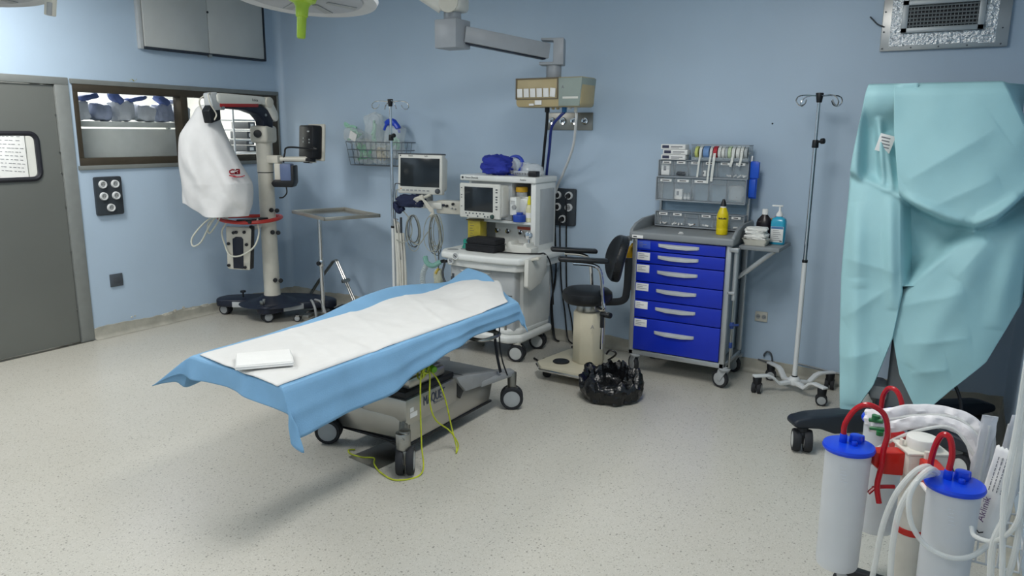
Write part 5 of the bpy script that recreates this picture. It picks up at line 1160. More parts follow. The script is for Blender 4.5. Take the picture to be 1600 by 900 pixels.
# moulded top with raised rounded sides
tp = MB(); tp.b2(KX0-.03, KX1+.03, KYF-.03, KYB+.02, .985, 1.035, .012, 3); tpo = tp.build('top_tray', CGR, ct)
side = [(KYF-.02, 1.02), (KYF-.01, 1.05), (KYF+.07, 1.085), (KYF+.20, 1.11), (KYB+.0, 1.115), (KYB+.02, 1.10), (KYB+.02, 1.02)]
for x0, x1 in ((KX0-.032, KX0-.008), (KX1+.008, KX1+.032)):
    mb = MB(); mb.prism(side, x0, x1, 'yz', .008); mb.build('side_wing', CGR, tpo)
mb = MB(); mb.b2(KX0-.02, KX1+.02, KYB, KYB+.02, 1.02, 1.10, .006); mb.build('back_rim', CGR, tpo)
mb = MB(); mb.b2(KX0-.005, KX0+.075, KYF-.034, KYF-.029, .99, 1.012, .001); lb = mb.build('brand_plate', PAPER, tpo)
mb = MB(); mb.b2(KX0+.004, KX0+.03, KYF-.035, KYF-.0335, .997, 1.005); mb.build('print', INK, lb)
mb = MB(); mb.tube([(KX0-.03, -.40, .975), (KX0-.075, -.42, .972), (KX0-.085, -.47, .972), (KX0-.07, -.52, .972), (KX0-.02, -.51, .975)], .013, 9); mb.build('push_handle', CGR, ct)
for x, y, rz in ((4.075, -.50, -.75), (4.72, -.50, -.35), (4.70, -.10, -.4), (4.08, -.10, -.3)): caster(ct, x, y-.0, .062, rz, False, .15, HUBG, HUBG, .03, .03)
# rails on its right flank
mb = MB(); mb.cyl((4.748, -.50, .62), (4.748, -.50, .955), .017, seg=16); mb.b2(4.705, 4.765, -.53, -.48, .945, .975, .005); mb.b2(4.705, 4.755, -.52, -.49, .66, .68, .003); mb.build('holder_tube', CAL, ct)
mb = MB(); mb.cyl((4.748, -.50, .15), (4.748, -.50, .62), .007, seg=10); mb.build('rod', STEEL, ct)
mb = MB(); mb.cyl((4.748, -.50, .425), (4.748, -.50, .47), .014, seg=12, bev=.003); mb.cyl((4.748, -.50, .29), (4.748, -.50, .33), .012, seg=12, bev=.003); mb.cyl((4.735, -.52, .45), (4.79, -.49, .455), .008, seg=10); mb.build('rod_clamp', mat('blue_clamp', '#28407e', .4), ct)
mb = MB(); mb.b2(4.715, 4.735, -.40, -.37, .2, .93, .004); mb.b2(4.715, 4.745, -.20, -.17, .2, .97, .004); mb.build('side_rail', CAL, ct)
# fold-out side shelf
ss = MB(); ss.b2(4.745, 5.005, -.455, -.09, .958, .985, .005); ss.build('side_shelf', CGR, ct)
mb = MB(); mb.tube([(4.955, -.20, .955), (4.74, -.20, .76)], (.014, .006), 8, flat=(0, 1, 0), smooth=False); mb.tube([(4.955, -.40, .955), (4.74, -.40, .76)], (.014, .006), 8, flat=(0, 1, 0), smooth=False); mb.build('shelf_brace', CAL, ct)
# ---- things on the side shelf
SZ = .986
tr = thing('gauze_tray', 'white tray heaped with folded gauze on the side shelf of the cart', 'tray', (4.84, -.36, SZ))
mb = MB(); rr = []
for z, w_, d_ in ((SZ, .065, .05), (SZ+.04, .082, .062), (SZ+.042, .086, .066), (SZ+.04, .078, .058), (SZ+.006, .06, .045)):
    rr.append([Vector((4.835+a, -.36+b, z)) for a, b in rrect(-w_, w_, -d_, d_, .012, 3)])
mb.rows(rr, closed=True); mb.b2(4.77, 4.90, -.41, -.31, SZ, SZ+.004); mb.build('tray', OFFW, tr)
GZ = mat('white_gauze', '#e3e3df', .9, var=.04, bump=.4, bscale=90)
for k in range(6):
    mb = crumple((0, 0, 0), (.065, .045, .010), 70+k, .15, 24, 14, .8); rnd = random.Random(k); mb.xf(Matrix.Translation((4.83+rnd.uniform(-.008, .012), -.36, SZ+.045+.0125*k)) @ Euler((rnd.uniform(-.08, .08), .10-rnd.uniform(0, .12), rnd.uniform(-.2, .2))).to_matrix().to_4x4())
    tag(mb.build('gauze_pad', GZ), 'folded white gauze pad heaped in the tray on the side shelf', 'gauze', 'gauze pads in the tray')
def bottle(name, lab, x, y, z, parts, sy=1):
    t = thing(name, lab, 'bottle', (x, y, z))
    for pn, prof, m in parts:
        mb = MB(); mb.lathe([(r, z+h) for r, h in prof], (x, y, 0), seg=28, sy=sy); mb.build(pn, m, t)
    return t
DBR = mat('dark_brown_bottle', '#1c1218', .3)
bottle('antiseptic_bottle', 'dark brown bottle with white cap on the side shelf behind the gauze tray', 4.835, -.17, SZ, [('body', [(0, 0), (.05, 0), (.053, .006), (.053, .125), (.046, .15), (.02, .182), (.018, .19), (0, .19)], DBR), ('cap', [(0, .185), (.0195, .185), (.0195, .218), (.017, .222), (0, .222)], PAPER)], .7)
bottle('clear_bottle', 'clear bottle with red cap between the brown bottle and blue pump bottle', 4.915, -.14, SZ, [('body', [(0, 0), (.038, 0), (.04, .006), (.04, .10), (.034, .125), (.018, .14), (0, .14)], mat('milky_bottle', '#c3ccd2', .3, alpha=.85)), ('cap', [(0, .138), (.0205, .138), (.0205, .172), (0, .173)], mat('red_cap', '#b3262a', .4))])
bottle('ochre_bottle', 'ochre bottle standing mostly hidden behind the brown bottle on the side shelf', 4.865, -.105, SZ, [('body', [(0, 0), (.028, 0), (.03, .006), (.03, .13), (.016, .155), (0, .155)], mat('ochre_bottle', '#b7862a', .4))])
pb = thing('pump_bottle', 'turquoise hand gel bottle with white pump on the side shelf', 'bottle', (4.945, -.24, SZ))
GEL = mat('turquoise_gel', '#2f9fc0', .2, var=.04)
mb = MB(); rr = []
for z, w_, d_ in ((0, .046, .034), (.004, .048, .036), (.15, .048, .036), (.17, .042, .03), (.182, .02, .018), (.188, .018, .018)): rr.append([Vector((4.945+a, -.24+b, SZ+z)) for a, b in rrect(-w_, w_, -d_, d_, min(w_, d_)*.55, 4)])
mb.rows(rr, closed=True); mb.add([p for p in rr[0]], [list(range(len(rr[0])))[::-1]]); mb.build('body', GEL, pb)
mb = MB(); mb.lathe([(0, .186), (.022, .186), (.022, .2), (.012, .215), (.007, .225), (.007, .25), (0, .25)], (4.945, -.24, SZ), seg=18); mb.box((4.93, -.245, SZ+.255), (.07, .014, .010), (0, 0, .1), .003); mb.build('pump', PAPER, pb)
mb = MB(); mb.b2(4.903, 4.985, -.2775, -.2755, SZ+.015, SZ+.12, .001); lbl = mb.build('label', PAPER, pb)
mb = MB().mat(mat('label_blue', '#4c79a8', .6)); mb.b2(4.905, 4.983, -.2785, -.277, SZ+.104, SZ+.119); mb.mat(GREYINK)
for k in range(6): mb.b2(4.918, 4.955+.008*(k % 3), -.2785, -.277, SZ+.092-.013*k, SZ+.095-.013*k)
mb.mat(INK); mb.b2(4.965, 4.98, -.2785, -.277, SZ+.02, SZ+.027); mb.build('print', None, lbl)
# ---- yellow bag on the cart's left flank
yb = crumple((3.965, -.31, .745), (.04, .10, .17), 81, .15); tag(yb.build('yellow_bag', mat('yellow_bag_film', '#d3a813', .45, bump=.3, bscale=25)), 'yellow waste bag hanging on the left side of the drawer cart', 'bag')
# ================================================================ TILT BIN RACK
BNC = mat('smoky_clear_bin', '#dbe4ea', .12, alpha=.30, var=.05, spec=.7); BNF = mat('grey_bin_frame', '#8d959c', .45, var=.04); BNB = mat('blue_grey_back', '#8ba3b5', .5, var=.05)
br = thing('bin_rack', 'rack of clear tilt bins in three rows standing on the drawer cart', 'bin rack', (4.37, -.14, 1.036))
def post(x, y0, y1, z0, z1, m=CAL): MB().b2(x-.008, x+.008, y0, y1, z0, z1, .002).build('post', m, br)
post(4.062, -.10, -.075, 1.036, 1.52); post(4.70, -.10, -.075, 1.036, 1.56)
MB().b2(4.06, 4.70, -.078, -.07, 1.05, 1.52).build('back_panel', BNB, br)
def binrow(z0, z1, n, yf, skip=()):
    x0, x1 = 4.058, 4.692
    mb = MB(); mb.b2(x0-.006, x1+.006, yf+.01, -.078, z0-.006, z0, .001); mb.b2(x0-.006, x1+.006, yf, -.078, z1, z1+.006, .001)
    mb.b2(x0-.008, x0-.002, yf, -.078, z0, z1); mb.b2(x1+.002, x1+.008, yf, -.078, z0, z1); mb.b2(x0-.006, x1+.006, yf-.002, yf+.004, z0-.008, z0+.002, .001); mb.build('row_frame', BNF, br)
    w_ = (x1-x0)/n
    for i in range(n):
        a, b = x0+w_*i+.003, x0+w_*(i+1)-.003; sl = .02
        V = [(a, yf+sl, z0+.003), (b, yf+sl, z0+.003), (b, yf, z1-.004), (a, yf, z1-.004), (a, -.085, z0+.003), (b, -.085, z0+.003), (b, -.085, z1-.03), (a, -.085, z1-.03)]
        mb = MB().mat(BNC); mb.add(V, [[0, 1, 2, 3], [0, 4, 5, 1], [0, 3, 7, 4], [1, 5, 6, 2]])
        mb.mat(BNF); h = z1-z0
        mb.box(((a+b)/2, yf+.004, z1-.03 if n == 6 else z1-.036), (b-a, .004, .003)); mb.box((a, yf+.011, (z0+z1)/2), (.004, .006, h-.008), (-.1, 0, 0)); mb.box((b, yf+.011, (z0+z1)/2), (.004, .006, h-.008), (-.1, 0, 0))
        o = mb.build('bin', None, br, solid=0, recalc=False)
        if i not in skip:
            lw = w_*.30 if n == 6 else w_*.33
            mb = MB().mat(PAPER); mb.box(((a+b)/2+.004, yf-.002, z1-.012 if n == 6 else z1-.02), (lw*2, .002, .018)); mb.mat(INK)
            mb.box(((a+b)/2+.002, yf-.0033, z1-.012 if n == 6 else z1-.02), (lw*(1.3-.15*(i % 3)), .001, .006)); mb.build('label', None, o)
binrow(1.405, 1.515, 6, -.155); binrow(1.235, 1.395, 5, -.185, (3, 4)); binrow(1.05, 1.145, 6, -.175, (2,))
MB().b2(4.705, 4.755, -.13, -.115, 1.27, 1.525, .004).b2(4.705, 4.765, -.14, -.11, 1.41, 1.52, .004).b2(4.705, 4.75, -.145, -.112, 1.28, 1.40, .003).build('blue_wing', mat('bright_blue_plastic', '#1553c8', .35), br)
# contents of the bins
def content(kind, name, lab, cat, x, y, z, s=1):
    mb = MB()
    if kind == 'carton': mb.mat(PAPER); mb.b2(x-.028*s, x+.028*s, y-.018, y+.018, z, z+.075*s, .002); mb.mat(GREYINK); mb.b2(x-.012*s, x+.006*s, y-.0187, y-.0178, z+.03*s, z+.06*s)
    if kind == 'vial': mb.mat(mat('vial_glass', '#d4dcdf', .15, alpha=.7)); mb.cyl((x, y, z), (x, y, z+.035), .0115, seg=14, bev=.003); mb.mat(PAPER); mb.cyl((x, y, z+.006), (x, y, z+.022), .0118, seg=14); mb.mat(ALU); mb.cyl((x, y, z+.035), (x, y, z+.048), .009, seg=12)
    if kind == 'amp': 
        rnd = random.Random(int(x*1000)); d = Vector((rnd.uniform(-1, 1), rnd.uniform(-.6, .6), rnd.uniform(0, .3))).normalized(); p = Vector((x, y, z+.010)); mb.mat(PAPER); mb.cyl(p-d*.02, p+d*.012, .006, seg=10, bev=.002); mb.mat(s if not isinstance(s, (int, float)) else GREYP); mb.cyl(p+d*.012, p+d*.026, .004, .0015, seg=8)
    return tag(mb.build(name, None), lab, cat)
content('carton', 'carton', 'small white carton in the leftmost bin of the top row', 'carton', 4.10, -.125, 1.41, 1.1)
content('carton', 'carton', 'small white carton in the fourth bin of the top row', 'carton', 4.385, -.125, 1.41, .55)
content('carton', 'carton', 'white printed carton in the second bin of the middle row', 'carton', 4.215, -.15, 1.24, 1.0)
for k, (x, y, z) in enumerate(((4.262, -.15, 1.24), (4.288, -.145, 1.24), (4.275, -.115, 1.24), (4.298, -.112, 1.24))):
    o = content('vial', 'vial', 'small glass vial beside the carton in the middle bin row', 'vial', x, y, z); o['group'] = 'vials in the middle bin row'
bgm = crumple((4.62, -.13, 1.30), (.045, .025, .05), 91, .3); tag(bgm.build('clear_sachet', CLB), 'clear crumpled sachets in the rightmost bin of the middle row', 'sachet')
mb = crumple((4.215, -.125, 1.425), (.032, .02, .014), 92, .3); tag(mb.build('dark_rubber_pieces', DGREY), 'dark rubber stoppers in the second bin of the top row', 'stoppers')
brown = mat('brown_plastic', '#6e5a44', .5)
for k, (x, z, m) in enumerate(((4.55, 1.41, DGREY), (4.57, 1.41, BLACK), (4.60, 1.41, DGREY), (4.635, 1.41, GREYP), (4.655, 1.412, GREYP), (4.675, 1.41, GREYP))):
    o = content('amp', 'ampoule', 'small ampoule lying in the right end of the top bin row', 'ampoule', x, -.12-.006*(k % 2), z, m); o['group'] = 'ampoules in the top bin row'
for k, (x, m) in enumerate(((4.085, brown), (4.11, DGREY), (4.13, GREYP), (4.185, GREYP), (4.205, GREYP), (4.23, brown), (4.245, GREYP), (4.31, GREYP), (4.33, brown), (4.41, GREYP), (4.43, GREYP), (4.52, GREYP), (4.54, brown), (4.64, brown))):
    o = content('amp', 'ampoule', 'small ampoule lying in the bottom bin row just above the cart top', 'ampoule', x, -.145-.01*(k % 3), 1.054, m); o['group'] = 'ampoules in the bottom bin row'
# ---- on top of the rack
for k in range(3):
    z = 1.5225+.0365*k; dx = (-.012, 0, -.016)[k]
    mb = MB().mat(PAPER); mb.b2(4.085+dx, 4.265+dx, -.17, -.08, z, z+.035, .002); mb.mat(mat('dark_label_block', '#3a3d55', .6) if k == 0 else bpy.data.materials['dark_label_block']); mb.b2(4.095+dx, 4.145+dx, -.1715, -.1695, z+.008, z+.028)
    mb.mat(GREYINK); mb.b2(4.16+dx, 4.245+dx, -.1712, -.1695, z+.016, z+.022); mb.b2(4.16+dx, 4.22+dx, -.1712, -.1695, z+.008, z+.011)
    tag(mb.build('suture_box', None), ('lowest of the three long white boxes on the bin rack', 'middle of the three long white boxes on the bin rack', 'topmost of the three long white boxes on the bin rack')[k], 'box', 'white boxes on the bin rack')
td = thing('tape_dispenser', 'clear box holding a row of coloured tape rolls on top of the bin rack', 'tape dispenser', (4.50, -.13, 1.522))
mb = MB(); TX0, TX1 = 4.30, 4.70
mb.b2(TX0, TX1, -.18, -.075, 1.5215, 1.5245); mb.b2(TX0, TX0+.003, -.18, -.075, 1.524, 1.63); mb.b2(TX1-.003, TX1, -.18, -.075, 1.524, 1.63); mb.b2(TX0, TX1, -.078, -.075, 1.524, 1.63); mb.b2(TX0, TX1, -.18, -.177, 1.524, 1.545); mb.build('clear_case', mat('clear_case', '#b9c4cb', .1, alpha=.35, var=0), td)
mb = MB(); mb.b2(TX0-.002, TX1+.002, -.182, -.178, 1.628, 1.633); mb.b2(TX0-.002, TX1+.002, -.08, -.073, 1.628, 1.633); mb.b2(TX0-.002, TX0+.003, -.182, -.073, 1.628, 1.633); mb.b2(TX1-.003, TX1+.002, -.182, -.073, 1.628, 1.633); mb.build('case_rim', BNF, td)
mb = MB(); mb.cyl((TX0, -.128, 1.577), (TX1, -.128, 1.577), .008, seg=10); mb.build('spindle', GREYP, td)
RYG = mat('yellow_green_tape', '#c9d07a', .6); RBL = mat('blue_tape', '#6f93c4', .6); RRD = mat('red_tape', '#b92f3d', .6); RWH = mat('white_tape', '#d9dbd6', .6); RGN = mat('pale_green_tape', '#c5d6b0', .6); RGR = mat('grey_tape', '#aab0b2', .6)
rolls = [(.016, .02, RYG), (.048, .018, RWH), (.086, .04, RBL), (.122, .018, RWH), (.150, .024, RRD), (.18, .02, RWH), (.205, .02, RWH), (.228, .018, RGR), (.25, .02, RGN), (.276, .022, RWH), (.308, .024, RWH), (.335, .02, RWH), (.36, .02, RGR)]
nm = {RYG: 'yellow-green', RWH: 'white', RBL: 'wide blue', RRD: 'red', RGN: 'pale green', RGR: 'grey'}
cnt = {}
tails = {1: .115, 3: .155, 4: .14, 9: .035, 11: .03}
for i, (dx, w_, m) in enumerate(rolls):
    x = TX0+.014+dx; r = .046 if i % 3 else .043
    mb = MB(); mb.lathe([(.018, -w_/2), (r, -w_/2), (r, w_/2), (.018, w_/2), (.018, -w_/2)], (x, -.128, 1.577), (1, 0, 0), 24); o = mb.build('tape_roll', m)
    single = sum(1 for q in rolls if q[2] is m) == 1
    tag(o, (nm[m]+' tape roll in the clear dispenser on the bin rack') if single else (nm[m]+' tape roll among the others in the clear dispenser'), 'tape roll', 'tape rolls in the dispenser' if single else nm[m]+' tape rolls in the dispenser')
    if i in tails:
        L_ = tails[i]; mb = MB(); mb.tube([(x, -.128-r, 1.575), (x+.001, -.19, 1.53), (x-.003, -.194, 1.52-L_*.4), (x-.008, -.192, 1.52-L_)], (w_*.42, .0008), 6, flat=(0, 1, 0)) ; mb.build('tape_tail', RWH, o)
# ---- yellow bottle and key on the cart top
yb2 = thing('yellow_bottle', 'yellow squeeze bottle with black nozzle standing on the cart top', 'bottle', (4.60, -.36, 1.035))
YEL = mat('bright_yellow_plastic', '#d9c40f', .35)
mb = MB(); mb.lathe([(0, 1.036), (.036, 1.036), (.039, 1.042), (.039, 1.075), (.0375, 1.08), (.039, 1.085), (.039, 1.165), (.034, 1.185), (.022, 1.215), (.02, 1.22), (0, 1.22)], (4.60, -.36, 0), seg=30); bb = mb.build('body', YEL, yb2)
mb = MB(); mb.lathe([(0, 1.218), (.02, 1.218), (.02, 1.228), (0, 1.228)], (4.60, -.36, 0), seg=20); mb.build('collar', PAPER, yb2)
mb = MB(); mb.lathe([(0, 1.228), (.021, 1.228), (.018, 1.245), (.012, 1.262), (.008, 1.275), (0, 1.276)], (4.60, -.36, 0), seg=20); mb.build('nozzle', BLACK, yb2)
def wrap(mb, x, y, r):
    for v in mb.V:
        a = (v.x-x)/r; d = r + (-(v.y-y)-r); v.x, v.y = x+d*math.sin(a+.25), y-d*math.cos(a+.25)
    return mb
tm = MB()
for k in range(6): tm.b2(4.572+.0095*k, 4.5795+.0095*k, -.36-.0402, -.36-.0396, 1.142, 1.154-.003*(k % 2))
wrap(tm, 4.60, -.36, .0396).build('print', INK, bb)
mb = MB()
for k in range(5): mb.b2(4.575, 4.61+.004*(k % 3), -.36-.0402, -.36-.0396, 1.128-.009*k, 1.130-.009*k)
wrap(mb, 4.60, -.36, .0396).build('print', mat('brown_print', '#7c6a18', .6), bb)
mb = MB(); mb.box((4.36, -.50, 1.0385), (.035, .014, .004), (0, 0, .4), .001); mb.tube([(4.36+.012*math.cos(t), -.495+.01*math.sin(t), 1.047) for t in [2*PI*i/10 for i in range(10)]], .0022, 6, closed=True); tag(mb.build('clip', PAPER), 'small white plastic clip lying on the cart top near its front edge', 'clip')
# ================================================================ BACK WALL FIXTURES ON THE RIGHT
ws = thing('wall_socket', 'cream double wall socket low on the back wall beside the drawer cart', 'socket', (4.83, 0, .42))
mb = MB(); mb.b2(4.785, 4.872, -.012, 0, .382, .455, .004); mb.build('plate', OFFW, ws)
for x in (4.808, 4.848): MB().mat(GREYP).lathe([(.016, .0), (.016, .003), (0, .001)], (x, -.012, .419), (0, -1, 0), 16).mat(INK).lathe([(0, .003), (.003, .0025), (.003, 0)], (x-.006, -.012, .419), (0, -1, 0), 8).lathe([(0, .003), (.003, .0025), (.003, 0)], (x+.006, -.012, .419), (0, -1, 0), 8).build('outlet', None, ws)
mb = MB(); mb.tube([(4.90, -.03, .02), (4.93, -.02, .10), (4.92, -.02, .155), (4.895, -.02, .17), (4.875, -.015, .15), (4.87, -.012, .13)], .006, 7); mb.tube([(4.83, -.01, .10), (4.90, -.014, .09)], .005, 6); tag(mb.build('cable_stub', DGREY), 'bent dark cable end sticking out of the wall above the skirting', 'cable')
mb = MB(); mb.tube([(5.10, -.008, .115), (5.25, -.009, .10), (5.38, -.009, .085), (5.5, -.009, .08)], .005, 6); tag(mb.build('wall_cable', GREYP), 'thin grey cable running along the wall behind the white based IV pole', 'cable')
mb = MB(); mb.ball((4.80, -.001, 1.78), .006); tag(mb.build('wall_plug', INK), 'tiny dark screw hole plug high on the back wall', 'plug')
vt = thing('air_vent', 'metal air vent grille framed with silver foil tape high on the back wall', 'vent', (5.76, 0, 2.38))
FOIL = mat('silver_foil_tape', '#b9bdbf', .2, metal=1, bump=.9, bscale=55)
mb = MB(); plate_hole2 = None
mb.b2(5.425, 6.105, -.03, 0, 2.225, 2.56, .004); mb.build('duct_plate', ALU, vt)
mb = MB()
fo = []
def foil(x0, x1, z0, z1, sd):
    m2 = MB(); nx, nz_ = max(2, int((x1-x0)/.012)), max(2, int((z1-z0)/.012)); R = []
    for j in range(nz_+1):
        R.append([Vector((lerp(x0, x1, i/nx), -.033-.005*abs(nz(i*.9+sd, j*.9, sd)) - .001, lerp(z0, z1, j/nz_))) for i in range(nx+1)])
    m2.rows(R); return m2.build('foil_strip', FOIL, vt, angle=15)
foil(5.475, 5.56, 2.25, 2.555, 1); foil(5.955, 6.04, 2.25, 2.555, 5); foil(5.535, 6.02, 2.255, 2.335, 9); foil(5.55, 6.0, 2.50, 2.555, 13)
gr = MB(); 
for a in ((5.535, 5.975, 2.325, 2.355), (5.535, 5.975, 2.485, 2.515), (5.535, 5.57, 2.325, 2.515), (5.94, 5.975, 2.325, 2.515)): gr.b2(a[0], a[1], -.062, -.03, a[2], a[3], .003)
gro = gr.build('grille_frame', mat('grille_grey', '#a7adb0', .4, metal=.4), vt)
MB().b2(5.565, 5.945, -.035, -.031, 2.35, 2.49).build('dark_void', BLACK, gro)
mb = MB()
for k in range(6): mb.box((5.755, -.05, 2.367+.022*k), (.37, .016, .003), (.5, .0, .0))
mb.build('slats', bpy.data.materials['grille_grey'], gro)
mb = MB()
for k in range(19): mb.b2(5.578+.0197*k, 5.581+.0197*k, -.044, -.036, 2.352, 2.488)
mb.build('fins', bpy.data.materials['grille_grey'], gro)
mb = MB()
for x, z in ((5.44, 2.24), (5.6, 2.24), (5.75, 2.24), (5.9, 2.24), (6.07, 2.24), (5.44, 2.34), (5.44, 2.46), (6.07, 2.33), (6.08, 2.5)): mb.cyl((x, -.029, z), (x, -.034, z), .005, seg=8)
mb.build('screws', DGREY, vt)
mb = MB(); mb.tube([(5.44, -.034, 2.37), (5.40, -.03, 2.39), (5.37, -.012, 2.42), (5.35, -.01, 2.44)], .005, 6); mb.build('wire_end', DGREY, vt)
# ================================================================ SURGICAL LAMPS
LWH = mat('lamp_white', '#c4c6c8', .35, var=.05); LGL = mat('lamp_glass', '#a8abb0', .3, var=.1, scale=6); GRH = mat('lime_handle', '#a7c83a', .35, subs=.1)
def surg_lamp(name, label, c, tilt, handle, hub):
    t = thing(name, label, 'surgical lamp', c)
    M_ = Matrix.Translation(c) @ tilt
    mb = MB(); mb.lathe([(0, .012), (.24, .008), (.275, -.004), (.292, .0), (.298, .014), (.285, .04), (.2, .085), (.09, .11), (0, .112)], seg=64); mb.xf(M_); hs = mb.build('dish', LWH, t)
    mb = MB(); mb.lathe([(0, .004), (.235, .001), (.238, .009), (0, .012)], seg=48); mb.xf(M_); mb.build('glass', LGL, hs)
    for k in range(8):
        a = 2*PI*k/8+.3; mb = MB(); mb.prism([(.10, -.012), (.22, -.02), (.225, .02), (.10, .012)], -.002, .002, 'xy', .001); mb.xf(M_ @ Matrix.Rotation(a, 4, 'Z')); mb.build('vent_slot', GREYP, hs)
    if handle:
        mb = MB(); mb.lathe([(0, -.155), (.014, -.155), (.017, -.15), (.019, -.075), (.024, -.07), (.026, -.035), (.034, -.02), (.052, -.012), (.056, .0), (0, .004)], seg=28); mb.xf(M_); mb.build('sterile_handle', GRH, t, label='lime green sterile handle')
    mb = MB(); mb.tube([M_ @ Vector((0, 0, .10)), M_ @ Vector((0, 0, .22)), Vector(c)+Vector((.0, .12, .38)), Vector(hub)+Vector((0, 0, -.12)), Vector(hub)], .03, 14); mb.build('arm', LWH, t)
    mb = MB(); mb.tube([M_ @ Vector((-.296, 0, .03)), M_ @ Vector((-.25, 0, .14)), M_ @ Vector((0, 0, .2)), M_ @ Vector((.25, 0, .14)), M_ @ Vector((.296, 0, .03))], .016, 10); mb.build('yoke', LWH, t)
    return t, M_
surg_lamp('surgical_lamp', 'grey round surgical lamp with a lime green handle above the operating table', (3.655, -3.19, 2.215), Matrix.Rotation(-.10, 4, Vector((.857, .515, 0))) @ Matrix.Rotation(.05, 4, Vector((-.515, .857, 0))), True, (3.3, -3.3, 3.0))
t2, M2 = surg_lamp('surgical_lamp', 'grey round surgical lamp cut off at the upper left corner near the door', (2.50, -3.87, 2.235), Matrix.Rotation(-.07, 4, Vector((.857, .515, 0))) @ Matrix.Rotation(-.02, 4, Vector((-.515, .857, 0))), False, (3.1, -3.5, 3.0))
mb = MB(); mb.box((2.785, -3.70, 2.19), (.035, .03, .10), (0, .15, .54), .004); mb.build('sensor_box', OFFW, t2)
mb = MB(); mb.box((2.795, -3.712, 2.165), (.02, .012, .05), (0, .15, .54), .003); mb.build('latch', GREYP, t2)
# ================================================================ DRAPED EQUIPMENT UNIT ON THE RIGHT
DKG = mat('charcoal_enamel', '#232a33', .4, var=.05)
eu = thing('equipment_trolley', 'tall equipment trolley hidden under the turquoise drape, black base on casters', 'trolley', (5.8, -.95, 0))
mb = MB()
def legbar(a, b, w0, w1, z0, z1, zt):
    a = Vector(a); b = Vector(b); d = (b-a); L_ = d.length; ang = math.atan2(d.y, d.x)
    m2 = MB(); m2.prism([(-.06, z0+.01), (-.075, z0+.03), (-.06, zt-.005), (.02, zt+.015), (L_, zt+.045), (L_, z0-.02), (.16, z0-.03), (.08, z0)], -.055, .055, 'xz', .014, 3); m2.xf(Matrix.Translation((a.x, a.y, 0)) @ Matrix.Rotation(ang, 4, 'Z')); return m2
l1_ = legbar((5.37, -1.29), (5.80, -.98), .1, .12, .135, .2, .195); l1_.build('base_leg', DKG, eu)
legbar((6.17, -1.20), (5.85, -.98), .1, .12, .135, .2, .195).build('base_leg', DKG, eu)
legbar((5.63, -.36), (5.80, -.85), .1, .12, .135, .2, .195).build('base_leg', DKG, eu)
legbar((6.20, -.50), (5.9, -.85), .1, .12, .135, .2, .195).build('base_leg', DKG, eu)
MB().b2(5.68, 6.02, -1.08, -.74, .10, .23, .03, 3).build('base_body', DKG, eu)
for x, y, rz in ((5.375, -1.305, .3), (6.16, -1.20, .8), (5.635, -.37, .9), (6.19, -.51, .2)): caster(eu, x, y, .062, rz+PI/2, True, .14, BLACK, HUBW, .07, 0)
MB().b2(5.74, 5.97, -1.02, -.72, .22, .75, .02, 3).build('column', mat('grey_column', '#6d7378', .4, metal=.3), eu)
MB().b2(5.66, 5.75, -1.045, -.9, .28, .36, .015).build('cable_hook', GREYP, eu)
MB().b2(5.60, 6.04, -.80, -.56, .75, 1.90, .04, 3).build('body', DKG, eu)
mb = MB(); mb.tube([(5.97, -.98, .55), (6.08, -1.02, .38), (6.10, -1.06, .25), (6.02, -1.1, .215), (5.93, -1.08, .22)], .009, 7); mb.build('cable', BLACK, eu)
TQ = mat('turquoise_drape', '#9fcbd1', .6, var=.03, scale=5, bump=.06, bscale=240, subs=.1)
def pl(tab, z): 
    tab = sorted(tab)
    if z <= tab[0][0]: return tab[0][1]
    for (a, va), (b, vb) in zip(tab, tab[1:]):
        if z <= b: return va+(vb-va)*(z-a)/(b-a)
    return tab[-1][1]
XLt = [(1.965, 5.50), (1.75, 5.475), (1.51, 5.455), (1.2, 5.46), (.945, 5.465), (.6, 5.49), (.2, 5.535), (.1, 5.55)]
XSL = [(1.965, 5.62), (1.73, 5.645), (1.39, 5.705), (.9, 5.765), (.65, 5.745), (.38, 5.68), (.17, 5.58), (.1, 5.57)]
XSR = [(1.965, 5.62), (1.73, 5.645), (1.39, 5.705), (.9, 5.765), (.66, 5.745), (.45, 5.80), (.25, 5.91), (.2, 5.93)]
XRt = [(1.965, 6.085), (1.90, 6.12), (1.75, 6.20), (1.42, 6.255), (1.1, 6.28), (.87, 6.29), (.58, 6.18), (.42, 6.05), (.25, 5.925), (.2, 5.94)]
sg_ = lambda t: 1/(1+math.exp(-t))
def seg_d(x, z, a, b):
    ax, az = a; bx, bz = b; t = max(0, min(1, ((x-ax)*(bx-ax)+(z-az)*(bz-az))/((bx-ax)**2+(bz-az)**2))); px, pz = ax+t*(bx-ax), az+t*(bz-az)
    return math.hypot(x-px, z-pz), t, ((bx-ax)*(z-az)-(bz-az)*(x-ax))
def crease(x, z, a, b, h, w_, taper=True):
    d, t, s_ = seg_d(x, z, a, b); return h*math.exp(-(d/w_)**2)*(math.sin(PI*min(1, max(0, t)))**.5 if taper else 1)
HEM = [(5.705, 1.385), (5.80, 1.33), (5.92, 1.275), (6.05, 1.255), (6.14, 1.30), (6.23, 1.405), (6.3, 1.47)]
def hemz(x): return pl(HEM, x)
def fold(x, z, a, b, h, w_=.006, sp=.07):
    # a pressed fold line: the two sides of the line slope apart
    d, t, s_ = seg_d(x, z, a, b); L_ = math.hypot(b[0]-a[0], b[1]-a[1]); sd_ = s_/L_
    e = math.sin(PI*min(1, max(0, t)))**.5 if 0 < t < 1 else 0
    return h*e*math.exp(-abs(sd_)/sp)
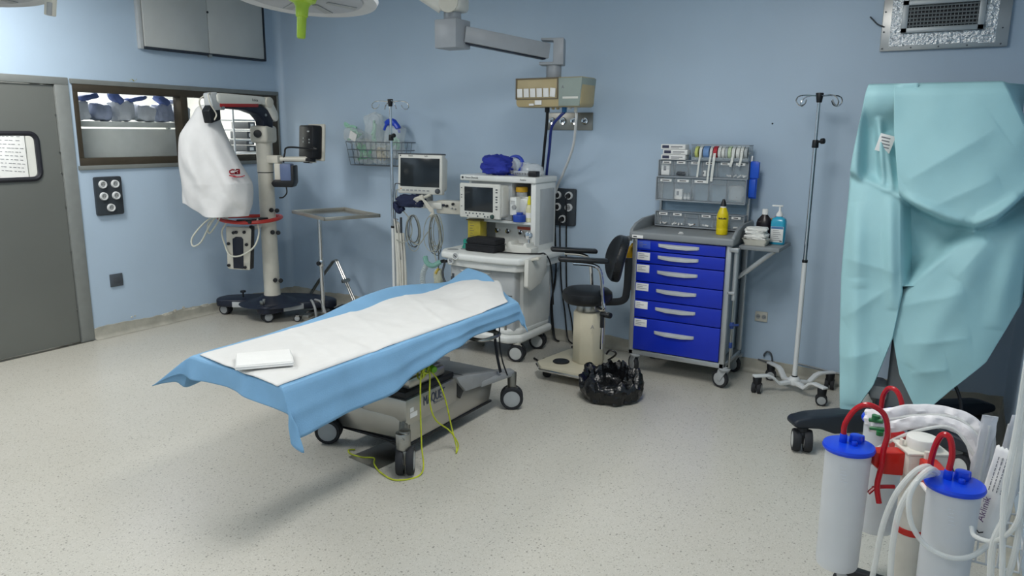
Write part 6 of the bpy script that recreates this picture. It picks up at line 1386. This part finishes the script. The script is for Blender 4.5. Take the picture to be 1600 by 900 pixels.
def yfront(x, z, left):
    y = -1.10
    # gentle roundness
    y += .10*max(0, (x-6.0)/.3)**2 + .06*max(0, (5.56-x)/.1)**2*.6
    y += .02*nz(x*3.1, z*2.3, 1) + .006*nz(x*8, z*6, 4)
    if left:
        hz = lerp(1.50, 1.385, max(0, min(1, (x-5.455)/.25)))
        # tucked sleeve opening upper left
        inside = sg_((x-(5.49+.05*max(0, (1.8-z))))/.008)*sg_((z-hz-.01)/.012)*sg_((1.80-.25*(x-5.47)*0-z)/.03)
        y += .13*inside*sg_((z-1.42)/.03)
        y -= crease(x, z, (5.56, 1.80), (5.62, 1.45), .07*inside, .02) + crease(x, z, (5.60, 1.72), (5.665, 1.42), .05, .018)
        y += .07*sg_((hz-z)/.008)*math.exp(-max(0, hz-z)/.22)
        y -= crease(x, z, (5.66, 1.40), (5.735, .8), .03, .03) + crease(x, z, (5.50, 1.35), (5.56, .9), .02, .04)
        y -= fold(x, z, (5.49, .72), (5.72, .93), .016, sp=.05) + fold(x, z, (5.46, 1.06), (5.74, 1.0), .014, sp=.05) + fold(x, z, (5.5, .5), (5.7, .58), .014, sp=.05)
        y -= crease(x, z, (5.55, .95), (5.60, .25), .03, .05)
        y += .05*max(0, (.9-z)/.7)*(-1)*.5
    else:
        hz = hemz(x)
        # upper layer hangs in front; below it the cloth is tucked back, then swells again
        zl = pl([(5.76, .93), (5.90, 1.09), (6.05, 1.24), (6.12, 1.28), (6.3, 1.33)], x)
        below = sg_((hz-z)/.010)
        rec = .19*below*sg_((z-zl)/.022)
        y += rec + .02*below - .05*(1-below)*math.exp(-max(0, z-hz)/.06)*sg_((x-5.74)/.02)
        y -= crease(x, z, (5.77, .92), (6.06, 1.25), .03, .022)
        y -= crease(x, z, (5.72, 1.40), (6.0, 1.29), .02, .02) + crease(x, z, (6.05, 1.27), (6.23, 1.41), .045, .03)
        y -= .0; y += -fold(x, z, (5.72, 1.47), (6.10, 1.75), .020) - fold(x, z, (5.82, 1.33), (6.12, 1.51), .016, sp=.05)
        for a, b in (((5.76, .82), (6.05, .93)), ((5.80, .62), (6.1, .70)), ((5.85, .47), (6.02, .52)), ((6.0, 1.0), (6.12, 1.2))): y -= fold(x, z, a, b, .016, sp=.05)
        y -= crease(x, z, (6.12, 1.2), (5.85, .5), .02, .06) + crease(x, z, (6.25, 1.35), (6.2, .75), .025, .05)
        y -= .03*max(0, (.9-z)/.7)
        y += .012*sg_((x-5.70)/.02)*below
    return y
def top_round(z): return max(0, (z-1.90)/.065)
def drape_half(left, nc, zrows, name_):
    R = []
    for z in zrows:
        xl = pl(XLt if left else XSR, z); xr = pl(XSL if left else XRt, z); row = []
        fr = []
        for i in range(nc+1):
            x = lerp(xl, xr, i/nc); tr = min(1, top_round(z)); y = yfront(x, z, left) + .05*tr*tr
            fr.append(Vector((x, y, z-.0)))
        if left and z > .93:
            for q_ in range(1, 9):
                x = xr + .11*q_/8; ye = yfront(x, z, False)+.022; k_ = min(1, q_/3); fr.append(Vector((x, lerp(fr[nc].y, ye, k_), z)))
        elif left:
            for q_ in range(1, 9): fr.append(fr[nc] + Vector((.0004*q_, .002*q_, 0)))
        if left:
            p = fr[0]; wrapk = 1
            row = [Vector((p.x+.03, -.52, z)), Vector((p.x+.005, -.75, z)), Vector((p.x-.012, -.95, z)), Vector((p.x-.008, p.y+.05, z))] + fr
        else:
            p = fr[-1]; k = max(0.05, min(1, (z-.80)/.15))
            ex = min(6.33, p.x+.03)
            row = fr + [Vector((min(6.33, p.x+.012*k), p.y+.05*k, z+.01*(1-k))), Vector((lerp(p.x, ex, k), p.y+.2*k, z+.02*(1-k))), Vector((lerp(p.x, 6.2 if z > 1.5 else ex, k), p.y+.45*k, z+.02*(1-k)))]
        R.append(row)
    return R
zl_ = [1.965-.0095*i for i in range(200)]; zl_ = [z for z in zl_ if z > .16]
zr_ = [z for z in [1.965-.0095*i for i in range(200)] if z > .22]
RL = drape_half(True, 44, zl_, 'l'); RR_ = drape_half(False, 104, zr_, 'r')
# right half hem follows the bottom right diagonal automatically; top cap joins both halves
def cap(row): 
    return [[Vector((p.x, lerp(p.y, -.55, t), p.z+.012*math.sin(PI*t)-.004*t)) for p in row] for t in (0, .1, .3, .6, 1)]
mb = MB(); mb.rows(RL); mb.rows(cap(RL[0][:-8])); mb.rows(RR_); mb.rows(cap(RR_[0]))
od = mb.build('equipment_drape', TQ, angle=70, solid=.003); tag(od, 'turquoise surgical drape covering the tall unit at the right', 'drape')
lp = Vector((5.605, yfront(5.605, 1.665, True)-.012, 1.665))
mb = MB().mat(PAPER); mb.box((0, 0, 0), (.075, .0016, .09), bev=.0005); mb.mat(GREYINK)
for k in range(4): mb.box((-.006+.004*k, -.0014, .028-.016*k), (.045-.006*(k % 2), .001, .006))
mb.xf(Matrix.Translation(lp) @ Matrix.Rotation(.25, 4, 'Y') @ Matrix.Rotation(.25, 4, 'Z')); mb.build('label', None, od, label='white printed label on the drape')
# ================================================================ SUCTION TROLLEY
SRED = mat('suction_red', '#c3271c', .35); SREDT = mat('red_tube', '#b0141f', .22, var=.05); SIV = mat('ivory_plastic', '#d9d5ca', .4); BLID = mat('blue_lid', '#0b3fd0', .28, var=.04)
FROST = mat('frosted_canister', '#eef1f4', .35, trans=.25, alpha=.62, var=.04, scale=4, ior=1.2); TUB = mat('clear_tubing', '#e9ebe8', .2, alpha=.60, var=.03)
PX, PY = 5.965, -2.64
su = thing('suction_trolley', 'suction trolley with ivory pole and red canister brackets in the right foreground', 'suction trolley', (PX, PY, 0))
mb = MB(); mb.lathe([(0, .11), (.052, .11), (.052, .60), (0, .60)], (PX, PY, 0), seg=36); mb.build('pole', SIV, su)
mb = MB(); mb.box((PX, PY, .605), (.135, .115, .085), (0, 0, .5), .012); mb.box((PX, PY, .648), (.145, .125, .008), (0, 0, .5), .003); mb.box((PX-.06, PY-.02, .66), (.010, .02, .03), (0, 0, .5), .003); mb.cyl((PX+.02, PY-.07, .6), (PX+.02, PY-.07, .665), .009, seg=10); mb.build('pole_head', SIV, su)
mb = MB(); mb.cyl((PX, PY, .645), (PX, PY, .69), .05, .05, 32, .006); mb.build('pole_cap', mat('white_cap', '#e4e3dd', .35), su)
mb = MB(); mb.lathe([(.0525, .335), (.056, .338), (.056, .356), (.0525, .359)], (PX, PY, 0), seg=36); mb.build('red_band', SRED, su)
cans = [(5.75, -2.77, 'left front'), (6.07, -2.905, 'right front'), (5.835, -2.42, 'rear left')]
for x, y, _ in cans:
    d = Vector((x-PX, y-PY, 0)); L_ = d.length; a = math.atan2(d.y, d.x); d.normalize()
    m2 = MB(); m2.prism([(.066, .64), (L_-.078, .64), (L_-.078, .595), (L_-.10, .575), (L_-.115, .56), (.066, .555)], -.028, .028, 'xz', .006); m2.xf(Matrix.Translation((PX, PY, 0)) @ Matrix.Rotation(a, 4, 'Z')); br_ = m2.build('bracket', SRED, su)
    m2 = MB(); m2.box((L_-.11, -.036, .575), (.09, .012, .012), bev=.003); m2.xf(Matrix.Translation((PX, PY, 0)) @ Matrix.Rotation(a, 4, 'Z')); m2.build('clip', PAPER, br_)
mb = MB(); mb.prism([(-.06, .55), (-.06, .66), (.06, .66), (.06, .55)], -.055, .055, 'xz', .006); mb.xf(Matrix.Translation((PX, PY, 0)) @ Matrix.Rotation(-.35, 4, 'Z')); 
for k in range(5):
    a = math.radians(172)-k*2*PI/5; e = Vector((6.0+.24*math.cos(a), -2.60+.24*math.sin(a), 0)); c0 = Vector((PX, PY, 0)); d = e-c0; an = math.atan2(d.y, d.x); L_ = d.length
    m2 = MB(); m2.prism([(0, .075), (0, .125), (L_*.6, .105), (L_+.02, .09), (L_+.035, .075), (L_+.02, .062), (L_*.5, .07)], -.022, .022, 'xz', .008); m2.xf(Matrix.Translation(c0) @ Matrix.Rotation(an, 4, 'Z')); lg = m2.build('foot', BLACK, su)
    caster(lg, e.x, e.y, .03, an+1.1, True, .075, GREYP, BLACK, .04, 0)
def canister(x, y, lab, ztop=.66, h=.455, r=.078, ang=0):
    t = thing('suction_canister', lab, 'canister', (x, y, ztop-h), 0, 'suction canisters on the trolley')
    z0, z1 = ztop-h, ztop-.012
    mb = MB(); mb.lathe([(0, z0), (r*.86, z0), (r*.90, z0+.01), (r*.955, z1-.02), (r*.955, z1), (r*.92, z1), (r*.92, z1-.02), (r*.865, z0+.014), (0, z0+.006)], (x, y, 0), seg=48); bd_ = mb.build('container', FROST, t)
    mb = MB()
    for k in range(5): mb.box((x-.004+.002*k, y-r*.955+.001, z1-.05-.012*k), (.018-.003*(k % 2), .001, .0022), (0, 0, 0))
    mb.build('scale_marks', mat('faint_mark', '#c9ced4', .5) if 'faint_mark' not in bpy.data.materials else bpy.data.materials['faint_mark'], bd_)
    mb = MB(); mb.lathe([(0, ztop), (r*.9, ztop), (r*1.06, ztop-.002), (r*1.10, ztop-.010), (r*1.07, ztop-.018), (r*.95, ztop-.018), (0, ztop-.012)], (x, y, 0), seg=56); ld = mb.build('lid', BLID, t)
    ca, sa = math.cos(ang), math.sin(ang)
    def Q(u, v): return (x+u*ca-v*sa, y+u*sa+v*ca)
    for (u, v, rr, hh) in ((-.012, .02, .013, .03), (.032, .018, .022, .026), (.012, -.012, .010, .014), (.058, .03, .012, .018)):
        px, py = Q(u, v); mb = MB(); mb.cyl((px, py, ztop-.002), (px, py, ztop+hh), rr, rr*.92, 20, .003); mb.build('port', BLID, ld)
    return t, Q(-.012, .02)
t1, q1 = canister(5.75, -2.77, 'frosted canister with blue lid at the left front of the suction trolley', ang=.6)
t2_, q2 = canister(6.07, -2.905, 'frosted canister with blue lid nearest the camera on the suction trolley', ang=.6)
t3, q3 = canister(5.835, -2.42, 'frosted canister with blue lid at the back left of the suction trolley', ang=.6)
def tubeo(name, pts, r, m, lab, grp=None):
    mb = MB(); mb.tube(pts, r, 10); return tag(mb.build(name, m), lab, 'tube', grp)
tubeo('vacuum_tube', [(q1[0], q1[1], .685), (q1[0]+.002, q1[1], .73), (q1[0]+.03, q1[1]+.01, .785), (5.80, -2.75, .805), (5.845, -2.735, .775), (5.862, -2.735, .71), (5.856, -2.745, .655), (5.856, -2.755, .60), (5.85, -2.765, .53), (5.862, -2.77, .47)], .0095, SREDT, 'red tube arching from the left front canister lid into its red bracket')
tubeo('vacuum_tube', [(q3[0], q3[1], .685), (q3[0]+.002, q3[1], .74), (q3[0]+.02, q3[1]-.01, .775), (q3[0]+.05, q3[1]-.03, .77), (q3[0]+.072, q3[1]-.045, .72), (q3[0]+.075, q3[1]-.055, .65), (5.90, -2.53, .60)], .0095, SREDT, 'red tube arching from the lid of the back left canister')
tubeo('vacuum_tube', [(q2[0]+.0, q2[1], .685), (q2[0]+.004, q2[1]+.002, .74), (q2[0]-.008, q2[1]+.008, .79), (q2[0]-.03, q2[1]+.02, .79), (q2[0]-.045, q2[1]+.035, .74), (q2[0]-.05, q2[1]+.05, .67), (6.01, -2.80, .62)], .0095, SREDT, 'red tube arching from the lid of the canister nearest the camera')
mb = MB(); mb.tube([(5.835, -2.74, .505), (5.86, -2.735, .515), (5.90, -2.71, .515)], .007, 8); mb.tube([(5.84, -2.745, .508), (5.825, -2.755, .49)], .007, 8); mb.build('red_branch', SREDT, su)
tubeo('suction_tube', [(6.01, -2.88, .665), (5.99, -2.93, .70), (5.955, -2.96, .68), (5.915, -2.97, .60), (5.89, -2.96, .48), (5.88, -2.94, .33), (5.87, -2.92, .18), (5.86, -2.88, .03)], .0088, TUB, 'clear suction tube bending down left of the nearest canister, outer one', 'clear suction tubes by the nearest canister')
tubeo('suction_tube', [(6.02, -2.895, .672), (6.0, -2.95, .70), (5.97, -2.985, .67), (5.935, -3.0, .58), (5.925, -2.99, .45), (5.93, -2.97, .30), (5.935, -2.95, .14), (5.94, -2.90, .02)], .0098, TUB, 'thick clear suction tube dropping beside the ivory pole in the foreground', 'clear suction tubes by the nearest canister')
tubeo('suction_tube', [(6.01, -2.905, .668), (5.975, -2.98, .675), (5.955, -3.01, .62), (5.97, -3.02, .54), (6.02, -3.02, .48), (6.09, -3.01, .46), (6.15, -2.97, .475), (6.2, -2.9, .53), (6.215, -2.86, .60)], .008, TUB, 'thin clear suction tube looping across the front of the nearest canister', 'clear suction tubes by the nearest canister')
# accessory basket on the trolley
mb = MB()
for z in (.34, .42, .50): mb.tube([(6.10, -2.76, z), (6.28, -2.76, z), (6.28, -2.50, z), (6.10, -2.50, z)], .004, 6, closed=True, smooth=False)
for x, y in [(6.10+.06*i, -2.76) for i in range(4)]+[(6.10+.06*i, -2.50) for i in range(4)]+[(6.10, -2.63), (6.28, -2.63)]: mb.tube([(x, y, .34), (x, y, .50)], .003, 5, smooth=False)
for i in range(5): mb.tube([(6.10+.045*i, -2.76, .34), (6.10+.045*i, -2.50, .34)], .003, 5, smooth=False)
mb.box((6.05, -2.63, .45), (.12, .03, .03), bev=.004); mb.build('basket', WENAM, su)
FILM = mat('wrap_film', '#e9e9ec', .18, alpha=.55, var=.05, scale=18, bump=.5, bscale=22, spec=.8); WFILM = mat('white_wrap', '#e6e4e6', .35, var=.04, bump=.35, bscale=28, alpha=.93)
# long wrapped tube set laid across the back of the trolley
def ribbon(pts, w_, th, sd, up=(0, 0, 1)):
    P = smooth_path(pts, 10); R = []
    for i, p in enumerate(P):
        t = (P[min(i+1, len(P)-1)]-P[max(i-1, 0)]).normalized(); u = Vector(up); u = (u-t*u.dot(t)).normalized(); w2 = t.cross(u); row = []
        ww = w_*(1+.10*nz(i*.25, sd))
        for k in range(14):
            a = 2*PI*k/14; f = 1+.25*nz(i*.35+sd, k*.9, sd)
            row.append(p + u*(ww*math.cos(a)) + w2*(th*math.sin(a)*f) + w2*(.008*nz(i*.3, math.cos(a)*2, sd+4)))
        R.append(row)
    mb = MB().rows(R, closed=True); n0 = len(P)*14
    mb.add(R[0], [list(range(14))]); mb.add(R[-1], [list(range(14))[::-1]]); return mb
wp = thing('wrapped_tube_set', 'long white wrapped tube set lying across the back of the suction trolley', 'package', (5.97, -2.55, .72))
ribbon([(5.775, -2.53, .685), (5.83, -2.56, .705), (5.92, -2.54, .735), (6.01, -2.53, .745), (6.09, -2.54, .735), (6.14, -2.55, .68), (6.16, -2.56, .58), (6.165, -2.57, .46)], .03, .012, 2, up=(.1, .2, 1)).build('wrap', WFILM, wp)
ribbon([(5.79, -2.56, .665), (5.86, -2.575, .68), (5.95, -2.565, .715), (6.03, -2.56, .725), (6.10, -2.575, .70), (6.135, -2.59, .62)], .022, .010, 5, up=(.1, .2, 1)).build('wrap', WFILM, wp)
mb = MB(); mb.cyl((5.79, -2.575, .692), (5.835, -2.59, .70), .008, seg=10); mb.cyl((5.81, -2.578, .70), (5.81, -2.578, .715), .014, seg=12); mb.build('connector', mat('dark_green_connector', '#1f6b3c', .4), wp)
mb = MB(); mb.cyl((5.795, -2.582, .664), (5.845, -2.592, .672), .007, seg=10); mb.cyl((5.83, -2.60, .65), (5.83, -2.60, .665), .012, seg=12); mb.build('connector', bpy.data.materials['dark_green_connector'], wp)
for k, pts in enumerate(([(5.84, -2.57, .70), (5.95, -2.555, .735), (6.06, -2.55, .745), (6.13, -2.57, .70)], [(5.80, -2.60, .57), (5.86, -2.60, .63), (5.95, -2.585, .69), (6.05, -2.575, .715), (6.125, -2.60, .64)])):
    mb = MB(); mb.tube(pts, .006, 7); mb.build('inner_tube', TUB, wp)
# clear sleeves standing in the basket
for k, (x, y, zt, w_, tw, lab) in enumerate(((6.135, -2.64, .80, .026, .1, 'clear sleeve pack standing leftmost in the trolley basket'), (6.165, -2.62, .785, .022, -.1, 'clear sleeve pack standing second from left in the trolley basket'), (6.20, -2.62, .81, .028, .22, 'clear sleeve pack standing rightmost in the trolley basket'), (6.235, -2.64, .74, .024, .35, 'short clear sleeve pack leaning at the right edge of the basket'))):
    o = thing('sleeve_pack', lab, 'package', (x, y, .345), 0, 'clear sleeve packs in the basket')
    ribbon([(x-.01, y, .35), (x-.008, y, .5), (x+tw*.06, y, .66), (x+tw*.15, y+.01, zt)], w_, .007, 10+k, up=(1, .5, 0)).build('film', FILM, o)
    for s_ in (-.4, .3):
        mb = MB(); mb.tube([(x-.01+s_*w_, y-.001, .36), (x+s_*w_, y, .55), (x+tw*.08+s_*w_, y, zt-.03)], .0055, 7); mb.build('tube', TUB, o)
ap = thing('paper_pack', 'white paper pack printed with small lettering hanging at the front of the trolley basket', 'package', (6.185, -2.80, .42))
AX = facing((6.182, -2.795, .60), (-.30, -.90, .12)) @ Matrix.Rotation(-.10, 4, 'Z')
mb = MB(); R = []
for j in range(25):
    v = -.15+.30*j/24; row = []
    for i in range(13):
        u = -.034+.068*i/12; row.append(AX @ Vector((u*(1+.08*nz(v*9, 2)), v + (.006*(i % 2) if j in (0, 24) else 0), .006*nz(u*40, v*14, 3)+.004*math.cos(u*60))))
    R.append(row)
mb.rows(R); apb = mb.build('pack', PAPER, ap, solid=.003)
AR = AX @ Matrix.Rotation(PI/2, 4, 'Z')
text_mb('Áklinik', .028, AR @ Matrix.Translation((-.055, .012, .0125)), .0006, False, .085).build('lettering', mat('plum_ink', '#6a4a78', .6), apb)
text_mb('‹', .05, AR @ Matrix.Translation((-.13, .010, .0125)), .0006).build('lettering', INK, apb)
for k, (v, w_, s) in enumerate(((.014, .11, 'sterile suction connecting tube'), (.002, .10, 'Ch 30   300 cm   single use'), (-.010, .11, 'LOT 2201   do not reuse'), (-.021, .08, 'Made for hospital use'))):
    pass
mb = MB(); rnd = random.Random(2)
for k in range(5):
    u = .0
    while u < .11:
        l = rnd.uniform(.004, .014); mb.box((u+l/2+.01, .016-.011*k, .0125), (l, .0028, .0006)); u += l+.003
mb.xf(AR); mb.build('print', GREYINK, apb)
mb = MB(); mb.tube([(6.20, -2.76, .52), (6.19, -2.78, .66), (6.19, -2.785, .72)], .005, 6); mb.build('inner_tube', TUB, ap)
# white oxygen hoses hanging at the far right over the trolley
hk = thing('hose_stand', 'slim steel pole at the right edge carrying clear hoses beside the suction trolley', 'stand', (6.275, -3.20, 0))
mb = MB(); mb.cyl((6.275, -3.2, .03), (6.275, -3.2, 1.45), .01, seg=12); mb.tube([(6.275, -3.2, 1.44), (6.25, -3.2, 1.49), (6.21, -3.19, 1.47), (6.20, -3.19, 1.43)], .006, 8); mb.build('pole', STEEL, hk)
mb = MB(); mb.b2(6.22, 6.33, -3.26, -3.14, .0, .03, .008); mb.build('foot', DKG, hk)
for k, pts in enumerate(([(6.195, -3.17, 1.44), (6.185, -3.16, 1.2), (6.185, -3.15, .95), (6.18, -3.15, .75), (6.20, -3.14, .55), (6.23, -3.1, .3), (6.24, -3.08, .03)],
                         [(6.215, -3.18, 1.44), (6.205, -3.15, 1.2), (6.20, -3.13, .92), (6.195, -3.12, .70), (6.175, -3.11, .58), (6.19, -3.07, .40), (6.22, -3.0, .2), (6.2, -2.95, .02)],
                         [(6.205, -3.20, 1.42), (6.20, -3.19, 1.1), (6.21, -3.19, .86), (6.215, -3.18, .70), (6.18, -3.12, .60), (6.135, -3.03, .555), (6.125, -2.985, .56)],
                         [(6.225, -3.17, 1.42), (6.225, -3.16, 1.1), (6.22, -3.16, .8), (6.225, -3.14, .6), (6.21, -3.1, .42), (6.18, -3.05, .25), (6.16, -3.0, .02)])):
    tubeo('clear_hose', pts, (.008, .0095, .0065, .0085)[k], TUB, ('outermost clear hose hanging at the right edge of the photo', 'thick clear hose hanging at the right edge and bending towards the basket', 'thin clear hose curving from the right edge to the nearest canister', 'clear hose hanging behind the others at the right edge')[k], 'clear hoses on the right')
